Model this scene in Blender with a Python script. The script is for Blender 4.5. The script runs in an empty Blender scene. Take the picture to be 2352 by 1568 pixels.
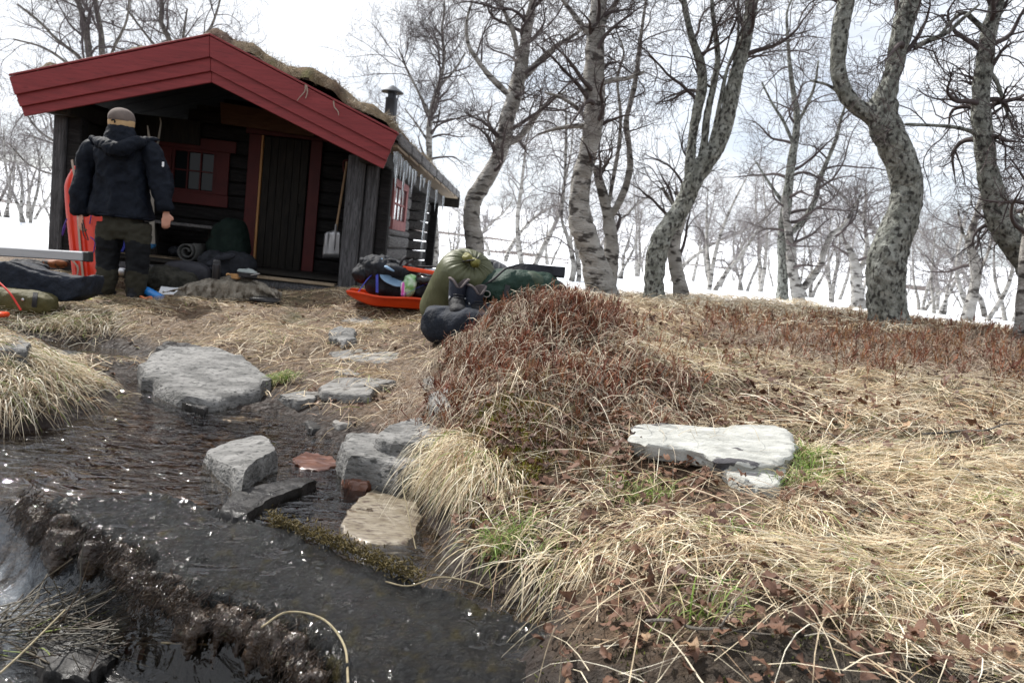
import bpy, bmesh, math, random
import numpy as np
from mathutils import Vector, Matrix, noise as mnoise
random.seed(7); rng = np.random.default_rng(7)
S = bpy.context.scene
COL = S.collection

# ------------------------------------------------------------------ camera, sky, sun, exposure
FPX = 1829.0; PITCH = math.radians(6.36); ROLL = math.radians(6.3); CZ = 1.0
cF = np.array([0, math.cos(PITCH), -math.sin(PITCH)]); cU0 = np.array([0, math.sin(PITCH), math.cos(PITCH)])
cR0 = np.array([1.0, 0, 0])
cR = math.cos(ROLL)*cR0 + math.sin(ROLL)*cU0; cU = -math.sin(ROLL)*cR0 + math.cos(ROLL)*cU0
CAM = np.array([0, 0, CZ])
cam = bpy.data.cameras.new('camera'); camo = bpy.data.objects.new('camera', cam); COL.objects.link(camo)
camo.matrix_world = Matrix([[cR[i], cU[i], -cF[i], CAM[i]] for i in range(3)] + [[0, 0, 0, 1]])
cam.sensor_width = 36; cam.lens = 36*FPX/2352; cam.clip_start = 0.05; cam.clip_end = 6000
cam.dof.use_dof = True; cam.dof.focus_distance = 3.1; cam.dof.aperture_fstop = 5.6
S.camera = camo
SUN_AZ = math.radians(-50); SUN_EL = math.radians(47)       # azimuth from +Y, to the left
sd = Vector((math.sin(SUN_AZ)*math.cos(SUN_EL), math.cos(SUN_AZ)*math.cos(SUN_EL), math.sin(SUN_EL)))
sl = bpy.data.lights.new('sun', 'SUN'); sl.energy = 5.0; sl.angle = math.radians(0.8); sl.color = (1, .96, .9)
so = bpy.data.objects.new('sun', sl); COL.objects.link(so); so.rotation_euler = (-sd).to_track_quat('-Z', 'Y').to_euler()
wd = bpy.data.worlds.new('World'); S.world = wd; wd.use_nodes = True
nt = wd.node_tree; nt.nodes.clear()
def NN(nt, t, **k):
    n = nt.nodes.new(t)
    for a, b in k.items(): setattr(n, a, b)
    return n
out = NN(nt, 'ShaderNodeOutputWorld'); bg = NN(nt, 'ShaderNodeBackground'); bg.inputs[1].default_value = 0.1
sky = NN(nt, 'ShaderNodeTexSky', sky_type='NISHITA', sun_disc=False, sun_elevation=SUN_EL, sun_rotation=SUN_AZ)
sky.altitude = 900; sky.air_density = 1.0; sky.dust_density = 1.5
tc = NN(nt, 'ShaderNodeTexCoord'); mp = NN(nt, 'ShaderNodeMapping'); mp.inputs['Scale'].default_value = (1, 1, 3.2)
mp.inputs['Location'].default_value = (.35, .2, 0)
nz = NN(nt, 'ShaderNodeTexNoise'); nz.inputs['Scale'].default_value = 2.1; nz.inputs['Detail'].default_value = 7; nz.inputs['Roughness'].default_value = .55
rp = NN(nt, 'ShaderNodeValToRGB'); rp.color_ramp.elements[0].position = .30; rp.color_ramp.elements[1].position = .52
rp.color_ramp.elements[0].color = (.42, .42, .42, 1)
mx = NN(nt, 'ShaderNodeMix', data_type='RGBA'); mx.inputs['B'].default_value = (8.3, 8.6, 9.1, 1)
for a, b in ((tc.outputs['Generated'], mp.inputs[0]), (mp.outputs[0], nz.inputs['Vector']), (nz.outputs[0], rp.inputs[0]),
             (rp.outputs[0], mx.inputs['Factor']), (sky.outputs[0], mx.inputs['A']), (mx.outputs['Result'], bg.inputs[0]), (bg.outputs[0], out.inputs[0])):
    nt.links.new(a, b)
S.view_settings.view_transform = 'Standard'; S.view_settings.look = 'None'; S.view_settings.gamma = 1
S.view_settings.exposure = 0.45; S.view_settings.use_curve_mapping = False
S.cycles.max_bounces = 8; S.cycles.transparent_max_bounces = 16; S.cycles.caustics_reflective = False; S.cycles.caustics_refractive = False
S.cycles.use_denoising = True

# ------------------------------------------------------------------ measuring helpers (surveyed points of the place)
def ray(x, y): return cF + cR*(x-1176)/FPX - cU*(y-784)/FPX
def W(x, y, Y):
    d = ray(x, y); return CAM + d*Y/d[1]
def Wz(x, y, z=0.0):
    d = ray(x, y); return CAM + d*(z-CZ)/d[2]
def Wx(x, y, X):
    d = ray(x, y); return CAM + d*X/d[0]
def Wp(x, y, a, b, c):                       # on the plane z = a + b*x + c*y
    d = ray(x, y); t = (a-CZ)/(d[2]-b*d[0]-c*d[1]); return CAM + d*t

# ------------------------------------------------------------------ noise
def _h(i, j, k, s):
    n = (i*374761393 + j*668265263 + k*1274126177 + s*974634077) & 0xffffffff
    n = ((n ^ (n >> 13))*1274126177) & 0xffffffff
    n = ((n ^ (n >> 16))*2246822519) & 0xffffffff
    return ((n >> 8) & 0xffff)/65535.0
def vn(x, y, z=None, s=0):
    x = np.asarray(x, float); y = np.asarray(y, float); z = np.zeros_like(x) if z is None else np.asarray(z, float)
    i = np.floor(x).astype(np.int64); j = np.floor(y).astype(np.int64); k = np.floor(z).astype(np.int64)
    fx, fy, fz = x-i, y-j, z-k
    fx, fy, fz = (t*t*(3-2*t) for t in (fx, fy, fz))
    r = 0
    for a in (0, 1):
        for b in (0, 1):
            for c in (0, 1):
                r = r + _h(i+a, j+b, k+c, s)*(fx if a else 1-fx)*(fy if b else 1-fy)*(fz if c else 1-fz)
    return r
def fbm(x, y, z=None, o=4, s=0, g=.5):
    t = 0; a = 1; n = 0; f = 1
    for q in range(o):
        t = t + a*(vn(np.asarray(x)*f, np.asarray(y)*f, None if z is None else np.asarray(z)*f, s+q*17)-.5); n += a; a *= g; f *= 2.03
    return t/n*2
def ss(a, b, x):
    t = np.clip((x-a)/(b-a), 0, 1); return t*t*(3-2*t)

# ------------------------------------------------------------------ materials
def lin(c):
    if isinstance(c, str):
        c = c.lstrip('#'); c = [int(c[i:i+2], 16)/255 for i in (0, 2, 4)]
        return tuple(((v+.055)/1.055)**2.4 if v > .04045 else v/12.92 for v in c)
    return tuple(c)
MATS = {}
def mat(name, c1, c2=None, c3=None, scale=6.0, rough=.8, r2=None, bump=.3, bscale=None, stretch=(1, 1, 1), metal=0, coat=0, spec=.5,
        lo=.35, hi=.65, lo3=.6, hi3=.7, s3=None, transl=0, attr=None, bdist=.02, detail=6, trans=0, ior=1.45, sheen=0):
    if name in MATS: return MATS[name]
    m = bpy.data.materials.new(name); m.use_nodes = True; nt = m.node_tree; bs = nt.nodes['Principled BSDF']
    L = nt.links.new
    tc = NN(nt, 'ShaderNodeTexCoord'); mp = NN(nt, 'ShaderNodeMapping'); mp.inputs['Scale'].default_value = stretch; L(tc.outputs['Object'], mp.inputs[0])
    c1 = lin(c1); col = None
    if attr:
        a = NN(nt, 'ShaderNodeAttribute', attribute_name=attr); col = a.outputs['Color']
        if c2 is not None:
            nz = NN(nt, 'ShaderNodeTexNoise'); nz.inputs['Scale'].default_value = scale; nz.inputs['Detail'].default_value = detail; L(mp.outputs[0], nz.inputs['Vector'])
            mr = NN(nt, 'ShaderNodeMapRange'); mr.inputs[1].default_value = .3; mr.inputs[2].default_value = .7; mr.inputs[3].default_value = .62; mr.inputs[4].default_value = 1.35
            L(nz.outputs[0], mr.inputs[0]); mm = NN(nt, 'ShaderNodeVectorMath', operation='SCALE'); L(col, mm.inputs[0]); L(mr.outputs[0], mm.inputs['Scale']); col = mm.outputs[0]
    elif c2 is not None:
        nz = NN(nt, 'ShaderNodeTexNoise'); nz.inputs['Scale'].default_value = scale; nz.inputs['Detail'].default_value = detail; L(mp.outputs[0], nz.inputs['Vector'])
        mr = NN(nt, 'ShaderNodeMapRange'); mr.inputs[1].default_value = lo; mr.inputs[2].default_value = hi; L(nz.outputs[0], mr.inputs[0])
        mx = NN(nt, 'ShaderNodeMix', data_type='RGBA'); mx.inputs['A'].default_value = (*c1, 1); mx.inputs['B'].default_value = (*lin(c2), 1); L(mr.outputs[0], mx.inputs['Factor'])
        col = mx.outputs['Result']
        if c3 is not None:
            n3 = NN(nt, 'ShaderNodeTexNoise'); n3.inputs['Scale'].default_value = s3 or scale*2.7; n3.inputs['Detail'].default_value = detail; n3.noise_dimensions = '4D'; n3.inputs['W'].default_value = 5.3
            L(mp.outputs[0], n3.inputs['Vector']); m3 = NN(nt, 'ShaderNodeMapRange'); m3.inputs[1].default_value = lo3; m3.inputs[2].default_value = hi3; L(n3.outputs[0], m3.inputs[0])
            x3 = NN(nt, 'ShaderNodeMix', data_type='RGBA'); L(col, x3.inputs['A']); x3.inputs['B'].default_value = (*lin(c3), 1); L(m3.outputs[0], x3.inputs['Factor']); col = x3.outputs['Result']
    if col is not None: L(col, bs.inputs['Base Color'])
    else: bs.inputs['Base Color'].default_value = (*c1, 1)
    bs.inputs['Roughness'].default_value = rough
    if r2 is not None:
        nr = NN(nt, 'ShaderNodeTexNoise'); nr.inputs['Scale'].default_value = scale*1.7; nr.inputs['Detail'].default_value = 4; L(mp.outputs[0], nr.inputs['Vector'])
        rr = NN(nt, 'ShaderNodeMapRange'); rr.inputs[1].default_value = .35; rr.inputs[2].default_value = .65; rr.inputs[3].default_value = rough; rr.inputs[4].default_value = r2
        L(nr.outputs[0], rr.inputs[0]); L(rr.outputs[0], bs.inputs['Roughness'])
    bs.inputs['Metallic'].default_value = metal; bs.inputs['Coat Weight'].default_value = coat; bs.inputs['Coat Roughness'].default_value = .04
    bs.inputs['Specular IOR Level'].default_value = spec; bs.inputs['IOR'].default_value = ior; bs.inputs['Transmission Weight'].default_value = trans
    bs.inputs['Sheen Weight'].default_value = sheen
    if bump:
        nb = NN(nt, 'ShaderNodeTexNoise'); nb.inputs['Scale'].default_value = bscale or scale*3; nb.inputs['Detail'].default_value = 8; nb.inputs['Roughness'].default_value = .6; L(mp.outputs[0], nb.inputs['Vector'])
        bp = NN(nt, 'ShaderNodeBump'); bp.inputs['Strength'].default_value = bump; bp.inputs['Distance'].default_value = bdist; L(nb.outputs[0], bp.inputs['Height'])
        L(bp.outputs[0], bs.inputs['Normal']); L(bp.outputs[0], bs.inputs['Coat Normal'])
    if transl:
        tr = NN(nt, 'ShaderNodeBsdfTranslucent'); ms = NN(nt, 'ShaderNodeMixShader'); ms.inputs[0].default_value = transl
        if col is not None: L(col, tr.inputs[0])
        else: tr.inputs[0].default_value = (*c1, 1)
        o = nt.nodes['Material Output']; L(bs.outputs[0], ms.inputs[1]); L(tr.outputs[0], ms.inputs[2]); L(ms.outputs[0], o.inputs[0])
    MATS[name] = m
    return m

# ------------------------------------------------------------------ object helpers
def tag(o, label=None, cat=None, group=None, kind=None):
    if label: o['label'] = label
    if cat: o['category'] = cat
    if group: o['group'] = group
    if kind: o['kind'] = kind
    return o
def put(name, me, parent=None, m=None):
    o = bpy.data.objects.new(name, me); COL.objects.link(o)
    if parent is not None: o.parent = parent
    if m is not None and me is not None and len(me.materials) == 0: me.materials.append(m)
    return o
def thing(name, label, cat, loc=(0, 0, 0), rz=0, group=None):
    o = bpy.data.objects.new(name, None); COL.objects.link(o); o.location = [float(v) for v in loc]; o.rotation_euler = (0, 0, rz); o.empty_display_size = .1
    return tag(o, label, cat, group)
def mesh_np(name, V, F, smooth=True, col=None, cname='col'):
    me = bpy.data.meshes.new(name); V = np.asarray(V, np.float32).reshape(-1, 3); F = np.asarray(F, np.int32)
    n, k = F.shape
    me.vertices.add(len(V)); me.vertices.foreach_set('co', V.ravel())
    me.loops.add(n*k); me.loops.foreach_set('vertex_index', F.ravel())
    me.polygons.add(n); me.polygons.foreach_set('loop_start', np.arange(n, dtype=np.int32)*k)
    me.polygons.foreach_set('loop_total', np.full(n, k, np.int32))
    me.polygons.foreach_set('use_smooth', np.full(n, smooth, bool))
    if col is not None:
        a = me.attributes.new(cname, 'FLOAT_COLOR', 'POINT'); c = np.ones((len(V), 4), np.float32); c[:, :3] = col; a.data.foreach_set('color', c.ravel())
    me.update(calc_edges=True); me.validate()
    return me
class G:                                     # gathers pieces of ONE mesh
    def __init__(s): s.v = []; s.f = []; s.n = 0
    def add(s, V, F):
        V = np.asarray(V, float).reshape(-1, 3)
        s.f += [tuple(int(i)+s.n for i in f) for f in F]; s.v.append(V); s.n += len(V); return s
    def mesh(s, name, smooth=True, angle=None):
        me = bpy.data.meshes.new(name); me.from_pydata([tuple(p) for p in np.concatenate(s.v)], [], s.f); me.update()
        if smooth: me.polygons.foreach_set('use_smooth', [True]*len(me.polygons))
        if angle:
            me.set_sharp_from_angle(angle=math.radians(angle))
        return me
    def put(s, name, m, parent=None, smooth=True, angle=40):
        return put(name, s.mesh(name, smooth, angle), parent, m)
def boxvf(lo, hi):
    x0, y0, z0 = lo; x1, y1, z1 = hi
    V = [(x0, y0, z0), (x1, y0, z0), (x1, y1, z0), (x0, y1, z0), (x0, y0, z1), (x1, y0, z1), (x1, y1, z1), (x0, y1, z1)]
    return V, [(0, 3, 2, 1), (4, 5, 6, 7), (0, 1, 5, 4), (1, 2, 6, 5), (2, 3, 7, 6), (3, 0, 4, 7)]
def hexa(name, P8, m, parent=None, bev=.004, rough=0, seg=1):
    """eight-corner block (order as boxvf) with bevelled, slightly uneven edges"""
    bm = bmesh.new(); vs = [bm.verts.new(p) for p in P8]
    for f in boxvf((0, 0, 0), (1, 1, 1))[1]: bm.faces.new([vs[i] for i in f])
    bmesh.ops.recalc_face_normals(bm, faces=bm.faces)
    if bev: bmesh.ops.bevel(bm, geom=list(bm.edges), offset=bev, segments=seg, affect='EDGES', profile=.6, clamp_overlap=True)
    if rough:
        for v in bm.verts: v.co += Vector(((random.random()-.5)*rough, (random.random()-.5)*rough, (random.random()-.5)*rough))
    me = bpy.data.meshes.new(name); bm.to_mesh(me); bm.free()
    return put(name, me, parent, m)
def box(name, lo, hi, m, parent=None, bev=.004, rough=0): return hexa(name, boxvf(lo, hi)[0], m, parent, bev, rough)
def beam(name, a, b, w, h, m, parent=None, bev=.004, up=(0, 0, 1), rough=0):
    a = Vector(a); b = Vector(b); t = (b-a).normalized(); s = t.cross(Vector(up)).normalized(); u = s.cross(t)
    P = []
    for z in (-h/2, h/2):
        for e, x in ((a, -w/2), (a, w/2), (b, w/2), (b, -w/2)):
            P.append(e + s*x + u*z)
    return hexa(name, P, m, parent, bev, rough)
def resample(P, n):
    P = np.asarray(P, float); d = np.r_[0, np.cumsum(np.linalg.norm(np.diff(P[:, :3], axis=0), axis=1))]
    t = np.linspace(0, d[-1], n); return np.stack([np.interp(t, d, P[:, i]) for i in range(P.shape[1])], 1)
def smoothpoly(P, n):
    """Catmull-Rom through the points, then n even samples"""
    P = np.asarray(P, float); Q = np.vstack([2*P[0]-P[1], P, 2*P[-1]-P[-2]]); o = []
    for i in range(1, len(Q)-2):
        for t in np.linspace(0, 1, 12, endpoint=False):
            a, b, c, d = Q[i-1], Q[i], Q[i+1], Q[i+2]
            o.append(.5*((2*b)+(-a+c)*t+(2*a-5*b+4*c-d)*t*t+(-a+3*b-3*c+d)*t**3))
    o.append(P[-1]); return resample(np.array(o), n)
def tubes(P, R, sides=5, cap=False):
    """P (n,K,3), R (n,K) -> vertices, quads"""
    P = np.asarray(P, float); R = np.asarray(R, float); n, K, _ = P.shape
    T = np.gradient(P, axis=1); T /= np.linalg.norm(T, axis=2, keepdims=True)+1e-9
    avg = P[:, -1]-P[:, 0]; ref = np.zeros((n, 3)); ref[np.arange(n), np.argmin(np.abs(avg), axis=1)] = 1
    A = np.cross(T, ref[:, None, :]); A /= np.linalg.norm(A, axis=2, keepdims=True)+1e-9; B = np.cross(T, A)
    th = np.linspace(0, 2*np.pi, sides, endpoint=False)
    V = P[:, :, None, :] + R[:, :, None, None]*(np.cos(th)[None, None, :, None]*A[:, :, None, :]+np.sin(th)[None, None, :, None]*B[:, :, None, :])
    idx = np.arange(n*K*sides).reshape(n, K, sides); nx = np.roll(idx, -1, axis=2)
    F = np.stack([idx[:, :-1], nx[:, :-1], nx[:, 1:], idx[:, 1:]], -1).reshape(-1, 4)
    return V.reshape(-1, 3), F
def tube1(pts, rad, sides=8, n=None, cap=True):
    P = np.asarray(pts, float); r = np.broadcast_to(np.asarray(rad, float), (len(P),)).copy()
    if n: Q = smoothpoly(np.c_[P, r], n); P, r = Q[:, :3], np.maximum(Q[:, 3], 1e-4)
    V, F = tubes(P[None], r[None], sides); F = [tuple(f) for f in F]
    if cap:
        k = len(P)*sides; F.append(tuple(range(sides-1, -1, -1))); F.append(tuple(range(k-sides, k)))
    return V, F
def add_tube(name, pts, rad, m, parent=None, sides=8, n=None): return G().add(*tube1(pts, rad, sides, n)).put(name, m, parent)
def lathe(prof, c=(0, 0, 0), seg=24, axis=None):
    prof = np.asarray(prof, float); th = np.linspace(0, 2*np.pi, seg, endpoint=False)
    V = np.stack([prof[:, None, 0]*np.cos(th), prof[:, None, 0]*np.sin(th), np.repeat(prof[:, None, 1], seg, 1)], -1)
    k = len(prof); V = V.reshape(-1, 3)
    if axis is not None:
        q = Vector((0, 0, 1)).rotation_difference(Vector(axis)).to_matrix(); V = V @ np.array(q).T
    V = V + np.array(c); F = [(i*seg+j, i*seg+(j+1) % seg, (i+1)*seg+(j+1) % seg, (i+1)*seg+j) for i in range(k-1) for j in range(seg)]
    F.append(tuple(range(seg-1, -1, -1))); F.append(tuple(range((k-1)*seg, k*seg)))
    return V, F
def ico(c, r, sub=3):
    bm = bmesh.new(); bmesh.ops.create_icosphere(bm, subdivisions=sub, radius=1)
    V = np.array([v.co[:] for v in bm.verts]); F = [tuple(v.index for v in f.verts) for f in bm.faces]; bm.free()
    return V*np.array(r)+np.array(c), F
def superell(c, r, e=.6, seg=28, rings=16):
    u = np.linspace(-np.pi/2, np.pi/2, rings); v = np.linspace(-np.pi, np.pi, seg, endpoint=False)
    sp = lambda t, p: np.sign(t)*np.abs(t)**p
    X = np.stack([sp(np.cos(u), e)[:, None]*sp(np.cos(v), e), sp(np.cos(u), e)[:, None]*sp(np.sin(v), e), np.repeat(sp(np.sin(u), e)[:, None], seg, 1)], -1).reshape(-1, 3)
    F = [(i*seg+j, i*seg+(j+1) % seg, (i+1)*seg+(j+1) % seg, (i+1)*seg+j) for i in range(rings-1) for j in range(seg)]
    return X*np.array(r)+np.array(c), F
def rot(V, rx=0, ry=0, rz=0, c=(0, 0, 0)):
    from mathutils import Euler
    q = np.array(Euler((rx, ry, rz)).to_matrix()); c = np.array(c); return (np.asarray(V)-c) @ q.T + c
def remesh(g, voxel, smooth=2, name='tmp', disp=None):
    """fuse the gathered pieces into one continuous surface"""
    me = g.mesh(name, True); ob = bpy.data.objects.new(name, me); COL.objects.link(ob)
    md = ob.modifiers.new('r', 'REMESH'); md.mode = 'VOXEL'; md.voxel_size = voxel; md.use_smooth_shade = True
    if smooth: sm = ob.modifiers.new('s', 'SMOOTH'); sm.iterations = smooth; sm.factor = .6
    dg = bpy.context.evaluated_depsgraph_get(); e = ob.evaluated_get(dg); nm = bpy.data.meshes.new_from_object(e)
    bpy.data.objects.remove(ob); nm.name = name
    if disp:
        n = len(nm.vertices); co = np.empty(n*3, np.float32); nm.vertices.foreach_get('co', co); co = co.reshape(-1, 3)
        no = np.empty(n*3, np.float32); nm.vertices.foreach_get('normal', no); no = no.reshape(-1, 3)
        co = co + no*disp(co)[:, None]; nm.vertices.foreach_set('co', co.astype(np.float32).ravel()); nm.update()
    nm.polygons.foreach_set('use_smooth', [True]*len(nm.polygons))
    nm.materials.clear()
    return nm
def folds(a=.006, s=9, st=(1, 1, 1), seed=0):
    """cloth folds: ridged noise"""
    def f(co):
        n = fbm(co[:, 0]*s*st[0]+seed, co[:, 1]*s*st[1], co[:, 2]*s*st[2], 3, seed)
        return a*(1-2.2*np.abs(n)) + a*.6*fbm(co[:, 0]*s*2.7, co[:, 1]*s*2.7, co[:, 2]*s*2.7, 2, seed+5)
    return f
def polysd(X, Y, poly):
    """signed distance, positive inside"""
    poly = np.asarray(poly)[:, :2]; d = np.full(X.shape, 1e9); ins = np.zeros(X.shape, bool); m = len(poly)
    for i in range(m):
        a = poly[i]; b = poly[(i+1) % m]; e = b-a; wx = X-a[0]; wy = Y-a[1]
        t = np.clip((wx*e[0]+wy*e[1])/(e@e+1e-12), 0, 1); d = np.minimum(d, np.hypot(wx-t*e[0], wy-t*e[1]))
        c = ((a[1] <= Y) & (b[1] > Y)) | ((b[1] <= Y) & (a[1] > Y))
        with np.errstate(divide='ignore', invalid='ignore'):
            xi = a[0]+(Y-a[1])/(e[1] if abs(e[1]) > 1e-12 else 1e-12)*e[0]
        ins ^= c & (X < xi)
    return np.where(ins, d, -d)
# ------------------------------------------------------------------ ground, snow, hills
CP = []
def cp(px, py, Y): CP.append(W(px, py, Y))
def cz(px, py, z): CP.append(Wz(px, py, z))
def cw(x, y, z): CP.append(np.array([x, y, z], float))
for q in [(285, 692, 7.3), (0, 700, 6.4), (150, 745, 5.9), (600, 693, 7.2), (700, 740, 6.4), (900, 740, 6.4), (900, 790, 5.4), (650, 790, 5.5), (1010, 786, 5.3), (1080, 760, 5.5),
          (500, 760, 5.9), (300, 760, 5.8), (930, 850, 4.7), (840, 880, 4.4), (960, 930, 3.95), (1020, 900, 4.2),
          (1200, 712, 4.3), (1120, 738, 4.35), (1300, 705, 4.9), (1450, 742, 5.1), (1200, 900, 3.35), (1090, 850, 3.9), (1090, 960, 3.3), (1200, 1000, 3.0), (1200, 1100, 2.75), (1180, 1200, 2.5), (1200, 1300, 2.3),
          (1350, 850, 3.9), (1350, 1000, 3.15), (1400, 1150, 2.65), (1350, 1300, 2.15), (1300, 1420, 1.9),
          (1640, 740, 6.3), (1640, 850, 4.5), (1640, 1000, 3.3), (1640, 1150, 2.6), (1640, 1300, 2.1), (1600, 1500, 1.7),
          (2000, 760, 6.2), (2000, 900, 4.1), (2000, 1050, 3.1), (2000, 1250, 2.35), (2000, 1500, 1.72),
          (2340, 1560, 1.72), (2340, 1300, 2.25), (2340, 1000, 3.35), (2340, 860, 4.7), (2340, 775, 6.4), (2600, 1200, 2.6), (2600, 900, 4.2),
          (2040, 752, 6.5), (1385, 692, 8.5), (1500, 693, 8.5), (1795, 700, 9.5), (1620, 692, 9.0), (2000, 738, 8.0), (2250, 768, 8.0), (800, 672, 8.8), (1000, 680, 7.6), (1180, 690, 7.2)]: cp(*q)
for q in [(250, 818, .02), (330, 862, .02), (480, 935, .0), (640, 925, .02), (720, 985, .02), (790, 1040, 0), (940, 1130, 0), (960, 1190, .01), (1010, 1290, .02), (1080, 1345, .02), (1230, 1400, .04), (1500, 1560, .06),
          (240, 905, .02), (110, 975, .01), (0, 995, .01), (110, 900, .13), (0, 870, .17), (170, 850, .07), (60, 800, .25), (-200, 850, .25), (-300, 990, .05), (-500, 900, .2)]: cz(*q)
for q in [(200, 855), (430, 950), (600, 1020), (300, 1000), (100, 1080), (700, 1060), (800, 1130), (880, 1200), (900, 1260), (500, 1100), (-200, 1060), (700, 1170)]:
    cz(*q, -.13)
for q in [(0, 1300), (0, 1500), (300, 1500), (600, 1560), (150, 1400), (-300, 1350), (-200, 1700)]: cz(*q, -.34)
for q in [(500, 1250), (900, 1400), (1200, 1550), (700, 1400), (900, 1800)]: cz(*q, -.16)
for q in [(-5.3, 8.8, .25), (-3.5, 9.0, .27), (-2, 10, .3), (-5, 12, .25), (-2, 14, .35), (-8, 9, .2), (-8, 14, .2), (-2, 19, .4), (0, 11, .48), (0, 14, .5), (1.5, 12, .52), (3, 12, .52), (5, 12, .55),
          (8, 12, .6), (8, 8, .85), (8, 5, .8), (5, 3, .5), (4, 1, .35), (2, .5, .25), (0, .4, .1), (-2, .6, -.2), (-4, 1, .1), (-5, 3, .3), (-6, 5, .35), (-8, 6, .3), (-12, 9, .2), (12, 16, .6), (0, 20, .5), (-12, 20, .2)]: cw(*q)
CP = np.array(CP)
def _tps(r2): return .5*r2*np.log(r2+1e-9)
_n = len(CP); _A = np.zeros((_n+3, _n+3)); _d2 = ((CP[:, None, :2]-CP[None, :, :2])**2).sum(-1)
_A[:_n, :_n] = _tps(_d2)+np.eye(_n)*.02; _A[:_n, _n] = 1; _A[:_n, _n+1:] = CP[:, :2]; _A[_n, :_n] = 1; _A[_n+1:, :_n] = CP[:, :2].T
_w = np.linalg.solve(_A, np.r_[CP[:, 2], 0, 0, 0])
def tps(X, Y):
    r = _w[_n]+_w[_n+1]*X+_w[_n+2]*Y
    for i in range(_n): r = r+_w[i]*_tps((X-CP[i, 0])**2+(Y-CP[i, 1])**2)
    return r
def far(X, Y):
    D = np.hypot(X, Y); a = np.arctan2(X, np.maximum(Y, 1e-3))
    lf = ss(-.1, -.5, a)
    z = .5-.9*lf*ss(12, 60, D) + .25*fbm(X/9, Y/9, None, 3, 3)*ss(15, 40, D)
    z = z + ss(90, 330, D)*(9*(1-.55*lf)+3.5*fbm(X/70, Y/70, None, 4, 9)) + ss(330, 1400, D)*(46*(1-.35*lf)+30*fbm(X/400, Y/400, None, 4, 21))
    return z
def grade(lo, hi, a, b, fine, n_out, ratio):
    mid = np.arange(a, b+fine/2, fine); L = []; x = a; s = fine
    while x > lo: s *= ratio; x -= s; L.append(x)
    Rr = []; x = mid[-1]; s = fine
    while x < hi: s *= ratio; x += s; Rr.append(x)
    return np.r_[L[::-1], mid, Rr]
gx = grade(-2200, 2200, -3.0, 3.4, .042, 0, 1.065); gy = grade(-60, 3200, 1.0, 6.6, .042, 0, 1.06)
GX, GY = np.meshgrid(gx, gy)
LIP = [Wz(x, y, 0)[:2] for x, y in [(-700, 1090), (-300, 1120), (-60, 1135), (60, 1160), (125, 1225), (280, 1275), (330, 1345), (440, 1405), (560, 1435), (660, 1475), (725, 1568), (790, 1750)]]
DOWN = LIP + [np.array([-.3, .2]), np.array([-9, .2]), np.array([-9, 2.3])]
def build_ground():
    X, Y = GX, GY; D = np.hypot(X, Y-4)
    w = ss(11, 19, D); Xc = np.clip(X, -20, 20); Yc = np.clip(Y, -3, 26)
    z = tps(Xc, Yc)*(1-w)+far(X, Y)*w
    nf = 1-ss(9, 25, D)
    z = z + nf*(.055*fbm(X*1.7, Y*1.7, None, 3, 2) + .03*fbm(X*6, Y*6, None, 3, 4)+.012*fbm(X*22, Y*22, None, 2, 5))
    # steep mossy shoulder of the mound over the stream
    return z
GZ = build_ground()
def H(x, y):
    x = np.asarray(x, float); y = np.asarray(y, float)
    i = np.clip(np.searchsorted(gx, x)-1, 0, len(gx)-2); j = np.clip(np.searchsorted(gy, y)-1, 0, len(gy)-2)
    fx = (x-gx[i])/(gx[i+1]-gx[i]); fy = (y-gy[j])/(gy[j+1]-gy[j])
    return (GZ[j, i]*(1-fx)+GZ[j, i+1]*fx)*(1-fy)+(GZ[j+1, i]*(1-fx)+GZ[j+1, i+1]*fx)*fy
def snow_edge(x):                             # the Y where the snow begins
    return np.interp(x, [-30, -7, -5.6, -1, 0, 1, 2, 3.5, 5, 7, 12, 30], [9.5, 10.0, 14, 15, 11.0, 10.6, 10.3, 9.9, 8.9, 8.5, 9, 12])
def snowm(X, Y): return Y-snow_edge(X)+.7*fbm(X*1.1, Y*1.1, None, 3, 31)+.25*fbm(X*5, Y*5, None, 2, 33)
MND = np.array([.03, 4.3])
def mixc(a, b, t): t = np.clip(t, 0, 1)[..., None]; return a*(1-t)+np.array(b)*t
def zone_heath(x, y):                        # 0..1 bilberry heath: the mound and the strip behind the white stone
    m = np.exp(-(((x-.12)/.62)**2+((y-3.95)/.75)**2))
    b = ss(4.2, 5.2, y+.25*(x-2)) * (1-ss(6.4, 7.4, y)) * ss(1.0, 1.9, x)
    r = ss(2.2, 3.0, x)*ss(3.3, 4.2, y)*(1-ss(7, 8, y))
    return np.clip(np.maximum(np.maximum(m*1.5, b), r*.9), 0, 1)
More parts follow.
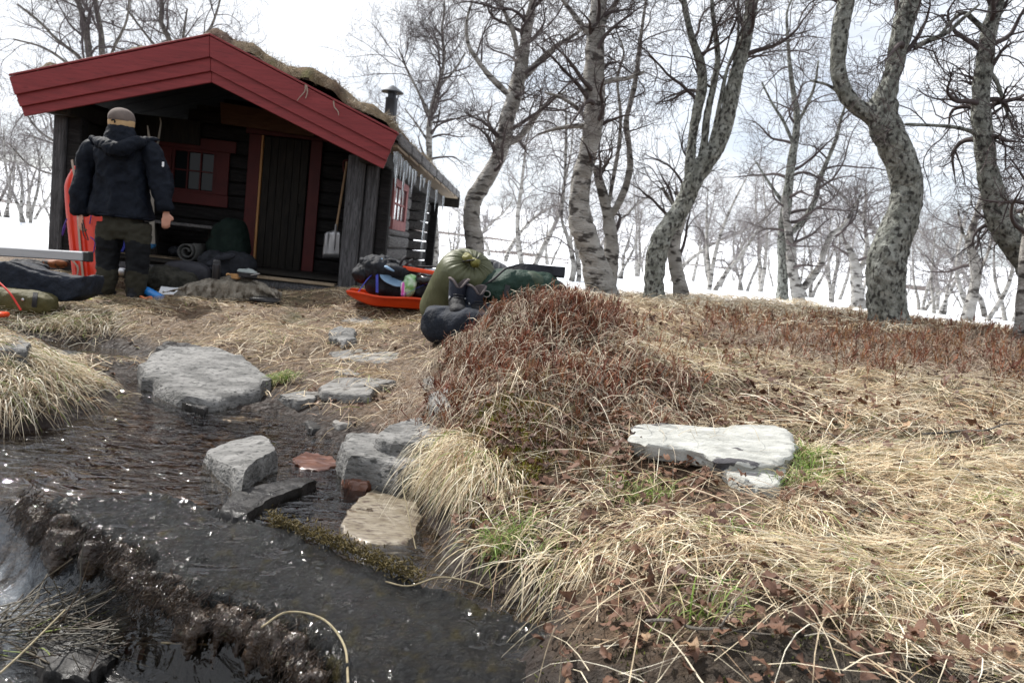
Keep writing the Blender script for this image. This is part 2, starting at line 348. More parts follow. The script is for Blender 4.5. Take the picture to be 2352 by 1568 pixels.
def ground_cols(X, Y, Z):
    n1 = fbm(X*3, Y*3, None, 4, 41); n2 = fbm(X*14, Y*14, None, 3, 43); n3 = fbm(X*1.2, Y*1.2, None, 3, 44)
    c = np.zeros(X.shape+(3,)) + np.array([.085, .048, .027])
    c = mixc(c, (.14, .095, .055), .5+n1*.9)                        # straw litter
    c = mixc(c, (.145, .095, .055), ss(5, 6.5, Y)*(.55+n2*.5))         # trodden yard
    c = mixc(c, (.10, .028, .012), zone_heath(X, Y)*.55*(.6+n2))
    c = mixc(c, (.05, .055, .012), ss(.25, .55, n3+.5*n2)*.6)
    ms = np.exp(-(((X+.03)/.22)**2+((Y-3.0)/.36)**2)); c = mixc(c, (.13, .13, .012), ss(.3, .8, ms+.35*n2)*.85)   # moss on the shoulder
    wet = 1-ss(.03, .13, Z); c = mixc(c, (.022, .013, .009), wet*(1-ss(9, 11, Y)))
    bed = 1-ss(-.04, .01, Z); b = np.zeros_like(c)+np.array([.022, .008, .005])
    b = mixc(b, (.16, .075, .012), ss(.25, .7, n1+.5*n2)); b = mixc(b, (.09, .07, .045), ss(.35, .7, n3)); b = mixc(b, (.020, .012, .008), ss(-.17, -.22, Z))
    c = mixc(c, b, 0) if False else c*(1-bed[..., None])+b*bed[..., None]
    mud = ss(.16, .08, Z)*ss(1.9, 1.65, Y+.0*X)*ss(-.2, .4, X); c = mixc(c, (.02, .014, .010), mud)
    mud2 = ss(1.80, 1.60, Y-.06*X)*ss(.2, .6, X); c = mixc(c, (.022, .016, .010), mud2*.9)
    D = np.hypot(X, Y); brown = ss(14, 30, D)
    c = mixc(c, (.075, .052, .042), brown)
    return c, np.clip(wet+mud+mud2, 0, 1)
gcol, gwet = ground_cols(GX, GY, GZ)
SM = snowm(GX, GY); D_ = np.hypot(GX, GY)
bushy = fbm(GX/26, GY/12, None, 4, 51)
SM = np.where(D_ > 25, np.where((bushy > .30-.22*np.exp(-((D_-150)/45)**2)) & (D_ < 700), -1, 3), SM)
SM = np.where(GY < 5, -5, SM)
GZS = GZ + .10*ss(0, .8, SM) - .0
ny, nx = GX.shape; idx = np.arange(ny*nx).reshape(ny, nx)
Fq = np.stack([idx[:-1, :-1], idx[:-1, 1:], idx[1:, 1:], idx[1:, :-1]], -1).reshape(-1, 4)
sf = (SM[:-1, :-1]+SM[1:, 1:]+SM[:-1, 1:]+SM[1:, :-1]).ravel() > 0
def sheet(name, sel, Zs, col, m):
    F = Fq[sel]; u, inv = np.unique(F.ravel(), return_inverse=True)
    V = np.stack([GX.ravel()[u], GY.ravel()[u], Zs.ravel()[u]], 1)
    o = put(name, mesh_np(name, V, inv.reshape(-1, 4), True, col.reshape(-1, 3)[u] if col is not None else None), None, m); return tag(o, kind='structure')
m_ground = mat('ground_soil', '#806040', c2='#000000', scale=26, rough=.95, r2=.6, bump=1.0, bscale=32, bdist=.05, attr='col')
ground = sheet('ground', ~sf, GZS, gcol, m_ground)
m_snow = mat('snow', (.86, .89, .94), (.80, .84, .90), scale=1.2, rough=.7, bump=.25, bscale=5, bdist=.06)
snow = sheet('snow', sf, GZS, None, m_snow)
# nearer snow has to read as a lying sheet: short skirt is the step of GZS at its rim
# ------------------------------------------------------------------ water
wx = np.arange(-6.5, .62, .022); wy = np.arange(.6, 6.2, .022); WX, WY = np.meshgrid(wx, wy)
dn = polysd(WX, WY, DOWN)                      # positive downstream of the lip
WZ = -.19*ss(-.01, .10, dn) + .006*fbm(WX*7, WY*13, None, 3, 61)*ss(6, 3.5, WY)*ss(-.2, -1.0, WX) + .010*fbm(WX*16, WY*16, None, 3, 62)*ss(-.25, .1, dn)
foam = ss(0, .06, dn)*np.exp(-(((WX+1.75)/.38)**2+((WY-2.1)/.42)**2))*1.3
foam = foam*(.7+.9*fbm(WX*20, WY*20, None, 3, 64))
wi = np.arange(WX.size).reshape(WX.shape)
wf = np.stack([wi[:-1, :-1], wi[:-1, 1:], wi[1:, 1:], wi[1:, :-1]], -1).reshape(-1, 4)
hz = H(WX, WY); keep = ((hz < WZ+.03)[:-1, :-1] | (hz < WZ+.03)[1:, 1:]).ravel()
fc = np.clip(foam, 0, 1)[..., None]*np.ones(3)
mw = bpy.data.materials.new('stream_water'); mw.use_nodes = True; nt = mw.node_tree; nt.nodes.clear(); L = nt.links.new
o_ = NN(nt, 'ShaderNodeOutputMaterial'); tc = NN(nt, 'ShaderNodeTexCoord')
mp = NN(nt, 'ShaderNodeMapping'); mp.inputs['Scale'].default_value = (9, 17, 9); mp.inputs['Rotation'].default_value = (0, 0, -.25)
n1 = NN(nt, 'ShaderNodeTexNoise'); n1.inputs['Scale'].default_value = .62; n1.inputs['Detail'].default_value = 3; n1.inputs['Distortion'].default_value = 2.2
wv = NN(nt, 'ShaderNodeBump'); wv.inputs['Strength'].default_value = .5; wv.inputs['Distance'].default_value = .035
L(tc.outputs['Object'], mp.inputs[0]); L(mp.outputs[0], n1.inputs['Vector']); L(n1.outputs[0], wv.inputs['Height'])
fr = NN(nt, 'ShaderNodeFresnel'); fr.inputs[0].default_value = 1.45; L(wv.outputs[0], fr.inputs['Normal'])
gl = NN(nt, 'ShaderNodeBsdfGlossy'); gl.inputs['Roughness'].default_value = .03; gl.inputs[0].default_value = (1, 1, 1, 1); L(wv.outputs[0], gl.inputs['Normal'])
tr = NN(nt, 'ShaderNodeBsdfTransparent'); tr.inputs[0].default_value = (.86, .78, .68, 1)
ms = NN(nt, 'ShaderNodeMixShader'); L(fr.outputs[0], ms.inputs[0]); L(tr.outputs[0], ms.inputs[1]); L(gl.outputs[0], ms.inputs[2])
at = NN(nt, 'ShaderNodeAttribute', attribute_name='foam'); fm = NN(nt, 'ShaderNodeBsdfPrincipled'); fm.inputs['Base Color'].default_value = (.45, .50, .56, 1); fm.inputs['Roughness'].default_value = .15
n2 = NN(nt, 'ShaderNodeTexNoise'); n2.inputs['Scale'].default_value = 38; n2.inputs['Detail'].default_value = 5; L(tc.outputs['Object'], n2.inputs['Vector'])
b2 = NN(nt, 'ShaderNodeBump'); b2.inputs['Strength'].default_value = .8; b2.inputs['Distance'].default_value = .02; L(n2.outputs[0], b2.inputs['Height']); L(b2.outputs[0], fm.inputs['Normal'])
ml = NN(nt, 'ShaderNodeMath', operation='MULTIPLY'); ml.inputs[1].default_value = .62; L(at.outputs['Fac'], ml.inputs[0])
m2 = NN(nt, 'ShaderNodeMixShader'); L(ml.outputs[0], m2.inputs[0]); L(ms.outputs[0], m2.inputs[1]); L(fm.outputs[0], m2.inputs[2]); L(m2.outputs[0], o_.inputs[0])
water = put('stream_water', mesh_np('stream_water', np.stack([WX, WY, WZ], -1).reshape(-1, 3), wf[keep], True, fc.reshape(-1, 3), 'foam'), None, mw)
tag(water, kind='structure')

# ------------------------------------------------------------------ the wet slab with its mossy lip
m_wet = mat('wet_slab', (.007, .0065, .006), (.019, .019, .018), (.030, .024, .007), scale=16, s3=11, lo3=.56, hi3=.68, rough=.04, r2=.11, bump=1.0, bscale=70, bdist=.018, spec=.33, stretch=(1.6, 1, 1))
SLP = [Wz(x, y, .02)[:2] for x, y in [(60, 1160), (130, 1218), (280, 1272), (330, 1342), (440, 1402), (560, 1432), (660, 1472), (725, 1568), (790, 1760), (1800, 1760), (1600, 1620), (1450, 1568), (1330, 1480), (1200, 1400), (1060, 1352), (900, 1302), (740, 1232), (620, 1192), (500, 1152), (370, 1112), (200, 1128)]]
SLP = np.array(SLP); a0, a1 = SLP.min(0)-.12, SLP.max(0)+.12
sx = np.arange(a0[0], a1[0], .0095); sy = np.arange(max(a0[1], 1.3), a1[1], .0095); SX, SY = np.meshgrid(sx, sy)
sdv = polysd(SX+.035*fbm(SX*12, SY*12, None, 3, 71), SY+.035*fbm(SX*12, SY*12, None, 3, 72), SLP)
lip = polysd(SX, SY, DOWN); nl = np.exp(-((lip+.05)/.07)**2)
flow = fbm(SX*10+2*SY, SY*14-SX*5, None, 4, 73)
SZ = .006+.020*flow+.010*fbm(SX*22+7*SY, SY*36-SX*9, None, 4, 74)+.0042*fbm(SX*80, SY*120, None, 2, 78)+nl*(.035*np.abs(fbm(SX*22, SY*22, None, 4, 75))+.02)
# a raised mossy back edge
be = np.exp(-((sdv-.03)/.03)**2)*ss(-.25, 0, -lip-.2); SZ = SZ+be*(.022+.02*fbm(SX*40, SY*40, None, 3, 76))
edge = ss(-.012, .055, sdv); SZ = SZ*edge + (1-edge)*(-.30)
si = np.arange(SX.size).reshape(SX.shape); sfq = np.stack([si[:-1, :-1], si[:-1, 1:], si[1:, 1:], si[1:, :-1]], -1).reshape(-1, 4)
kp = (sdv[:-1, :-1] > -.03).ravel()
# side push: lip bulges outward under its crest
Vs = np.stack([SX, SY, SZ], -1).reshape(-1, 3)
SZ_keep = SZ
o = put('rock_slab', mesh_np('rock_slab', Vs, sfq[kp]), None, m_wet)
tag(o, 'long dark slab with stream water running thinly over it and a mossy dripping lip', 'rock')
m_lip = mat('wet_moss', (.018, .008, .004), (.050, .026, .009), (.035, .040, .008), scale=22, rough=.08, r2=.35, bump=1.0, bscale=80, bdist=.012, spec=.6, coat=.5)
def tufty(name, path, r, n, m, parent, blen, down=(0, 0, -1), seed=1, wid=.0035):
    g = np.random.default_rng(seed); P = resample(path, 60)[g.integers(0, 60, n)] + g.normal(0, r, (n, 3))
    d = np.array(down)+g.normal(0, .45, (n, 3)); d /= np.linalg.norm(d, axis=1, keepdims=True); l = blen*g.uniform(.4, 1, n)
    K = 4; t = np.linspace(0, 1, K); Q = P[:, None]+d[:, None]*(l[:, None]*t)[..., None]; Q[:, :, 2] -= (l[:, None]*t**2)*.3
    V, F = tubes(Q, wid*(1-.75*t)[None]*g.uniform(.6, 1.3, n)[:, None], 3)
    o = put(name, mesh_np(name, V, F), parent, m); return o
pth = np.array([list(p)+[.0] for p in LIP[3:-1]]); 
moss = tufty('wet_moss_fringe', pth+[0, 0, .01], .024, 3200, m_lip, None, .036, (-.45, -.45, -.55), 3, .0022)
tag(moss, 'dripping brown moss fringe along the lip of the slab', 'moss', kind='stuff')
Lg3 = resample(pth, 90); gL = G(); rl = np.random.default_rng(4)
for i in range(110):
    q = Lg3[rl.integers(0, 90)]+rl.normal(0, .014, 3); r_ = rl.uniform(.012, .032); gL.add(*ico(q+[0, 0, -.005], (r_, r_, r_*1.1), 2))
    if rl.random() < .45: gL.add(*tube1([q+[0, 0, 0], q+[-.012, -.014, -.035], q+[-.018, -.02, -.06-.05*rl.random()]], [r_*.9, r_*.7, .006], 8, 7))
gL.add(*tube1(Lg3+[0, 0, -.012], .024, 10, 120))
me = remesh(gL, .0075, 1, 'mossy_lip', lambda co: .014*fbm(co[:, 0]*45, co[:, 1]*45, co[:, 2]*45, 4, 5)+.006*fbm(co[:, 0]*130, co[:, 1]*130, co[:, 2]*130, 2, 6))
o = put('mossy_lip', me, None, m_lip); tag(o, 'lumpy glistening brown moss bank along the dripping lip of the slab', 'moss', kind='stuff')
# hanging moss clumps
def clump(px, py, L, wdt, seed, lab):
    c = Wz(px, py, -.0); g = G()
    r = np.random.default_rng(seed)
    for i in range(7):
        x = c[0]+r.uniform(-wdt, wdt); y = c[1]-.02+r.uniform(-.015, .015); l = L*r.uniform(.6, 1)
        g.add(*tube1([(x, y, .03), (x+r.uniform(-.01, .01), y-.01, -l*.4), (x*.6+c[0]*.4, y-.012, -l)], [.02, .022, .004], 8, 8))
    me = remesh(g, .006, 1, 'hanging_moss', lambda co: .006*fbm(co[:, 0]*60, co[:, 1]*60, co[:, 2]*40, 3, seed))
    o = put('hanging_moss', me, None, m_lip); return tag(o, lab, 'moss clump', 'moss hanging from the slab lip')
clump(152, 1232, .17, .032, 1, 'dark brown moss clump hanging in two points over the foaming water')
clump(222, 1262, .09, .010, 2, 'thin hooked moss strand hanging right of the big clump')

# ------------------------------------------------------------------ stones
m_gneiss = mat('gneiss', (.11, .108, .104), (.25, .245, .236), (.055, .055, .053), scale=6, s3=34, lo3=.53, hi3=.64, rough=.9, bump=1.0, bscale=22, bdist=.03, stretch=(1, 1.4, 2), detail=12)
m_gneissd = mat('gneiss_wet', (.010, .0095, .009), (.034, .032, .032), (.010, .008, .006), scale=10, rough=.22, r2=.6, spec=.25, bump=.6, bscale=35, bdist=.012)
m_slate = mat('path_slate', (.15, .147, .142), (.26, .25, .235), (.08, .072, .062), scale=5, s3=18, lo3=.52, hi3=.66, rough=.9, bump=1.0, bscale=18, bdist=.02, stretch=(1, 2.5, 3), detail=12)
m_pale = mat('pale_stone', (.30, .302, .28), (.46, .462, .43), (.075, .072, .078), scale=9, s3=6.0, lo3=.60, hi3=.62, rough=.9, bump=.9, bscale=26, bdist=.014, stretch=(1, 2.2, 1.2), detail=12)
m_red = mat('red_stone', (.07, .024, .014), (.15, .065, .04), (.04, .016, .011), scale=12, rough=.3, bump=.5, bscale=30, bdist=.01, coat=.4)
m_tan = mat('bleached_stone', (.15, .12, .078), (.26, .225, .17), (.07, .045, .03), scale=14, s3=30, lo3=.5, hi3=.66, rough=.35, bump=.5, bscale=40, bdist=.008, stretch=(1, 2.4, 1), coat=.3)
def onground(pts, h):
    a = .2
    for _ in range(12):
        q = np.mean([Wp(x, y, a, 0, 0) for x, y in pts], 0); a = .5*a+.5*(float(H(q[0], q[1]))+h)
    pl_ = (a, 0, 0)
    for _ in range(6):                        # settle the slab on the slope under it
        Q = np.array([Wp(x, y, *pl_) for x, y in pts]); A_ = np.c_[np.ones(len(Q)), Q[:, 0], Q[:, 1]]
        s_ = np.linalg.lstsq(A_, H(Q[:, 0], Q[:, 1])+h, rcond=None)[0]; s_[1:] = np.clip(s_[1:], -.16, .16); c_ = Q.mean(0); s_[0] = float(H(c_[0], c_[1]))+h-s_[1]*c_[0]-s_[2]*c_[1]
        pl_ = tuple(.5*np.array(pl_)+.5*s_)
    return pl_
def rock(name, pts, thick, m, label, cat='stone', group=None, plane=(.1, 0, 0), n=56, out=.04, nz=.02, sd_=1, under=.0, parent=None):
    if isinstance(plane, float): plane = onground(pts, plane)
    P = np.array([Wp(x, y, *plane) for x, y in pts]); P = np.vstack([P, P[:1]]); P = resample(P, n+1)[:-1]
    r = np.random.default_rng(sd_); c = P.mean(0); ext = np.linalg.norm(P-c, axis=1).mean()
    jag = (.05 if nz > .009 else .02)*ext*(vn(np.arange(n)*.9, np.zeros(n), None, sd_)-.5)*2
    P = P + (P-c)/ext*jag[:, None]
    rings = []; 
    for s_, dz in ((0.03, 0), (.2, 0), (.4, 0), (.58, 0), (.73, 0), (.85, 0), (.93, -.0), (.985, -.06)):
        Q = c+(P-c)*s_; Q[:, 2] = Q[:, 2]+dz*thick; rings.append(Q)
    for s_, dz in ((1.012, -.2), (1+out*.7, -.4), (1+out, -.62), (1+out*.6-under*.5, -.85), (.97-under, -1.05)):
        Q = c+(P-c)*s_; Q[:, 2] = Q[:, 2]+dz*thick; rings.append(Q)
    V = np.array(rings); k = len(rings); V = V.reshape(-1, 3)
    amp = nz*ext*1.8
    d = np.stack([fbm(V[:, 0]*5/ext*.4+sd_*7, V[:, 1]*5/ext*.4, V[:, 2]*9, 4, sd_+q) for q in range(3)], 1)*amp
    d += np.stack([fbm(V[:, 0]*55, V[:, 1]*55+q*3, V[:, 2]*70, 3, sd_+9) for q in range(3)], 1)*.006
    d[:, 2] *= .9; lay = np.repeat(np.arange(k) > 6, n); d[lay] *= 1.5
    # strata steps on the sides
    V = V + d
    F = [(i*n+j, (i+1)*n+j, (i+1)*n+(j+1) % n, i*n+(j+1) % n) for i in range(k-1) for j in range(n)]
    F.append(tuple(range(n))); F.append(tuple((k-1)*n+j for j in range(n-1, -1, -1)))
    g = G().add(V, F); o = g.put(name, m, parent, True, 38)
    bm = bmesh.new(); bm.from_mesh(o.data); bmesh.ops.recalc_face_normals(bm, faces=bm.faces); bm.to_mesh(o.data); bm.free()
    if parent is None: tag(o, label, cat, group)
    return o
gs = 'stones in and beside the stream'
rock('boulder', [(322, 832), (350, 802), (400, 790), (490, 795), (560, 815), (600, 848), (628, 870), (600, 893), (560, 903), (480, 918), (430, 912), (380, 880), (330, 858)], .17, m_gneiss,
     'largest light grey boulder with a sloping flat face above the pool', 'boulder', gs, (-.29, 0, .085), nz=.03, sd_=3, under=.12)
rock('stone', [(358, 797), (380, 781), (430, 786), (470, 797), (440, 815), (380, 812)], .2, m_gneissd, 'small dark stone wedged behind the largest grey boulder', 'stone', gs, (-.395, 0, .1), sd_=5)
rock('stone', [(467, 1037), (520, 1011), (598, 994), (622, 1004), (638, 1033), (604, 1052), (568, 1077), (556, 1092), (505, 1064)], .2, m_gneiss,
     'angular grey stone with a dark wet side standing in the middle of the pool', 'stone', gs, (.245, .17, 0.0), nz=.02, sd_=8, under=.05)
rock('stone', [(862, 996), (900, 971), (968, 955), (1018, 984), (1040, 1010), (1000, 1020), (900, 1012)], .16, m_gneiss, 'pale flat stone tucked behind the thick grey block at the pool edge', 'stone', gs, (.12, 0, .02), sd_=11)
rock('stone', [(785, 1018), (802, 991), (850, 993), (905, 1004), (1005, 1016), (1012, 1042), (975, 1066), (930, 1072), (860, 1052), (800, 1046)], .16, m_gneiss,
     'thick grey block at the right edge of the pool beside the hanging grass', 'stone', gs, (.125, 0, .0), nz=.025, sd_=12, out=.07)
rock('stone', [(765, 966), (808, 936), (842, 935), (872, 944), (868, 962), (830, 970), (782, 977)], .09, m_slate, 'small flat grey stone on mud between pool and path slabs', 'stone', gs, (.06, 0, .0), sd_=14)
rock('stepping_stone', [(735, 886), (772, 865), (860, 867), (912, 872), (862, 886), (852, 904), (790, 906), (742, 896)], .06, m_slate, 'notched grey slab, middle of the path slabs', 'stepping stone', 'flat slabs of the path', .016, nz=.008, sd_=15)
rock('stepping_stone', [(755, 806), (830, 799), (938, 800), (975, 815), (950, 834), (890, 844), (842, 830), (790, 824)], .07, m_slate, 'largest and farthest flat grey slab of the path', 'stepping stone', 'flat slabs of the path', .026, nz=.008, sd_=16)
rock('stepping_stone', [(640, 906), (698, 896), (736, 900), (722, 913), (684, 920)], .06, m_slate, 'narrow grey slab at the water edge right of the boulder', 'stepping stone', 'flat slabs of the path', .022, nz=.008, sd_=17)
rock('stone', [(770, 849), (800, 846), (828, 858), (800, 862)], .05, m_slate, 'thin sliver of grey stone between the two path slabs', 'stone', 'flat slabs of the path', .012, sd_=18)
rock('stone', [(755, 775), (758, 757), (785, 750), (812, 757), (818, 775), (790, 782)], .06, m_gneiss, 'small rounded grey stone with moss on the yard grass', 'stone', 'stones on the yard', .035, nz=.07, sd_=19)
rock('stone', [(752, 728), (800, 720), (865, 730), (860, 742), (800, 738)], .06, m_slate, 'flat pale stone sunk in the yard below the porch', 'stone', 'stones on the yard', .012, sd_=20)
rock('stone', [(972, 870), (988, 862), (1006, 872), (1000, 890), (980, 892)], .08, m_gneiss, 'small grey stone at the foot of the mound near the path', 'stone', 'stones on the yard', .03, sd_=21)
rock('stone', [(985, 905), (1020, 885), (1060, 892), (1075, 915), (1040, 935), (1000, 930)], .1, m_slate, 'flat stone half hidden by twigs on the mound side', 'stone', 'stones on the yard', .03, sd_=22)
rock('stone', [(500, 1166), (530, 1131), (600, 1111), (700, 1091), (730, 1099), (692, 1119), (622, 1143), (556, 1187)], .15, m_gneissd, 'long wedge of grey rock between the pool and the still water', 'stone', gs, (.055, .03, 0), nz=.02, sd_=23)
rock('stone', [(800, 1162), (850, 1121), (900, 1111), (945, 1130), (965, 1180), (950, 1235), (935, 1248), (860, 1252), (790, 1232), (783, 1200)], .07, m_tan, 'broad bleached cream stone just under the still water', 'stone', gs, (.008, .010, 0), nz=.012, sd_=24)
rock('stone', [(672, 1052), (700, 1036), (762, 1046), (787, 1068), (742, 1078), (690, 1074)], .09, m_red, 'flat rust red stone awash behind the wedge of rock', 'stone', gs, (.006, 0, 0), sd_=25)
rock('stone', [(785, 1090), (800, 1078), (830, 1074), (862, 1084), (868, 1098), (840, 1108), (800, 1105)], .09, m_red, 'small shiny reddish stone in front of the thick grey block', 'stone', gs, (.035, 0, 0), nz=.05, sd_=26)
rock('stone', [(468, 948), (500, 935), (560, 932), (615, 945), (600, 965), (530, 968)], .08, m_tan, 'tan stone lying under the pool water below the boulder', 'stone', gs, (-.03, 0, 0), sd_=27)
rock('stone', [(-40, 770), (0, 760), (38, 765), (72, 790), (60, 803), (0, 800)], .2, m_gneiss, 'pale grey stone in the grass of the left bank', 'stone', gs, (.30, 0, 0), sd_=28)
rock('stone', [(120, 812), (150, 803), (192, 807), (180, 820), (140, 826)], .07, m_gneissd, 'dark wet stone at the far left inlet of the pool', 'stone', gs, (.05, 0, 0), sd_=29)
rock('stone', [(395, 905), (420, 925), (470, 940), (480, 925), (430, 905)], .09, m_gneissd, 'black wet stone under the edge of the largest boulder', 'stone', gs, (.03, 0, 0), sd_=30)
rock('stone', [(700, 965), (760, 950), (790, 962), (770, 985), (715, 985)], .08, m_gneissd, 'wet dark stone on the mud beside the small flat stone', 'stone', gs, (.02, 0, 0), sd_=31)
rock('granite_outcrop', [(1590, 696), (1650, 689), (1730, 697), (1800, 715), (1790, 730), (1700, 735), (1600, 715)], .2, m_slate, 'smooth pale rock outcrop at the edge of the snow between birches', 'rock', None, .03, sd_=33)
# pale stone in the grass: a leaning top block on a lower one
rock('pale_stone', [(1447, 998), (1461, 977), (1497, 972), (1541, 974), (1590, 978), (1637, 979), (1691, 973), (1785, 974), (1821, 990), (1829, 1020), (1827, 1040), (1781, 1064), (1731, 1060), (1671, 1054), (1621, 1040), (1571, 1026), (1491, 1018), (1455, 1006)], .062, m_pale,
     'white flat stone with dark lichen streaks lying in the straw grass', 'stone', None, .070, n=72, nz=.026, sd_=35, out=-.03, under=.05)
rock('pale_block', [(1640, 1060), (1700, 1052), (1795, 1060), (1808, 1090), (1790, 1112), (1745, 1118), (1690, 1100)], .09, m_pale, 'lower whitish block that props up the white flat stone', 'stone', None, .035, nz=.03, sd_=36)
# wet stones in the lower stream
for i, (pts, m, a, lab) in enumerate([
    ([(270, 1440), (340, 1420), (420, 1432), (450, 1470), (400, 1500), (300, 1490)], m_red, -.15, 'rust coloured wet stone below the dripping lip'),
    ([(420, 1480), (500, 1460), (600, 1480), (630, 1530), (560, 1560), (450, 1540)], m_red, -.14, 'purple red wet stone at the bottom edge below the lip'),
    ([(80, 1470), (160, 1430), (230, 1440), (260, 1500), (200, 1560), (100, 1540)], m_gneissd, -.13, 'black hollow wet stone beside the straw debris'),
    ([(230, 1530), (330, 1510), (420, 1560), (400, 1640), (260, 1640)], m_gneissd, -.16, 'dark wet stone at the bottom edge of the lower stream'),
    ([(0, 1360), (60, 1340), (130, 1370), (110, 1410), (20, 1420)], m_gneissd, -.19, 'dark stone washed by the lower stream at the left edge')]):
    rock('stone', pts, .12, m, lab, 'stone', 'wet stones in the lower stream', (a-.025, 0, 0), nz=.06, sd_=40+i)
# ------------------------------------------------------------------ the cabin
m_redp = mat('red_paint', (.185, .021, .024), (.240, .030, .033), (.12, .015, .018), scale=3, s3=12, lo3=.56, hi3=.72, rough=.62, bump=.45, bscale=10, bdist=.006, stretch=(.7, 9, 9))
m_redd = mat('red_trim', (.060, .006, .006), (.085, .010, .009), scale=5, rough=.65, bump=.2)
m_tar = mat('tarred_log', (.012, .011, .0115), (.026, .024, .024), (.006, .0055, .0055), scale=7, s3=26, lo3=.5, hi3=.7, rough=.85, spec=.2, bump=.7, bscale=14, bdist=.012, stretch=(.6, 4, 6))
m_grey = mat('weathered_wood', (.11, .106, .106), (.22, .213, .21), (.04, .038, .038), scale=6, s3=22, lo3=.5, hi3=.65, rough=.9, bump=.8, bscale=16, bdist=.012, stretch=(6, .6, 8))
m_greyv = mat('weathered_post', (.040, .039, .041), (.105, .103, .108), (.02, .019, .02), scale=6, s3=22, lo3=.5, hi3=.65, rough=.85, bump=.8, bscale=16, bdist=.012, stretch=(8, 8, .6))
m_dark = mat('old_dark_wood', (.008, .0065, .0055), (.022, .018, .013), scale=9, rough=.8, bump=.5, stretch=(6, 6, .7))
m_plank = mat('bare_plank', (.20, .15, .10), (.32, .25, .17), (.09, .07, .05), scale=8, rough=.85, bump=.5, stretch=(1, 7, 7))
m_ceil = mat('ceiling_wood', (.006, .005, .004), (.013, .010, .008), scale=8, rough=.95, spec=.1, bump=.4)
m_orange = mat('orange_door_edge', (.42, .20, .07), (.50, .27, .11), scale=9, rough=.7, bump=.2, stretch=(6, 6, .8))  # door edge in a much paler orange than the boards
m_glass = mat('window_glass', (.010, .013, .015), rough=.04, bump=0, spec=.2)
m_turfsoil = mat('turf', '#806040', c2='#000000', scale=14, rough=1, bump=.9, bscale=45, bdist=.03, attr='col')
cab = thing('log_cabin', 'small dark log cabin with red barge boards, turf roof and open porch', 'cabin', (-3.4, 9.5, .3), math.radians(.9))
bpy.context.view_layer.update(); _ci = cab.matrix_world.inverted()
def C(p): return tuple(_ci @ Vector([float(v) for v in p]))
YF = 8.5; RID = W(487, 87, YF); RIB = W(487, 190, YF); LT = W(30, 180, YF); LB = W(57, 268, YF); RT = W(915, 312, YF); RB = W(880, 388, YF)
def lp(a, b, t): return np.array(a)*(1-t)+np.array(b)*t
# barge boards: three overlapping boards a side, upper ones stand further out
for (T, B, sgn) in ((LT, LB, -1), (RT, RB, 1)):
    for k, (t0, t1, y) in enumerate(((.0, .46, -.070), (.43, .76, -.042), (.73, 1.0, -.014))):
        a0, a1 = lp(RID, RIB, t0), lp(RID, RIB, t1); b0, b1 = lp(T, B, t0), lp(T, B, t1)
        d = .0015*sgn*np.array([1, 0, 0])
        P = [a1+d, b1, b1+[0, .026, 0], a1+[0, .026, 0]+d, a0+d, b0, b0+[0, .026, 0], a0+[0, .026, 0]+d]
        P = [np.array(p)+[0, y, 0] for p in P]
        if sgn < 0: P = [P[1], P[0], P[3], P[2], P[5], P[4], P[7], P[6]]
        hexa('barge_board', [C(p) for p in P], m_redp, cab, .005)
    # thin capping board on top of the barge boards
    a, b = RID+[0, -.075, .008], T+[0, -.075, .008]
    P = [a, b, b+[0, .15, 0], a+[0, .15, 0]]; P = [np.array(p) for p in P]; P = P+[p+[0, 0, .022] for p in P]
    if sgn < 0: P = [P[1], P[0], P[3], P[2], P[5], P[4], P[7], P[6]]
    hexa('cap_board', [C(p) for p in P], m_redp, cab, .003)
# roof slabs
YB = 16.6; drop = -.06
ED = .11; 
def roofz(x):                                  # underside-top plane of the roof deck at world x
    s = np.where(x < RID[0], (RID[2]-LT[2])/(RID[0]-LT[0]), -(RT[2]-RID[2])/(RID[0]-RT[0])*1.0)
    return RID[2]-np.abs(x-RID[0])*np.where(x < RID[0], (RID[2]-LT[2])/(RID[0]-LT[0]), (RID[2]-RT[2])/(RT[0]-RID[0]))
for sgn, T in ((-1, LT), (1, RT)):
    n = 9; 
    for i in range(n):                         # roof planks run from ridge to eave, seen from the porch
        if i > 0: break
    for i in range(16):
        y0 = YF+.02+i*.5; y1 = y0+.49
        if y0 > YB: break
        a = np.array([RID[0], 0, RID[2]-.05]); b = np.array([T[0], 0, T[2]-.05])
        P = [a+[0, y0, -.03], b+[0, y0, -.03], b+[0, y1, -.03], a+[0, y1, -.03], a+[0, y0, 0], b+[0, y0, 0], b+[0, y1, 0], a+[0, y1, 0]]
        if sgn < 0: P = [P[1], P[0], P[3], P[2], P[5], P[4], P[7], P[6]]
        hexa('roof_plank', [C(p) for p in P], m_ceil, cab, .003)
# turf on the roof
tx = np.linspace(LT[0]+.03, RT[0]-.02, 110); ty = np.linspace(YF-.03, YB, 140); TX, TY = np.meshgrid(tx, ty)
eg = np.minimum(ss(0, .12, TX-tx[0]), ss(0, .10, tx[-1]-TX))
TZ = roofz(TX)-.03+(.045+.055*eg)*ss(-.03, .12, TY-YF+.03)+eg*(.13*np.clip(fbm(TX*1.8, TY*.9, None, 3, 81)+.15, 0, 1)+.05*fbm(TX*7, TY*5, None, 3, 82))
TZ += .05*np.exp(-(((TX+2.9)/.35)**2+((TY-8.7)/.5)**2))+.05*np.exp(-(((TX+2.35)/.3)**2+((TY-8.8)/.5)**2))
TZ = np.maximum(TZ, roofz(TX)+.022*ss(-.03, .0, TY-YF)); tn = fbm(TX*3, TY*2, None, 4, 83); tcx = np.zeros(TX.shape+(3,))+np.array([.12, .085, .048]); tcx = mixc(tcx, (.075, .040, .024), ss(0, .4, tn)); tcx = mixc(tcx, (.10, .09, .03), ss(.1, .5, fbm(TX*5, TY*4, None, 3, 84)))
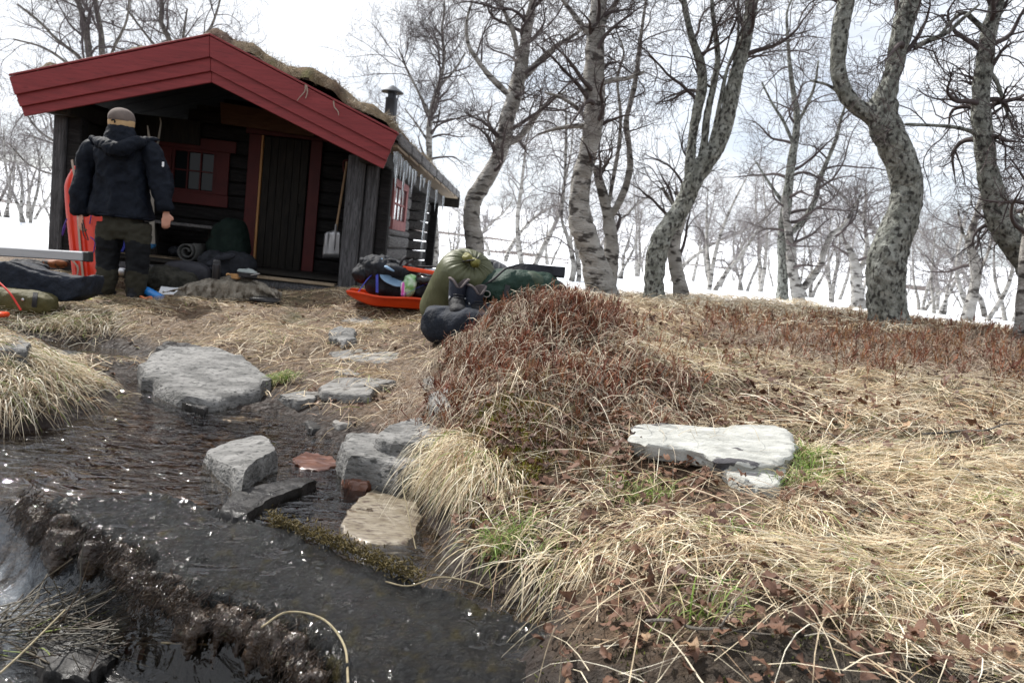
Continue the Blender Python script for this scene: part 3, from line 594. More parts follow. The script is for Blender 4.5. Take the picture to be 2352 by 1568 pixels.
ti = np.arange(TX.size).reshape(TX.shape); tf = np.stack([ti[:-1, :-1], ti[:-1, 1:], ti[1:, 1:], ti[1:, :-1]], -1).reshape(-1, 4)
Vt = np.stack([TX, TY, TZ], -1).reshape(-1, 3); M_ = np.array(_ci)
Vt2 = Vt @ M_[:3, :3].T + M_[:3, 3]
turf = put('turf_roof', mesh_np('turf_roof', Vt2, tf, True, tcx.reshape(-1, 3)), cab, m_turfsoil)
def turfz(x, y):
    i = np.clip(np.searchsorted(tx, x)-1, 0, len(tx)-2); j = np.clip(np.searchsorted(ty, y)-1, 0, len(ty)-2); return TZ[j, i]
# turf log along the right eave (weathered, cracked) and rafters under it
for i in range(9):
    y0 = YF+.03+i*.9; y1 = y0+.895; e0 = RT+[0, 0, 0]
    x0 = RT[0]-.065; x1 = RT[0]+.012+random.random()*.008; zt = RT[2]+.035; zb = RT[2]-.085
    box('turf_log', C((x0, y0, zb)), C((x1, y1, zt)), m_grey, cab, .012, .004)
    box('eave_board', C((x0-.32, y0, zb-.036)), C((x1-.03, y1, zb-.004)), m_plank, cab, .004, .003)
box('eave_purlin', C((RT[0]-.42, YF+.1, RT[2]-.30)), C((RT[0]-.26, YB, RT[2]-.13)), m_dark, cab, .02)
box('eave_purlin', C((LT[0]+.26, YF+.1, LT[2]-.30)), C((LT[0]+.42, YB, LT[2]-.13)), m_dark, cab, .02)
box('ridge_beam', C((RID[0]-.09, YF+.1, RID[2]-.27)), C((RID[0]+.09, YB, RID[2]-.09)), m_dark, cab, .02)
# rear gable end of the eave that shows past the corner
hexa('rear_eave_block', [C(p) for p in boxvf((RT[0]-.42, YB-.1, RT[2]-.30), (RT[0]+.03, YB, RT[2]-.03))[0]], m_dark, cab, .01)
# porch posts
def post(x0, x1, y0, y1, z0, z1, m): box('porch_post', C((x0, y0, z0)), C((x1, y1, z1)), m, cab, .015, .006)
post(-5.205, -5.075, 8.78, 9.0, .22, 1.95, m_greyv)
post(-5.072, -4.92, 8.82, 8.98, .22, 1.95, m_tar)  # dark board: shade on the rest of the left post, put into colour
post(-4.91, -4.85, 9.3, 9.42, .22, 2.0, m_dark)
post(-1.985, -1.80, 8.78, 8.98, .36, 1.86, m_greyv)
post(-1.79, -1.66, 8.84, 9.0, .36, 1.78, m_greyv)
post(-1.655, -1.53, 8.95, 9.12, .36, 1.76, m_tar)
# porch floor, sill log with round end, step planks
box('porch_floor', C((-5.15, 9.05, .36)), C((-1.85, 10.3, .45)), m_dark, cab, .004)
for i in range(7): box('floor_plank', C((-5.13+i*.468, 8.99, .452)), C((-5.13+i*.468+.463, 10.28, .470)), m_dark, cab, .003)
a = W(300, 622, 8.86); b = W(775, 657, 8.86)
G().add(*tube1([C((-5.1, 8.93, .345)), C((-3.4, 8.92, .34)), C((-1.93, 8.90, .335))], [.075, .08, .085], 20, 12)).put('sill_log', m_greyv, cab)
box('step_plank', C((-3.52, 8.80, .405)), C((-2.03, 8.97, .435)), m_plank, cab, .005, .003)
box('step_plank', C((-3.40, 8.83, .24)), C((-2.1, 8.95, .262)), m_greyv, cab, .005, .003)
# front wall logs at Y 10.3, cut out for door and window
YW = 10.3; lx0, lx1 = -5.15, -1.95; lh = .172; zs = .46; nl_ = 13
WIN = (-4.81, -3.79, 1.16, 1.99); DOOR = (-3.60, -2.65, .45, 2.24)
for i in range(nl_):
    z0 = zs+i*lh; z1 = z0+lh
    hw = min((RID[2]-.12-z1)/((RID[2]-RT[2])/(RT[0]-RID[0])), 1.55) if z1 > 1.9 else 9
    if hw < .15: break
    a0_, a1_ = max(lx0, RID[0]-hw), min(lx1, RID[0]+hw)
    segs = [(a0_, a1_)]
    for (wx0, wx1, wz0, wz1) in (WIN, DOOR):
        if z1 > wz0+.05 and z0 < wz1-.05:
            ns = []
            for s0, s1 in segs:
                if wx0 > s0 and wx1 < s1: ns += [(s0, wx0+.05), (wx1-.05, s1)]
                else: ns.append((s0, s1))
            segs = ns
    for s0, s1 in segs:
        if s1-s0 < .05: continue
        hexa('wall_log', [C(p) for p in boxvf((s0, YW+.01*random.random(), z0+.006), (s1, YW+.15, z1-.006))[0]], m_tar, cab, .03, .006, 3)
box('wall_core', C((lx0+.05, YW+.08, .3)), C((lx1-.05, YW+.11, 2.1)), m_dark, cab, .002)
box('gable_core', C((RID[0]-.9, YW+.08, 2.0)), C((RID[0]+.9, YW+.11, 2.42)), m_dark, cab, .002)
# left side wall of the porch and cabin, rear
for i in range(10):
    z0 = .3+i*lh
    box('wall_log', C((-5.25, 10.2, z0+.005)), C((-5.10, 16.2, z0+lh-.005)), m_tar, cab, .03)
# brown lintel board up in the porch
P = [W(507, 283, 10.1), W(722, 315, 10.1), W(722, 270, 10.1), W(505, 234, 10.1)]
hexa('lintel_beam', [C(p) for p in (P[0], P[1], P[1]+[0, .07, 0], P[0]+[0, .07, 0], P[3], P[2], P[2]+[0, .07, 0], P[3]+[0, .07, 0])], mat('brown_board', (.075, .035, .018), (.11, .055, .03), scale=7, rough=.8, bump=.4, stretch=(1, 6, 6)), cab, .006)
# front window
wn = thing('window', None, None, C(((WIN[0]+WIN[1])/2, YW, WIN[2]))); wn.parent = cab; bpy.context.view_layer.update(); _wi = wn.matrix_world.inverted()
def loc(inv, p): return tuple(inv @ Vector([float(v) for v in p]))
def fbox(name, x0, x1, y0, y1, z0, z1, m, par, inv, bev=.004): return box(name, loc(inv, (x0, y0, z0)), loc(inv, (x1, y1, z1)), m, par, bev, .001)
x0, x1, z0, z1 = WIN
fbox('frame', x0-.01, x1+.04, YW-.045, YW-.008, z1-.14, z1+.005, m_redd, wn, _wi); fbox('frame', x0+.06, x1-.02, YW-.045, YW-.008, z0, z0+.15, m_redd, wn, _wi)
fbox('frame', x0+.02, x0+.25, YW-.040, YW-.006, z0+.152, z1-.142, m_redd, wn, _wi); fbox('frame', x1-.20, x1-.03, YW-.040, YW-.006, z0+.152, z1-.142, m_redd, wn, _wi)
ix0, ix1, iz0, iz1 = x0+.25, x1-.20, z0+.15, z1-.14
fbox('sash', ix0, ix0+.035, YW-.02, YW+.02, iz0, iz1, m_redd, wn, _wi); fbox('sash', ix1-.035, ix1, YW-.02, YW+.02, iz0, iz1, m_redd, wn, _wi)
fbox('sash', ix0+.036, ix1-.036, YW-.02, YW+.02, iz0, iz0+.035, m_redd, wn, _wi); fbox('sash', ix0+.036, ix1-.036, YW-.02, YW+.02, iz1-.035, iz1, m_redd, wn, _wi)
pw = (ix1-ix0-.07)/3; ph = (iz1-iz0-.07)/2
for i in range(3):
    for j in range(2):
        fbox('pane', ix0+.035+i*pw+.008, ix0+.035+(i+1)*pw-.008, YW+.012, YW+.016, iz0+.035+j*ph+.008, iz0+.035+(j+1)*ph-.008, m_glass, wn, _wi, 0)
for i in (1, 2): fbox('muntin', ix0+.035+i*pw-.009, ix0+.035+i*pw+.009, YW-.012, YW+.018, iz0+.036, iz1-.036, m_redd, wn, _wi, .002)
fbox('muntin', ix0+.036, ix1-.036, YW-.014, YW+.017, iz0+.035+ph-.009, iz0+.035+ph+.009, m_redd, wn, _wi, .002)
# door frame and door (standing slightly ajar, pale edge showing)
dx0, dx1, dz0, dz1 = DOOR
for a in ((dx0+.02, dx0+.175, dz0, dz1-.125), (dx1-.145, dx1-.0, dz0-.02, dz1-.125), (dx0-.03, dx1+.05, dz1-.12, dz1)):
    box('door_frame', C((a[0], YW-.06, a[2])), C((a[1], YW-.012, a[3])), m_redd, cab, .004)
dr = thing('door', None, None, C((dx0+.20, YW-.03, dz0))); dr.parent = cab; bpy.context.view_layer.update(); _di = dr.matrix_world.inverted()
DW = dx1-.16-(dx0+.215); dzt = dz1-.13
fbox('door_edge', dx0+.185, dx0+.21, YW-.085, YW-.03, dz0+.005, dzt, m_orange, dr, _di, .002)
nb = 6
for i in range(nb): fbox('board', dx0+.213+i*DW/nb, dx0+.213+(i+1)*DW/nb-.006, YW-.055, YW-.03, dz0+.01, dzt-.005, m_dark, dr, _di, .004)
G().add(*tube1([loc(_di, (dx1-.24, YW-.06, 1.3)), loc(_di, (dx1-.24, YW-.10, 1.3)), loc(_di, (dx1-.24, YW-.10, 1.18)), loc(_di, (dx1-.24, YW-.06, 1.18))], .008, 8, 12)).put('handle', m_dark, dr)
# porch bench: seat plank and low shelf plank
bn = thing('porch_bench', 'grey plank bench under the red framed window on the porch', 'bench', (-4.4, 10.1, .47))
def wb(name, p, q, w, h, m, par):
    o = beam(name, np.array(p)-np.array(par.location), np.array(q)-np.array(par.location), w, h, m, par, .004, rough=.003); return o
wb('seat', W(345, 507, 9.9), W(505, 525, 9.9), .30, .035, m_grey, bn)
wb('shelf', W(280, 582, 9.75), W(480, 603, 9.75), .34, .03, m_plank, bn)
wb('front_board', W(275, 603, 9.7)+[0, 0, -.02], W(470, 622, 9.7)+[0, 0, -.02], .02, .14, m_greyv, bn)
wb('leg', W(352, 512, 9.95), W(352, 585, 9.95), .06, .12, m_dark, bn); wb('leg', W(490, 528, 9.95), W(490, 600, 9.95), .06, .12, m_dark, bn)
box('porch_side_wall', C((-5.16, 8.95, .3)), C((-5.06, 10.35, 2.15)), m_dark, cab, .004)
box('porch_gable_board', C((-5.1, 10.2, 1.9)), C((-4.2, 10.26, 2.2)), m_dark, cab, .004)
# right side: wall sections of stacked logs with projecting ends
XR = -1.74
def stack(x0, x1, y0, y1, z0, z1, hh, m, gap=.006, jit=.02, name='side_log'):
    z = z0
    while z < z1-.03:
        j = random.random()*jit
        box(name, C((x0, y0+j, z+gap)), C((x1+j*.5, y1-j*.3, min(z+hh, z1)-gap)), m, cab, .02, .004); z += hh
stack(-1.98, -1.86, 9.15, 10.25, .4, 1.8, .165, m_tar)
stack(XR-.16, XR, 10.05, 12.1, .38, 1.13, .165, m_grey, .006, .06)
stack(XR-.16, XR-.01, 10.08, 10.32, 1.13, 1.86, .165, m_grey, .006, .09)
stack(XR-.16, XR, 11.62, 12.1, 1.13, 1.88, .165, m_grey, .006, .03)
stack(-2.02, -1.92, 12.1, 13.3, .38, 1.9, .165, m_tar)
stack(XR-.2, XR+.07, 13.3, 13.56, .38, 1.9, .16, m_grey, .010, .05, 'log_end')
stack(-1.96, -1.84, 13.6, 15.6, .3, 1.88, .18, m_tar, .014, .05)
box('corner_post', C((-1.86, 15.45, .3)), C((-1.70, 15.62, 1.88)), m_tar, cab, .01)
box('inner_wall', C((-2.3, 10.47, .3)), C((-2.04, 13.58, 1.9)), m_dark, cab, .01)
box('rear_wall', C((-5.1, 16.1, .3)), C((-2.2, 16.2, 2.1)), m_tar, cab, .01)
# side window
sw = thing('window', None, None, C((XR, 11, 1.13))); sw.parent = cab; sw['label'] = 'small red window in the sunless right wall'; bpy.context.view_layer.update(); _si = sw.matrix_world.inverted()
m_reds = mat('faded_red', (.25, .085, .085), (.34, .13, .125), scale=5, rough=.75, bump=.3)
def sb(name, y0, y1, z0, z1, xo, m, bev=.004, xi=.05): return box(name, loc(_si, (XR-xi, y0, z0)), loc(_si, (XR+xo, y1, z1)), m, sw, bev)
wy0, wy1, wz0, wz1 = 10.34, 11.60, 1.12, 1.80
sb('frame', wy0, wy1, wz0-.0, wz0+.13, .03, m_reds); sb('frame', wy0, wy1, wz1-.12, wz1, .03, m_reds); sb('frame', wy0, wy0+.16, wz0+.131, wz1-.121, .028, m_reds); sb('frame', wy1-.16, wy1, wz0+.131, wz1-.121, .028, m_reds)
hy = (wy1-wy0-.32)/3; hz_ = (wz1-wz0-.25)/2
m_glassb = mat('snow_reflection_glass', (.25, .27, .30), rough=.05, bump=0, spec=1, coat=1)  # pale base colour stands in for snow reflected in the panes
for i in range(3):
    for j in range(2): sb('pane', wy0+.16+i*hy+.01, wy0+.16+(i+1)*hy-.01, wz0+.13+j*hz_+.01, wz0+.13+(j+1)*hz_-.01, .006, m_glassb, 0, .01)
for i in (1, 2): sb('muntin', wy0+.16+i*hy-.012, wy0+.16+i*hy+.012, wz0+.131, wz1-.121, .018, m_reds, .002, .01)
sb('muntin', wy0+.161, wy1-.161, wz0+.13+hz_-.012, wz0+.13+hz_+.012, .016, m_reds, .002, .01)
# icicles
m_ice = mat('ice', (.86, .92, .96), rough=.08, bump=.2, bscale=30, trans=.75, ior=1.31, spec=.6)
ice = [(907, 352, 28), (911, 352, 62), (915, 356, 90), (919, 358, 40), (924, 366, 55), (931, 374, 88), (937, 378, 38), (943, 385, 46), (950, 392, 60), (968, 404, 40), (975, 411, 26), (985, 420, 22), (1003, 438, 52), (1019, 452, 45), (956, 396, 34), (933, 372, 30)]
first = None
IL = {0: 'short icicle nearest the red barge board', 1: 'second icicle from the red barge board', 2: 'long icicle between barge board and side window', 3: 'small icicle high before the side window', 4: 'icicle over the near edge of the side window', 5: 'longest thin icicle in front of the side window', 6: 'short icicle above the middle of the side window', 7: 'icicle over the far edge of the side window', 8: 'icicle just past the side window', 9: 'icicle midway between side window and ice column', 10: 'short icicle just before the ice column', 11: 'tiny icicle at the head of the ice column', 12: 'first icicle beyond the ice column', 13: 'last icicle near the rear end of the eave', 14: 'small icicle between side window and the eave middle', 15: 'stubby icicle behind the longest thin one'}
for i, (px, py, ln) in enumerate(ice):
    p = Wx(px, py, RT[0]-.02); s = p[1]/FPX
    l = ln*s*.93; r = .010+.00012*ln+.004*random.random()
    pts = [(0, 0, 0), (.004, .0, -l*.35), (-.003, .003, -l*.7), (0, 0, -l)]
    o = add_tube('icicle', pts, [r, r*.8, r*.5, .0015], m_ice, None, 8, 12); o.location = p+[0, 0, .015]
    side = ['above the side window', 'beyond the side window toward the rear'][i > 8 and i < 14]
    tag(o, IL[i], 'icicle', 'icicles hanging from the right eave')
o = add_tube('ice_column', [(0, 0, .02), (-.012, 0, -.4), (-.035, .05, -.8), (-.04, .05, -1.0)], [.024, .016, .010, .003], m_ice, None, 8, 18); o.location = Wx(987, 418, RT[0]-.06)
tag(o, 'longest icicle, running down nearly the whole right wall', 'icicle', 'icicles hanging from the right eave')
# chimney pipe with cap
m_pipe = mat('stove_pipe', (.045, .048, .055), (.075, .08, .09), scale=6, rough=.45, bump=.15, metal=.6)
cb = W(897, 262, 11.4); chm = thing('chimney_pipe', None, None, C(cb)); chm.parent = cab
G().add(*lathe([(.085, -.35), (.085, .19), (.09, .2), (.09, .215), (.06, .22), (.06, .30)], seg=28)).put('pipe', m_pipe, chm)
G().add(*lathe([(.155, .29), (.155, .302), (.09, .345), (.012, .39), (.001, .392)], seg=28)).put('cap', m_pipe, chm)
for a in (0, 2.1, 4.2): add_tube('cap_strap', [(.08*math.cos(a), .08*math.sin(a), .2), (.10*math.cos(a), .10*math.sin(a), .30)], .005, m_pipe, chm, 6)
# wooden handle, rope hanging loops on the barge board
# ------------------------------------------------------------------ birches
m_bark = mat('birch_bark', (.26, .245, .22), (.50, .48, .45), (.07, .062, .056), scale=4, s3=8, lo3=.53, hi3=.61, rough=.92, bump=1.0, bscale=24, bdist=.04, stretch=(1, 1, 2.4), detail=12)
m_lich = mat('lichen_bark', (.18, .187, .16), (.42, .43, .39), (.050, .048, .043), scale=12, s3=24, lo3=.49, hi3=.61, detail=14, rough=.95, bump=1.2, bscale=36, bdist=.035, stretch=(1.4, 1.4, 1))
m_brown = mat('brown_bark', (.12, .105, .088), (.21, .19, .165), (.04, .036, .033), scale=7, s3=18, lo3=.5, hi3=.62, rough=.95, bump=1.0, bscale=30, bdist=.03)
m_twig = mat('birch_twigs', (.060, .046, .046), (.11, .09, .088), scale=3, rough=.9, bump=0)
m_twigf = mat('hazed_far_twigs', (.155, .138, .135), (.25, .23, .225), scale=2, rough=.95, bump=0)  # paler than the near twigs: distance haze put into the colour
def wiggle(p0, d0, Ln, K, wig, g, up=.0, droop=0.0):
    """polylines (n,K,3) grown from p0 along d0 with bends"""
    n = len(p0); P = np.zeros((n, K, 3)); P[:, 0] = p0; d = d0/np.linalg.norm(d0, axis=1, keepdims=True)
    acc = g.normal(0, wig, (n, 3))
    for k in range(1, K):
        acc = .55*acc+g.normal(0, wig, (n, 3)); d = d+acc; d[:, 2] += up/K-droop/K; d /= np.linalg.norm(d, axis=1, keepdims=True)
        P[:, k] = P[:, k-1]+d*(Ln/(K-1))[:, None]
    return P
def children(P, R, per, g, l0, l1, K, wig, ang=(.5, 1.2), tmin=.15, rr=.5, up=.15, droop=0):
    n, Kp, _ = P.shape; N = n*per; par = np.repeat(np.arange(n), per); t = tmin+(1-tmin)*g.random(N)**.85; f = t*(Kp-1); i = np.minimum(f.astype(int), Kp-2); u = (f-i)[:, None]
    p = P[par, i]*(1-u)+P[par, i+1]*u; T = P[par, i+1]-P[par, i]; T /= np.linalg.norm(T, axis=1, keepdims=True)+1e-9
    q = g.normal(0, 1, (N, 3)); q -= (q*T).sum(1, keepdims=True)*T; q /= np.linalg.norm(q, axis=1, keepdims=True)
    a = g.uniform(*ang, N)[:, None]; d = T*np.cos(a)+q*np.sin(a)
    Ln = g.uniform(l0, l1, N)*(1-.45*t); r0 = (R[par, i]*(1-u[:, 0])+R[par, i+1]*u[:, 0])*rr
    return wiggle(p, d, Ln, K, wig, g, up, droop), r0, N
def taper(r0, K, end): t = np.linspace(0, 1, K)[None]; return np.maximum(r0[:, None]*(1-t)+end*t, end)
def crown(limbs, g, n1=26, l1=(.9, 2.0), n2=7, n3=5, n4=2, wig=.22, rmin=.0016, tmin=.3, fac=1.0, up=.25):
    """limbs: list of (K,4) arrays x y z r (object space) -> (V,F) of boughs and of twigs"""
    P = np.stack([resample(L_, 16) for L_ in limbs]); w = np.array([np.linalg.norm(np.diff(L_[:, :3], axis=0), axis=1).sum() for L_ in limbs])
    out1, out2 = [], []; cnt = np.maximum(1, (n1*w/w.sum()).astype(int)); P1s, r1s = [], []
    for k in range(len(limbs)):
        a, r, N = children(P[k:k+1, :, :3], P[k:k+1, :, 3], cnt[k], g, l1[0]*fac, l1[1]*fac, 12, wig*.62, (.6, 1.25), tmin, .42, up); P1s.append(a); r1s.append(np.minimum(r, .03*fac+.004))
    P1 = np.concatenate(P1s); r1 = np.concatenate(r1s); R1 = taper(r1, 12, rmin*2)
    P2, r2, _ = children(P1, R1, n2, g, .35*fac, .95*fac, 7, wig*1.15, (.4, 1.1), .12, .55, up); R2 = taper(np.minimum(r2, .010), 7, rmin*1.3)
    P3, r3, _ = children(P2, R2, n3, g, .16*fac, .5*fac, 4, wig*1.2, (.35, 1.0), .1, .6, up*.6); R3 = taper(np.minimum(r3, .005), 4, rmin)
    parts = [(P1, R1, 5), (P2, R2, 3), (P3, R3, 3)]
    if n4:
        P4, r4, _ = children(P3, R3, n4, g, .08*fac, .24*fac, 3, wig*1.1, (.3, .9), .15, .8, up*.4); parts.append((P4, taper(np.minimum(r4, .003), 3, rmin*.8), 3))
    Vs, Fs, o = [], [], 0
    for p, r, s in parts:
        V, F = tubes(p, r, s); Vs.append(V); Fs.append(F+o); o += len(V)
    return np.concatenate(Vs), np.concatenate(Fs)
def limb_mesh(L_, sides, seed, rough=.17, ring=.03, lump=.20):
    """trunk or limb with knotty skin; L_ rows x y z r"""
    ln = np.linalg.norm(np.diff(L_[:, :3], axis=0), axis=1).sum(); n = max(10, int(ln/ring)); Q = smoothpoly(L_, n)
    V, F = tubes(Q[None, :, :3], Q[None, :, 3], sides); V = V.reshape(n, sides, 3)
    cpt = Q[:, None, :3]; d = V-cpt; rr = np.linalg.norm(d, axis=2, keepdims=True); dirn = d/(rr+1e-9)
    nn = fbm(V[..., 0]*5+seed, V[..., 1]*5, V[..., 2]*4, 3, seed)*lump + fbm(V[..., 0]*22, V[..., 1]*22, V[..., 2]*16, 3, seed+3)*rough
    V = cpt+dirn*rr*(1+nn[..., None]); V = V.reshape(-1, 3)
    return V, [tuple(f) for f in F]+[tuple(range((n-1)*sides, n*sides))]
def px_limb(pts, Y):
    """surveyed limb: (px, py, width_px[, dY]) -> world rows x y z r"""
    o = []
    for q in pts:
        y = Y+(q[3] if len(q) > 3 else 0); p = W(q[0], q[1], y); o.append([*p, q[2]*y/FPX/2])
    return np.array(o)
def birch(name, label, Y, limbs, m, seed, group='birches around the cabin', crown_kw=None, sides=22, twm=None, minring=.035, skip_crown=()):
    g = np.random.default_rng(seed); Ls = [px_limb(l, Y) for l in limbs]; base = Ls[0][0, :3].copy()
    gz = float(H(base[0], base[1])); 
    base[2] = gz
    first = Ls[0][0].copy()
    if first[2] > gz-.12:                      # trunk runs into the ground with a root flare
        fl = first.copy(); fl[2] = gz-.15; fl[3] *= 1.25; Ls[0] = np.vstack([fl, Ls[0]]) if first[2] > gz-.02 else Ls[0]
        if first[2] <= gz-.02: Ls[0][0, 2] = gz-.15
    t = thing(name, label, 'tree', base, 0, group)
    for k, L_ in enumerate(Ls):
        L2 = L_.copy(); L2[:, :3] -= base; V, F = limb_mesh(L2, sides if k == 0 else max(10, sides-8), seed*7+k, ring=minring)
        G().add(V, F).put(['limb', 'trunk'][k == 0], m, t, True, None)
    C_ = [np.c_[L_[:, :3]-base, L_[:, 3]] for i, L_ in enumerate(Ls) if i not in skip_crown]
    V, F = crown(C_, g, **(crown_kw or {})); put('twigs', mesh_np('twigs', V, F), t, twm or m_twig)
    return t
def ext(pts, dx, dy, n=3, w1=.3):
    """carry a limb on above the picture's edge"""
    q = list(pts[-1]); o = list(pts)
    for k in range(1, n+1): o.append((q[0]+dx*k+random.uniform(-18, 18), q[1]-dy*k, q[2]*(1-(1-w1)*k/n)))
    return o
birch('birch', 'curving birch behind the olive sack, dark at the foot, lit on its right above', 10.6,
      [ext([(1090, 640, 42), (1092, 575, 40), (1083, 510, 38), (1088, 462, 38), (1112, 420, 37), (1140, 370, 33), (1158, 320, 33), (1166, 270, 33), (1182, 225, 34), (1195, 170, 32), (1204, 110, 24), (1216, 50, 20), (1225, 0, 18)], 6, 60),
       [(1164, 330, 16), (1190, 318, 15), (1215, 290, 13), (1240, 255, 11), (1268, 230, 8), (1300, 210, 5)],
       [(1192, 190, 16), (1215, 165, 16), (1245, 135, 14), (1280, 105, 11), (1320, 80, 8), (1360, 50, 5)],
       [(1180, 230, 14), (1150, 200, 13), (1120, 170, 12), (1095, 135, 10), (1075, 100, 8), (1072, 50, 6), (1085, 0, 4)],
       [(1190, 130, 12), (1180, 80, 11), (1160, 30, 9), (1130, -30, 6)]], m_bark, 11,
      crown_kw=dict(n1=48, n2=7, n3=6, n4=2, l1=(.9, 2.1), wig=.28, tmin=.32, fac=.92))
birch('birch', 'thick pale birch with flaking bark rising beside the green backpack', 8.5,
      [ext([(1390, 700, 92), (1388, 690, 80), (1378, 660, 66), (1370, 620, 60), (1350, 560, 58), (1334, 510, 54), (1330, 460, 48), (1336, 410, 44), (1350, 355, 42), (1362, 290, 44), (1366, 230, 46), (1364, 170, 44), (1366, 110, 42), (1372, 50, 38), (1378, 0, 34)], 4, 60),
       [(1362, 300, 13), (1340, 290, 12), (1300, 292, 10), (1262, 300, 8), (1235, 310, 5)],
       [(1360, 280, 13), (1338, 262, 11), (1322, 245, 9), (1290, 225, 8), (1250, 212, 5)],
       [(1372, 200, 14), (1400, 185, 12), (1440, 180, 10), (1480, 165, 6)],
       [(1364, 90, 14), (1330, 50, 12), (1300, 10, 10), (1260, -40, 7)],
       [(1376, 60, 14), (1405, 20, 12), (1440, -30, 9)]], m_bark, 12,
      crown_kw=dict(n1=34, n2=7, n3=6, n4=2, l1=(.7, 1.7), wig=.28, tmin=.40, fac=.85), sides=28, minring=.025)
birch('birch', 'slender forked birch standing close behind the thick pale one', 9.4,
      [[(1398, 690, 36), (1400, 640, 34), (1404, 580, 32), (1402, 530, 28), (1395, 490, 24), (1385, 450, 22), (1375, 410, 20), (1368, 380, 16)],
       ext([(1400, 500, 16), (1420, 470, 16), (1437, 430, 17), (1447, 385, 15), (1444, 330, 13), (1438, 280, 12), (1450, 230, 12), (1462, 170, 10), (1470, 100, 9), (1478, 40, 8)], 6, 60),
       ext([(1402, 560, 12), (1390, 520, 10), (1398, 470, 9), (1410, 400, 9), (1422, 330, 8), (1425, 260, 7), (1418, 180, 6)], 3, 60)], m_bark, 13,
      crown_kw=dict(n1=22, n2=6, n3=5, n4=2, l1=(.6, 1.5), wig=.26, tmin=.3, fac=.85))
birch('birch', 'lichen grey birch leaning right, forking into several upright stems', 8.4,
      [ext([(1503, 695, 50), (1502, 660, 46), (1507, 600, 44), (1520, 545, 46), (1548, 505, 44), (1572, 465, 40), (1592, 415, 42), (1618, 375, 42), (1648, 335, 36), (1668, 285, 34), (1680, 225, 34), (1695, 160, 30), (1708, 100, 30), (1722, 40, 27), (1730, -20, 26)], 8, 60),
       ext([(1582, 440, 24), (1584, 390, 24), (1590, 320, 22), (1600, 260, 22), (1612, 205, 22), (1610, 150, 20), (1590, 90, 16), (1578, 40, 14), (1566, -20, 12)], -5, 60),
       ext([(1602, 400, 16), (1616, 340, 16), (1624, 270, 16), (1638, 200, 15), (1648, 140, 13), (1644, 80, 11), (1636, 20, 10)], 0, 60),
       ext([(1620, 370, 11), (1640, 300, 10), (1655, 230, 10), (1670, 160, 8)], 8, 60, w1=.4),
       [(1692, 170, 10), (1706, 150, 9), (1716, 130, 8), (1722, 118, 7)]], m_lich, 14,
      crown_kw=dict(n1=30, n2=7, n3=5, n4=2, l1=(.6, 1.7), wig=.27, tmin=.3, fac=.85), sides=26, minring=.025)
birch('birch', 'pale birch stem crossing just behind the leaning lichen grey one', 9.3,
      [[(1568, 700, 40), (1565, 690, 38), (1562, 650, 34), (1550, 600, 30), (1548, 560, 30), (1560, 510, 26), (1575, 470, 20), (1590, 430, 16), (1600, 380, 12)],
       [(1560, 520, 10), (1545, 470, 8), (1520, 430, 6)]], m_bark, 15, crown_kw=dict(n1=14, n2=6, n3=5, n4=1, fac=.7))
birch('birch', 'slim grey birch at the snow edge with a curved stem sweeping right', 12.5,
      [ext([(1795, 705, 34), (1797, 670, 26), (1798, 600, 24), (1796, 540, 22), (1805, 480, 22), (1812, 420, 20), (1818, 370, 20), (1828, 310, 16), (1830, 260, 14), (1822, 210, 12), (1814, 150, 9), (1810, 90, 7)], 2, 60),
       [(1812, 540, 14), (1850, 500, 14), (1872, 460, 13), (1880, 420, 12), (1900, 370, 11), (1920, 320, 9), (1930, 280, 7), (1945, 230, 4)],
       [(1802, 470, 9), (1780, 440, 8), (1760, 410, 6), (1735, 370, 4)], [(1826, 290, 8), (1850, 250, 8), (1870, 200, 6), (1880, 140, 4)], [(1822, 330, 8), (1800, 280, 7), (1775, 240, 6), (1750, 190, 4)]], m_lich, 16,
      crown_kw=dict(n1=40, n2=7, n3=6, n4=2, l1=(.8, 1.8), wig=.28, tmin=.25, fac=1.0), sides=16)
birch('birch', 'low forked birch growing out of the snow edge right of the slim grey one', 12.3,
      [[(1838, 712, 40), (1834, 690, 32), (1826, 650, 24), (1818, 600, 24), (1815, 560, 20), (1806, 500, 16), (1800, 450, 12)],
       [(1838, 670, 18), (1862, 640, 18), (1884, 610, 16), (1892, 580, 14), (1910, 540, 13), (1935, 520, 8), (1960, 480, 6), (1980, 440, 4)]], m_bark, 17,
      crown_kw=dict(n1=14, n2=6, n3=5, n4=2, l1=(.7, 1.6), wig=.22, fac=.9), sides=16)
birch('birch', 'biggest birch on the right, S shaped lichen covered trunk with two thick arms', 6.5,
      [[(2048, 765, 104), (2045, 745, 88), (2040, 715, 80), (2036, 650, 78), (2037, 600, 80), (2048, 560, 76), (2066, 520, 70), (2080, 475, 66), (2086, 430, 68), (2075, 385, 68), (2058, 345, 66), (2040, 310, 66), (2028, 270, 64), (2030, 235, 58), (2040, 200, 44), (2052, 160, 40), (2062, 110, 44), (2075, 60, 48), (2090, 0, 42), (2100, -60, 38), (2105, -150, 30), (2110, -250, 20)],
       [(2025, 285, 48), (1998, 262, 42), (1968, 245, 38), (1942, 215, 36), (1928, 180, 36), (1925, 140, 34), (1928, 90, 34), (1934, 45, 34), (1944, 0, 34), (1950, -60, 28), (1940, -140, 20)],
       [(2100, 110, 12), (2130, 95, 11), (2175, 75, 9), (2215, 40, 8), (2250, 10, 5)],
       [(2010, 245, 8), (2004, 235, 7), (1998, 228, 5)],
       [(1930, 215, 9), (1900, 195, 6), (1860, 185, 4)]], m_lich, 18,
      crown_kw=dict(n1=20, n2=6, n3=5, n4=2, l1=(.5, 1.3), wig=.28, tmin=.6, fac=.75), sides=34, minring=.018)
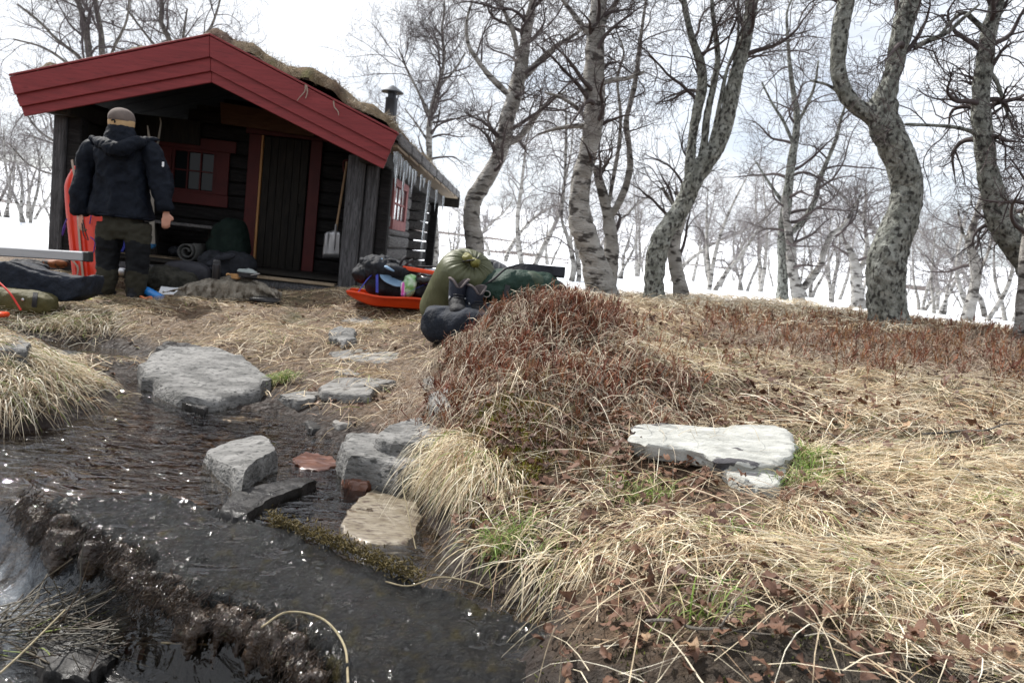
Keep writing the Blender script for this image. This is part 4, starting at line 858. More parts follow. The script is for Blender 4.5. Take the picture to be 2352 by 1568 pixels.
birch('birch', 'leaning lichen covered birch at the right edge of the photo', 6.6,
      [[(2420, 780, 70), (2400, 700, 66), (2378, 640, 62), (2352, 580, 62), (2330, 545, 66), (2300, 500, 62), (2282, 450, 50), (2268, 400, 46), (2262, 350, 42), (2256, 300, 40), (2252, 250, 34), (2254, 200, 34), (2262, 140, 36), (2270, 80, 34), (2284, 30, 30), (2292, -20, 28), (2300, -120, 20)],
       [(2250, 310, 12), (2225, 300, 9), (2190, 292, 8), (2140, 288, 7), (2080, 286, 7)],
       [(2325, 540, 34), (2352, 505, 30), (2380, 470, 26), (2410, 420, 20)],
       [(2262, 70, 12), (2240, 50, 11), (2215, 30, 9), (2190, 45, 8), (2160, 80, 6)], [(2262, 150, 9), (2290, 190, 9), (2310, 250, 7), (2330, 300, 4)]], m_lich, 19,
      crown_kw=dict(n1=34, n2=6, n3=5, n4=2, l1=(.5, 1.4), wig=.28, tmin=.3, fac=.8), sides=30, minring=.02)
birch('birch', 'straight pale trunk foot cut off by the right edge of the photo', 5.9,
      [[(2352, 790, 44), (2350, 760, 40), (2352, 710, 36), (2356, 640, 34), (2362, 560, 32), (2375, 480, 30), (2400, 380, 24)]], m_bark, 20, crown_kw=dict(n1=10, n2=5, n3=4, n4=1, fac=.6, tmin=.6), sides=18)
birch('birch', 'crooked pale birch standing in snow right of the biggest trunk', 10.0,
      [[(2222, 745, 34), (2222, 730, 28), (2232, 690, 24), (2242, 640, 22), (2238, 600, 22), (2228, 560, 18), (2236, 520, 14), (2250, 470, 12), (2262, 420, 9), (2270, 350, 6)],
       [(2236, 640, 8), (2262, 600, 7), (2278, 550, 6), (2290, 500, 4)], [(2228, 570, 8), (2210, 530, 6), (2200, 480, 4)]], m_bark, 21, crown_kw=dict(n1=18, n2=6, n3=5, n4=2, l1=(.6, 1.5), wig=.26, fac=.8), sides=14)
birch('birch', 'stubby pale birch with a dark root hole in the snow left of the biggest trunk', 15,
      [[(1972, 700, 40), (1970, 690, 34), (1966, 650, 26), (1964, 610, 22), (1955, 580, 14), (1938, 550, 9), (1925, 520, 6)], [(1966, 630, 16), (1985, 600, 12), (1992, 560, 9), (1985, 500, 6), (1990, 440, 4)]], m_bark, 22,
      crown_kw=dict(n1=14, n2=6, n3=5, n4=2, l1=(.8, 1.6), wig=.24, fac=1.0), sides=14)
birch('birch', 'thin leaning birch pair in front of the far snow, right of the backpack', 13.5,
      [[(1305, 690, 16), (1312, 650, 14), (1318, 610, 13), (1310, 570, 10), (1302, 540, 9), (1290, 500, 7), (1296, 430, 6), (1300, 330, 6), (1300, 240, 4)], [(1325, 680, 11), (1330, 620, 10), (1322, 560, 8), (1318, 480, 5)]], m_bark, 23,
      crown_kw=dict(n1=24, n2=6, n3=5, n4=2, l1=(.8, 1.9), wig=.24, fac=1.05, tmin=.45), sides=12)
# trees behind the cabin
birch('birch', 'double stemmed birch towering behind the left side of the cabin roof', 19,
      [ext([(214, 640, 22), (212, 400, 18), (210, 250, 16), (208, 160, 15), (200, 90, 14), (188, 30, 12)], -14, 50),
       ext([(236, 500, 16), (238, 300, 14), (235, 150, 13), (232, 80, 12), (222, 20, 10)], -8, 50),
       [(212, 170, 9), (180, 130, 8), (130, 90, 7), (90, 50, 6), (40, 10, 4)], [(212, 200, 8), (160, 150, 7), (100, 110, 5), (30, 90, 3)], [(236, 180, 7), (262, 110, 6), (290, 50, 5), (300, -20, 3)],
       [(212, 300, 8), (150, 330, 6), (90, 300, 5), (40, 230, 3)], [(212, 360, 7), (140, 400, 5), (70, 380, 4), (20, 330, 3)]], m_brown, 24,
      crown_kw=dict(n1=56, n2=8, n3=6, n4=1, l1=(1.0, 2.6), wig=.24, tmin=.25, fac=1.35, rmin=.0028), sides=12)
birch('birch', 'broad dark branched birch behind the ridge of the cabin', 21,
      [ext([(420, 600, 20), (415, 300, 16), (405, 160, 14), (392, 100, 12), (370, 50, 10)], -10, 50),
       [(405, 170, 9), (440, 110, 8), (480, 70, 6), (500, 20, 5), (512, -30, 3)], [(400, 150, 8), (360, 110, 7), (320, 60, 5), (290, 20, 4)], [(410, 160, 7), (420, 90, 6), (430, 20, 4)]], m_brown, 25,
      crown_kw=dict(n1=46, n2=8, n3=6, n4=1, l1=(1.0, 2.5), wig=.24, tmin=.35, fac=1.35, rmin=.0028), sides=12)
birch('birch', 'pale stemmed birch seen just right of the chimney pipe', 17,
      [ext([(1000, 560, 18), (992, 440, 15), (985, 330, 14), (990, 260, 12), (1010, 190, 10), (1020, 130, 8), (1015, 70, 6)], 0, 50, 2), [(990, 270, 8), (960, 210, 6), (935, 160, 5), (915, 110, 3)], [(1008, 200, 7), (1045, 160, 5), (1070, 120, 4)], [(986, 330, 6), (960, 290, 5), (930, 250, 3)]], m_bark, 26,
      crown_kw=dict(n1=56, n2=8, n3=6, n4=2, l1=(.8, 1.9), wig=.2, tmin=.35, fac=1.1, rmin=.0020, up=.6), sides=12)
# more birches farther off: five kinds, copied
def proto(seed, h, stems, fac):
    g = np.random.default_rng(seed); Ls = []
    for s in range(stems):
        K = 8; a = g.uniform(0, 6.28); lean = g.uniform(.05, .4)
        P = wiggle(np.array([[.08*math.cos(a), .08*math.sin(a), -.2]]), np.array([[lean*math.cos(a), lean*math.sin(a), 1.0]]), np.array([h*g.uniform(.75, 1)]), K, .10, g, .5)[0]
        Ls.append(np.c_[P, np.linspace(.075*h/4, .012, K)])
    me = []; gg = G()
    for k, L_ in enumerate(Ls): gg.add(*limb_mesh(L_, 8, seed+k, ring=.12))
    tm = gg.mesh('trunk', True); tm.materials.append(m_bark)
    V, F = crown(Ls, g, n1=26, n2=6, n3=4, n4=1, l1=(.8*fac, 1.8*fac), wig=.24, tmin=.3, fac=1, rmin=.0024, up=.5)
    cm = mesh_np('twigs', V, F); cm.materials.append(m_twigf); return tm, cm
PROT = [proto(101, 4.5, 2, 1), proto(102, 5.2, 1, 1.1), proto(103, 3.6, 3, .9), proto(104, 4.2, 2, .8), proto(105, 2.6, 3, .7)]
WORDS = ['thin', 'crooked', 'pale', 'bushy', 'leaning', 'low', 'slender', 'grey', 'open crowned', 'tangled']
gt = np.random.default_rng(5); k = 0
spots = []
for px_, Y in [(1210, 24), (1150, 31), (1260, 36), (1345, 26), (1430, 22), (1470, 34), (1540, 27), (1640, 19), (1660, 33), (1710, 24), (1755, 30), (1600, 42), (1880, 25), (1925, 34), (1930, 20), (2010, 28), (2105, 17), (2130, 24), (2165, 32), (2190, 20), (2270, 18),
              (2300, 26), (2335, 21), (2380, 30), (2090, 38), (1835, 40), (1060, 26), (1035, 40), (600, 26), (690, 30), (810, 27), (330, 28), (480, 30), (60, 30), (-20, 24), (120, 36), (1120, 48), (1400, 50), (1490, 55), (1560, 60), (1790, 55), (1990, 50), (2240, 45), (2320, 60), (2150, 55), (1690, 60), (1320, 60), (1240, 62), (70, 17), (5, 20)]:
    spots.append((px_+gt.uniform(-8, 8), Y))
place = {0: 'behind the gear heap', 1: 'among the middle birches', 2: 'right of the leaning birch', 3: 'near the biggest birch', 4: 'toward the right edge', 5: 'behind the cabin'}
seen = {}
for px_, Y in spots:
    p = W(px_, 600, Y); x, y = p[0], p[1]; z = float(H(x, y)); tm, cm = PROT[k % 5] if px_ > 200 or px_ < -50 else PROT[4 if Y < 22 else 2]
    if (px_, Y) == spots[-1] or (px_, Y) == spots[-2]: tm, cm = PROT[4]
    w_ = WORDS[(k*7+int(Y)) % 10]; zone = place[5] if px_ < 900 else place[0] if px_ < 1290 else place[1] if px_ < 1500 else place[2] if px_ < 1760 else place[3] if px_ < 2120 else place[4]
    if px_ < 150: zone = 'left of the cabin'
    dist = 'nearby' if Y < 22 else 'mid distance' if Y < 33 else 'distant' if Y < 48 else 'farthest'
    lab = '%s bare birch, %s, standing %s' % (w_, dist, zone)
    if lab in seen: w2 = [w for w in WORDS if '%s bare birch, %s, standing %s' % (w, dist, zone) not in seen][0]; lab = '%s bare birch, %s, standing %s' % (w2, dist, zone)
    seen[lab] = 1
    t = thing('birch', lab, 'tree', (x, y, z), gt.uniform(0, 6.28), 'birches farther off in the snow'); s_ = gt.uniform(.8, 1.2); t.scale = (s_, s_, s_*gt.uniform(.85, 1.15))
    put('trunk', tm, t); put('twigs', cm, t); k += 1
# scrub on the far slopes: countless thin stems
g = np.random.default_rng(9); n = 1800
ang = g.uniform(-.85, .85, n); D = np.r_[g.uniform(40, 95, n*2//5), g.uniform(95, 190, n-n*2//5)]
X = D*np.sin(ang); Yv = D*np.cos(ang); msk = fbm(X/14, Yv/7, None, 3, 91)+.35*np.exp(-((D-150)/25)**2)+.1 > g.uniform(-.1, .3, n)
X, Yv = X[msk], Yv[msk]; n = len(X); Z = H(X, Yv)
P = wiggle(np.stack([X, Yv, Z-.1], 1), np.c_[g.normal(0, .25, (n, 2)), np.ones(n)], g.uniform(.8, 2.6, n), 5, .10, g, .2)
R = taper(g.uniform(.018, .04, n), 5, .008)
P2, r2, _ = children(P, R, 9, g, .5, 1.3, 3, .2, (.4, .9), .15, .6, .3)
V1, F1 = tubes(P, R, 3); V2, F2 = tubes(P2, taper(r2*.8, 3, .006), 3)
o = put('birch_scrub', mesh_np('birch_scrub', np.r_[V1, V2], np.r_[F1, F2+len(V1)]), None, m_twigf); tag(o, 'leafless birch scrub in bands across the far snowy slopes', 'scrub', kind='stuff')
# ------------------------------------------------------------------ dry grass, heath, leaves, moss
m_straw = mat('straw', '#c0a878', c2='#000000', scale=40, rough=.55, bump=0, attr='col', transl=.25, spec=.35)
m_leafy = mat('dead_leaf', (.060, .025, .015), (.17, .088, .052), (.035, .017, .012), scale=2.6, s3=6, rough=.5, r2=.85, bump=.6, bscale=120, bdist=.003, transl=.12)
m_leafp = mat('pale_dead_leaf', (.30, .18, .10), (.42, .29, .18), (.12, .06, .035), scale=2.5, s3=5, rough=.6, bump=.5, bscale=120, bdist=.003, transl=.15)
m_heath = mat('bilberry_twig', '#703020', c2='#000000', scale=30, rough=.6, bump=0, attr='col', spec=.4)
def blades(name, x, y, head, Ln, wid, arch, col, lift=.01, K=5, gr=None, kind='stuff', label=None, z0=None, curl=.16, up=0.0, parent=None):
    """flat narrow leaves: root at x,y, lying along `head`, arching `arch` above the ground"""
    n = len(x); gr = gr or rng; t = np.linspace(0, 1, K)[None]
    h = head[:, None]+curl*gr.normal(0, 1, (n, 1))*t
    step = Ln[:, None]*np.sqrt(np.clip(1-(up if np.ndim(up) == 0 else up[:, None])**2, .05, 1))*t
    bx = x[:, None]+np.cos(h)*step; by = y[:, None]+np.sin(h)*step
    gz_ = H(bx, by)
    root = H(x, y) if z0 is None else z0
    zz = np.maximum(gz_, root[:, None]*(1-t)+gz_*t)+lift*gr.uniform(.2, 1, (n, 1))+arch[:, None]*4*t*(1-.75*t)
    if z0 is not None: zz = root[:, None]+arch[:, None]*4*t*(1-t)-t*t*(Ln*.55)[:, None]
    P = np.stack([bx, by, zz], -1)
    w = wid[:, None]*(1-.85*t**2); sx_ = -np.sin(h); sy_ = np.cos(h); tw = gr.uniform(-1, 1, (n, 1))
    side = np.stack([sx_*np.cos(tw), sy_*np.cos(tw), np.sin(tw)+0*h], -1)*w[..., None]*.5
    V = np.stack([P-side, P+side], 2).reshape(-1, 3); idx_ = np.arange(n*K*2).reshape(n, K, 2)
    F = np.stack([idx_[:, :-1, 0], idx_[:, :-1, 1], idx_[:, 1:, 1], idx_[:, 1:, 0]], -1).reshape(-1, 4)
    c = np.repeat(np.repeat(col[:, None, :], K, 1), 2, 1).reshape(-1, 3)
    o = put(name, mesh_np(name, V, F, True, c), parent, m_straw)
    return tag(o, label, kind=kind)
STR = np.array([[.72, .63, .47], [.58, .47, .32], [.82, .76, .62], [.42, .29, .18], [.66, .56, .39], [.27, .16, .10]])
def strawcol(n, gr, green=.0, dark=1.0):
    c = STR[gr.choice(6, n, p=[.26, .2, .2, .12, .16, .06])]*gr.uniform(.75, 1.15, (n, 1))*dark
    k = gr.random(n) < green; c[k] = np.array([.20, .24, .07])*gr.uniform(.6, 1.3, (k.sum(), 1)); return c
def scatter(n, x0, x1, y0, y1, dens, gr):
    """points with density `dens(x,y)` in 0..1"""
    X, Y = [], []; c = 0
    while c < n:
        x = gr.uniform(x0, x1, n); y = y0+(y1-y0)*gr.random(n)**1.0; k = gr.random(n) < dens(x, y); X.append(x[k]); Y.append(y[k]); c += k.sum()
        if len(X) > 60: break
    return np.concatenate(X)[:n], np.concatenate(Y)[:n]
def dry(x, y, z=.05): return H(x, y) > z
PALE = np.array([Wp(px, py, .33, 0, .02)[:2] for px, py in [(1447, 1000), (1461, 977), (1541, 970), (1691, 970), (1785, 974), (1825, 990), (1829, 1035), (1800, 1110), (1740, 1115), (1660, 1090), (1560, 1040), (1480, 1030)]])
def clear(x, y): return polysd(x, y, PALE) < .01
g = np.random.default_rng(21)
# flow direction of the matted straw: clumped swirls
def flowdir(x, y, s=0): return 6.5*fbm(x*.9, y*.9, None, 2, 121+s)+.6*fbm(x*5, y*5, None, 2, 125)
pat = lambda x, y: fbm(x*1.6, y*1.6, None, 3, 131)
def d_fore(x, y):
    a = dry(x, y, .07)*clear(x, y)*(1-.95*ss(.5, .95, zone_heath(x, y)))*(.10+.9*ss(-.25, .25, pat(x, y)))
    a = a*(.10+.90*ss(1.50, 1.75, y-.10*x))*(.35+.65*ss(-.1, .5, x))*(.42+.58*ss(.6, 1.3, x))*(1-.93*np.exp(-(((x+.03)/.2)**2+((y-3.0)/.32)**2)**2))
    return a*np.clip(2.2/np.maximum(y, 1), .25, 1)
x, y = scatter(30000, -.3, 4.2, 1.45, 5.0, d_fore, g); n = len(x)
blades('matted_straw_grass', x, y, flowdir(x, y)+g.normal(0, .55, n), g.uniform(.06, .22, n), g.uniform(.0013, .0030, n), g.uniform(.0, .015, n), strawcol(n, g, .04), gr=g, lift=.022, K=4, label='matted pale straw grass over the right foreground')
# tussock centres with long combed blades
TC = [(1560, 1120, .34, 2.2, 900), (1480, 1230, .30, 4.2, 1000), (1640, 1280, .28, 4.6, 1100), (1380, 1180, .25, 4.0, 700), (1900, 1080, .40, -.35, 1500), (2050, 1130, .45, -.25, 1500), (2200, 1090, .40, -.1, 1300),
      (1950, 1330, .34, 3.6, 1500), (2080, 1380, .34, 3.3, 1500), (2200, 1300, .36, 3.1, 1200), (2300, 1200, .4, .1, 1100), (1800, 1200, .3, 4.4, 900), (1500, 820, .3, -.3, 700), (1560, 850, .3, -.6, 700), (1420, 800, .25, 0, 500), (1100, 1290, .22, 3.8, 500), (1250, 1350, .25, 4.3, 600), (2320, 1380, .3, 2.6, 900)]
xs, ys, hd, ln, ar = [], [], [], [], []
for (px, py, L_, a, m_) in TC:
    m_ = int(m_*(.5 if px < 1700 else 1.0))
    t0 = 1.2; 
    Yg = None
    for Yq in np.linspace(1.4, 7, 200):      # walk the sight line to the ground
        p = W(px, py, Yq)
        if p[2] < H(p[0], p[1]): break
    xs.append(p[0]+g.normal(0, .13, m_)); ys.append(p[1]+g.normal(0, .09, m_)); hd.append(a+g.normal(0, .62, m_)); ln.append(L_*g.uniform(.35, 1.0, m_)); ar.append(g.uniform(.005, .045, m_))
x, y, hd, ln, ar = map(np.concatenate, (xs, ys, hd, ln, ar)); k = clear(x, y) & (g.random(len(x)) < .62); x, y, hd, ln, ar = x[k], y[k], hd[k], ln[k], ar[k]; k = clear(x, y) & dry(x, y, .04); x, y, hd, ln, ar = x[k], y[k], hd[k], ln[k], ar[k]; n = len(x)
blades('combed_grass_tussocks', x, y, hd, ln, g.uniform(.0018, .0038, n), ar, strawcol(n, g, .07)*np.array([1.06, 1.05, 1.02]), gr=g, lift=.02, K=6, curl=.14, label='long combed straw tussocks in the right foreground')
x, y = scatter(24000, -.3, 4.4, 1.5, 4.6, d_fore, g); n = len(x)
blades('fine_thatch', x, y, g.uniform(0, 6.28, n), g.uniform(.03, .11, n), g.uniform(.0010, .0019, n), g.uniform(.0, .012, n), strawcol(n, g, .03, .8)*np.array([1, .93, .86]), gr=g, lift=.03, K=3, curl=.35, label='fine broken thatch filling the gaps between the straws')
# strewn single straws
x, y = scatter(1700, -.1, 3.6, 1.5, 4.2, lambda x, y: dry(x, y, .05)*1.0, g); n = len(x)
blades('strewn_straws', x, y, g.uniform(0, 6.28, n), g.uniform(.15, .42, n), g.uniform(.0018, .0036, n), g.uniform(.0, .03, n), strawcol(n, g, .0)*1.1, gr=g, lift=.05, K=6, curl=.15, label='single thick straws strewn over mud and grass')
# fine grass on the yard and the banks
def d_yard(x, y): return dry(x, y, .03)*(y > 3.2)*(1-.85*np.clip(zone_heath(x, y), 0, 1))*(snowm(x, y) < .1)*(.35+.65*ss(-.45, .05, fbm(x*2.2, y*1.4, None, 3, 137)))*np.clip(4.5/np.maximum(y, 1), .22, 1)
def notpath(x, y): return 1-.5*np.exp(-((x-(-.75+.12*(y-4)))/.35)**2)*(y < 5.6)
x, y = scatter(31000, -6.5, 4.0, 3.3, 9.6, lambda a, b: d_yard(a, b)*notpath(a, b), g); n = len(x)
k = ~((x > -5.4) & (x < -1.5) & (y > 8.7)); x, y = x[k], y[k]; n = len(x)
blades('yard_grass', x, y, flowdir(x, y, 3)+g.normal(0, .9, n), g.uniform(.07, .22, n), g.uniform(.0025, .0055, n), g.uniform(.0, .025, n), strawcol(n, g, .05, .82)*np.array([1.0, .93, .84]), gr=g, lift=.02, K=4, label='flattened brown winter grass covering the yard')
x, y = scatter(9000, .2, 9, 6.0, 11.2, lambda a, b: (snowm(a, b) < .5)*(.3+.7*ss(-.2, .2, pat(a, b))), g); n = len(x)
blades('back_grass', x, y, g.uniform(0, 6.28, n), g.uniform(.12, .32, n), g.uniform(.005, .009, n), g.uniform(.01, .06, n), strawcol(n, g, .0)*.95, gr=g, lift=.03, K=4, label='blond dry grass along the rim of the snow under the birches')
# left bank tussocks with drooping blades
def bank(name, cs, lab, dark=.9, green=.12, wid=(.003, .006)):
    xs, ys, hd, ln, ar = [], [], [], [], []
    for (px, py, z, L_, a, sp, m_, s_) in cs:
        p = Wz(px, py, z); xs.append(p[0]+g.normal(0, s_, m_)); ys.append(p[1]+g.normal(0, s_*.6, m_)); hd.append(a+g.normal(0, sp, m_)); ln.append(L_*g.uniform(.5, 1.1, m_)); ar.append(g.uniform(.0, .045, m_))
    x, y, h_, l_, a_ = map(np.concatenate, (xs, ys, hd, ln, ar)); n = len(x)
    return blades(name, x, y, h_, l_, g.uniform(*wid, n), a_, strawcol(n, g, green, dark), gr=g, lift=.02, K=6, curl=.35, label=lab)
bank('left_bank_grass', [(0, 868, .13, .24, -.9, 1.0, 420, .12), (70, 880, .10, .20, -.7, 1.0, 380, .12), (140, 890, .05, .15, -.2, 1.1, 260, .09), (-80, 880, .14, .26, -1.2, .8, 420, .12), (30, 930, .06, .18, -1.3, .9, 330, .07), (110, 835, .12, .2, -.1, 1.4, 300, .14), (0, 945, .05, .18, -1.6, .9, 260, .06), (190, 880, .05, .14, .2, 1.3, 200, .08)],
     'long greenish straw hanging over the left bank of the stream')
# the hanging skirt of grass at the mound's foot
xs, ys, z0, hd, ln = [], [], [], [], []
for px, py, Y, L_, a, m_ in [(1050, 1030, 3.05, .19, 4.0, 360), (1080, 1060, 2.95, .22, 4.2, 420), (1110, 1090, 2.85, .24, 4.5, 340), (1150, 1140, 2.75, .16, 4.7, 120), (1030, 1085, 2.95, .16, 3.9, 260)]:
    p = W(px, py, Y); xs.append(p[0]+g.normal(0, .045, m_)); ys.append(p[1]+g.normal(0, .05, m_)); z0.append(p[2]+g.normal(0, .03, m_)); hd.append(a+g.normal(0, .5, m_)); ln.append(L_*g.uniform(.5, 1.1, m_))
x, y, z0, hd, ln = map(np.concatenate, (xs, ys, z0, hd, ln)); n = len(x)
blades('hanging_grass', x, y, hd, ln, g.uniform(.0018, .0036, n), g.uniform(.02, .055, n), strawcol(n, g, .10)*np.array([1.05, 1.05, 1.02]), gr=g, z0=np.maximum(z0, H(x, y)), K=7, curl=.3, label='bleached grass hanging from the mound down to the stream')
# taller grass in front of the left heap
P_ = [GPx(px, 705) for px in (5, 60, 120, 160, 200, 250)] if False else [W(px, 706, 5.9) for px in (-30, 5, 45, 90, 130, 170, 215)]
x = np.concatenate([p[0]+g.normal(0, .12, 130) for p in P_]); y = np.concatenate([p[1]+g.normal(0, .10, 130) for p in P_]); n = len(x)
blades('heap_grass', x, y, g.uniform(0, 6.28, n), g.uniform(.12, .30, n), g.uniform(.003, .006, n), g.uniform(.02, .075, n), strawcol(n, g, .1, .8), gr=g, lift=.02, K=5, curl=.3, label='taller winter grass in front of the gear heap on the left')
# green shoots
xs, ys, hd, ln, ar = [], [], [], [], []
for px, py, m_, s_ in [(1145, 1268, 130, .030), (1850, 1070, 260, .05), (1880, 1110, 160, .05), (1830, 1120, 100, .04), (1480, 1160, 120, .06), (2300, 1170, 90, .06), (1190, 1230, 50, .03), (1960, 1330, 70, .06), (1700, 1260, 60, .06), (640, 880, 260, .04), (1250, 1300, 60, .05), (2120, 1420, 50, .05), (1610, 1430, 50, .05)]:
    for Yq in np.linspace(1.4, 7, 260):
        p = W(px, py, Yq)
        if p[2] < H(p[0], p[1]): break
    xs.append(p[0]+g.normal(0, s_, m_)); ys.append(p[1]+g.normal(0, s_*.7, m_)); hd.append(g.uniform(0, 6.28, m_)); ln.append(g.uniform(.04, .13, m_)); ar.append(g.uniform(.02, .05, m_))
x, y, hd, ln, ar = map(np.concatenate, (xs, ys, hd, ln, ar)); n = len(x); gc = np.array([.17, .26, .05])*g.uniform(.6, 1.3, (n, 1)); k = g.random(n) < .3; gc[k] = [.45, .40, .2]
blades('green_shoots', x, y, hd, ln, g.uniform(.002, .0038, n), ar, gc, gr=g, lift=.01, K=5, label='tufts of fresh green grass shoots among the straw')
# debris of straw in the lower stream
d = Wz(120, 1440, -.14); n = 260; x = d[0]+g.normal(0, .13, n); y = d[1]+g.normal(0, .07, n)
dbz = np.full(n, -.15)+g.normal(0, .018, n)
P0 = np.stack([x, y, dbz], 1); dd = np.c_[g.normal(.6, .6, n), g.normal(.5, .5, n), g.normal(0, .25, n)]
Pd = wiggle(P0, dd, g.uniform(.05, .28, n), 4, .08, g); V, F = tubes(Pd, np.full((n, 4), .0018)*g.uniform(.5, 1.6, (n, 1)), 3)
cc = strawcol(n, g, .02, .14); o = put('straw_debris', mesh_np('straw_debris', V, F, True, np.repeat(cc, 12, 0)), None, m_straw); tag(o, 'wet straw caught in the lower stream at the bottom left', kind='stuff')
# ---- bilberry heath: upright branching red brown twigs
def heath(name, n, x0, x1, y0, y1, dens, h0, h1, gr, cols, lab, r0=.0013, br=6):
    x, y = scatter(n, x0, x1, y0, y1, lambda a, b: dens(a, b)*(polysd(a, b, PALE) < -.03), gr); n = len(x); z = H(x, y)
    st = 3; x = np.repeat(x, st)+gr.normal(0, .018, n*st); y = np.repeat(y, st)+gr.normal(0, .018, n*st); z = np.repeat(z, st); n *= st
    d = np.c_[gr.normal(0, .30, (n, 2)), np.ones(n)]; Ln = gr.uniform(h0, h1, n)
    P = wiggle(np.stack([x, y, z-.01], 1), d, Ln, 4, .15, gr, .3); R = taper(np.full(n, r0)*gr.uniform(.8, 1.3, n), 4, r0*.6)
    P2, r2, N2 = children(P, R, br, gr, h0*.35, h1*.55, 3, .13, (.3, .75), .2, .9, .5); R2 = taper(np.full(N2, r0*.8), 3, r0*.5)
    V1, F1 = tubes(P, R, 3); V2, F2 = tubes(P2, R2, 3)
    c = cols[gr.choice(len(cols), n)]*gr.uniform(.7, 1.25, (n, 1))
    C1 = np.repeat(c, 12, 0); C2 = np.repeat(np.repeat(c, br, 0)*1.05, 9, 0)
    o = put(name, mesh_np(name, np.r_[V1, V2], np.r_[F1, F2+len(V1)], True, np.r_[C1, C2]), None, m_heath); tag(o, lab, kind='stuff'); return o
HC = np.array([[.20, .062, .030], [.27, .10, .045], [.15, .045, .026], [.26, .13, .05], [.38, .25, .16], [.12, .07, .04]])
g2 = np.random.default_rng(33)
heath('bilberry_mound', 620, -.75, 1.1, 2.95, 5.2, lambda x, y: np.exp(-(((x-.22)/.56)**2+((y-3.95)/.70)**2)**1.2)*ss(-.42, -.25, x)*(1-.72*ss(.0, .35, x-.15)*ss(4.25, 3.9, y))*(1-.6*ss(3.5, 3.2, y))*ss(-.45, .1, fbm(x*4, y*4, None, 3, 143)), .06, .14, g2, HC*np.array([.78, .62, .62]), 'dense red brown bilberry twigs covering the mound', .0021, 6)
heath('bilberry_shoulder', 110, -.36, .35, 2.8, 3.6, lambda x, y: dry(x, y, .15)*1.0, .05, .13, g2, HC*np.array([.8, 1.1, .9]), 'sparse dark twigs on the mossy shoulder above the stream', .0011, 5)
heath('bilberry_field', 1150, .3, 5.5, 3.3, 7.0, lambda x, y: ss(.1, 1.1, zone_heath(x, y)-.6*fbm(x*2.4, y*2.4, None, 3, 141)+.12)*np.clip(4.2/y, .25, 1), .06, .16, g2, HC*1.0, 'rust brown bilberry heath behind the white stone', .0023, 5)
heath('bilberry_edge', 260, 2.4, 7.5, 5.2, 8.6, lambda x, y: (snowm(x, y) < 0)*1.0, .06, .15, g2, HC*np.array([1.0, 1.1, 1.0]), 'red brown heath rim under the biggest birch', .0022, 4)
x, y = scatter(900, -.35, 1.3, 3.0, 5.0, lambda a, b: np.exp(-(((a-.25)/.6)**2+((b-3.9)/.8)**2)), g2); n = len(x)
blades('mound_straws', x, y, g2.uniform(0, 6.28, n), g2.uniform(.08, .26, n), g2.uniform(.0018, .0034, n), g2.uniform(.03, .09, n), np.array([.66, .57, .43])*g2.uniform(.6, 1.2, (n, 1)), gr=g2, lift=.04, K=6, curl=.4, label='pale straws standing among the bilberry twigs on the mound')
# grey dead stems, pale fine litter inside the heath
x, y = scatter(9500, -.6, 4.0, 3.0, 6.0, lambda a, b: ss(.1, .5, zone_heath(a, b)), g2); n = len(x)
blades('heath_litter', x, y, g2.uniform(0, 6.28, n), g2.uniform(.04, .16, n), g2.uniform(.0015, .003, n), g2.uniform(.01, .05, n), np.array([.50, .42, .33])*g2.uniform(.5, 1.2, (n, 1)), gr=g2, lift=.025, K=5, curl=.8, label='curly bleached stems tangled inside the heath')
# ---- fallen birch leaves: nearest ones single, the rest together
def leaf_mesh(seed, m):
    r = np.random.default_rng(seed); th = np.linspace(0, 2*np.pi, 13)[:-1]; rad = .5+.085*r.normal(size=12); rad[0] *= 1.25; rad[6] *= 1.05
    xy = np.stack([np.cos(th)*rad, np.sin(th)*rad*.78], 1); cx = .8*r.uniform(.4, 1.3); z = cx*(xy[:, 1]**2)*r.choice([-1, 1])*1.5+.3*r.uniform(-1, 1)*xy[:, 0]**2+.13*r.normal(size=12)
    mid = np.array([[-.25, 0, .02], [.0, 0, .0], [.25, 0, .02]]); V = np.r_[np.c_[xy, z], mid]
    F = [(0, 1, 14), (1, 2, 14), (2, 3, 13), (2, 13, 14), (3, 4, 13), (4, 12, 13), (4, 5, 12), (5, 6, 12), (6, 7, 12), (7, 8, 12), (8, 13, 12), (8, 9, 13), (9, 10, 13), (10, 14, 13), (10, 11, 14), (11, 0, 14)]
    me = G().add(V, F).mesh('leaf', True); me.materials.append(m); return me, V, F
LM = [leaf_mesh(s, m_leafy if s % 4 else m_leafp) for s in range(10)]
g3 = np.random.default_rng(55)
def d_leaf(x, y): return dry(x, y, .03)*clear(x, y)*(.35+.65*ss(-.1, .3, fbm(x*2.3, y*2.3, None, 3, 151)))*np.clip((2.4/y)**2, 0, 1)
x, y = scatter(300, -.25, 2.4, 1.5, 3.9, d_leaf, g3); z = H(x, y)
from mathutils import Euler
for i in range(len(x)):
    o = bpy.data.objects.new('leaf', LM[g3.integers(0, 10)][0]); COL.objects.link(o); o.parent = ground; s_ = g3.uniform(.026, .052)
    o.location = (x[i], y[i], z[i]+g3.uniform(.02, .06)); o.rotation_euler = (g3.normal(0, .55), g3.normal(0, .55), g3.uniform(0, 6.28)); o.scale = (s_, s_, s_)
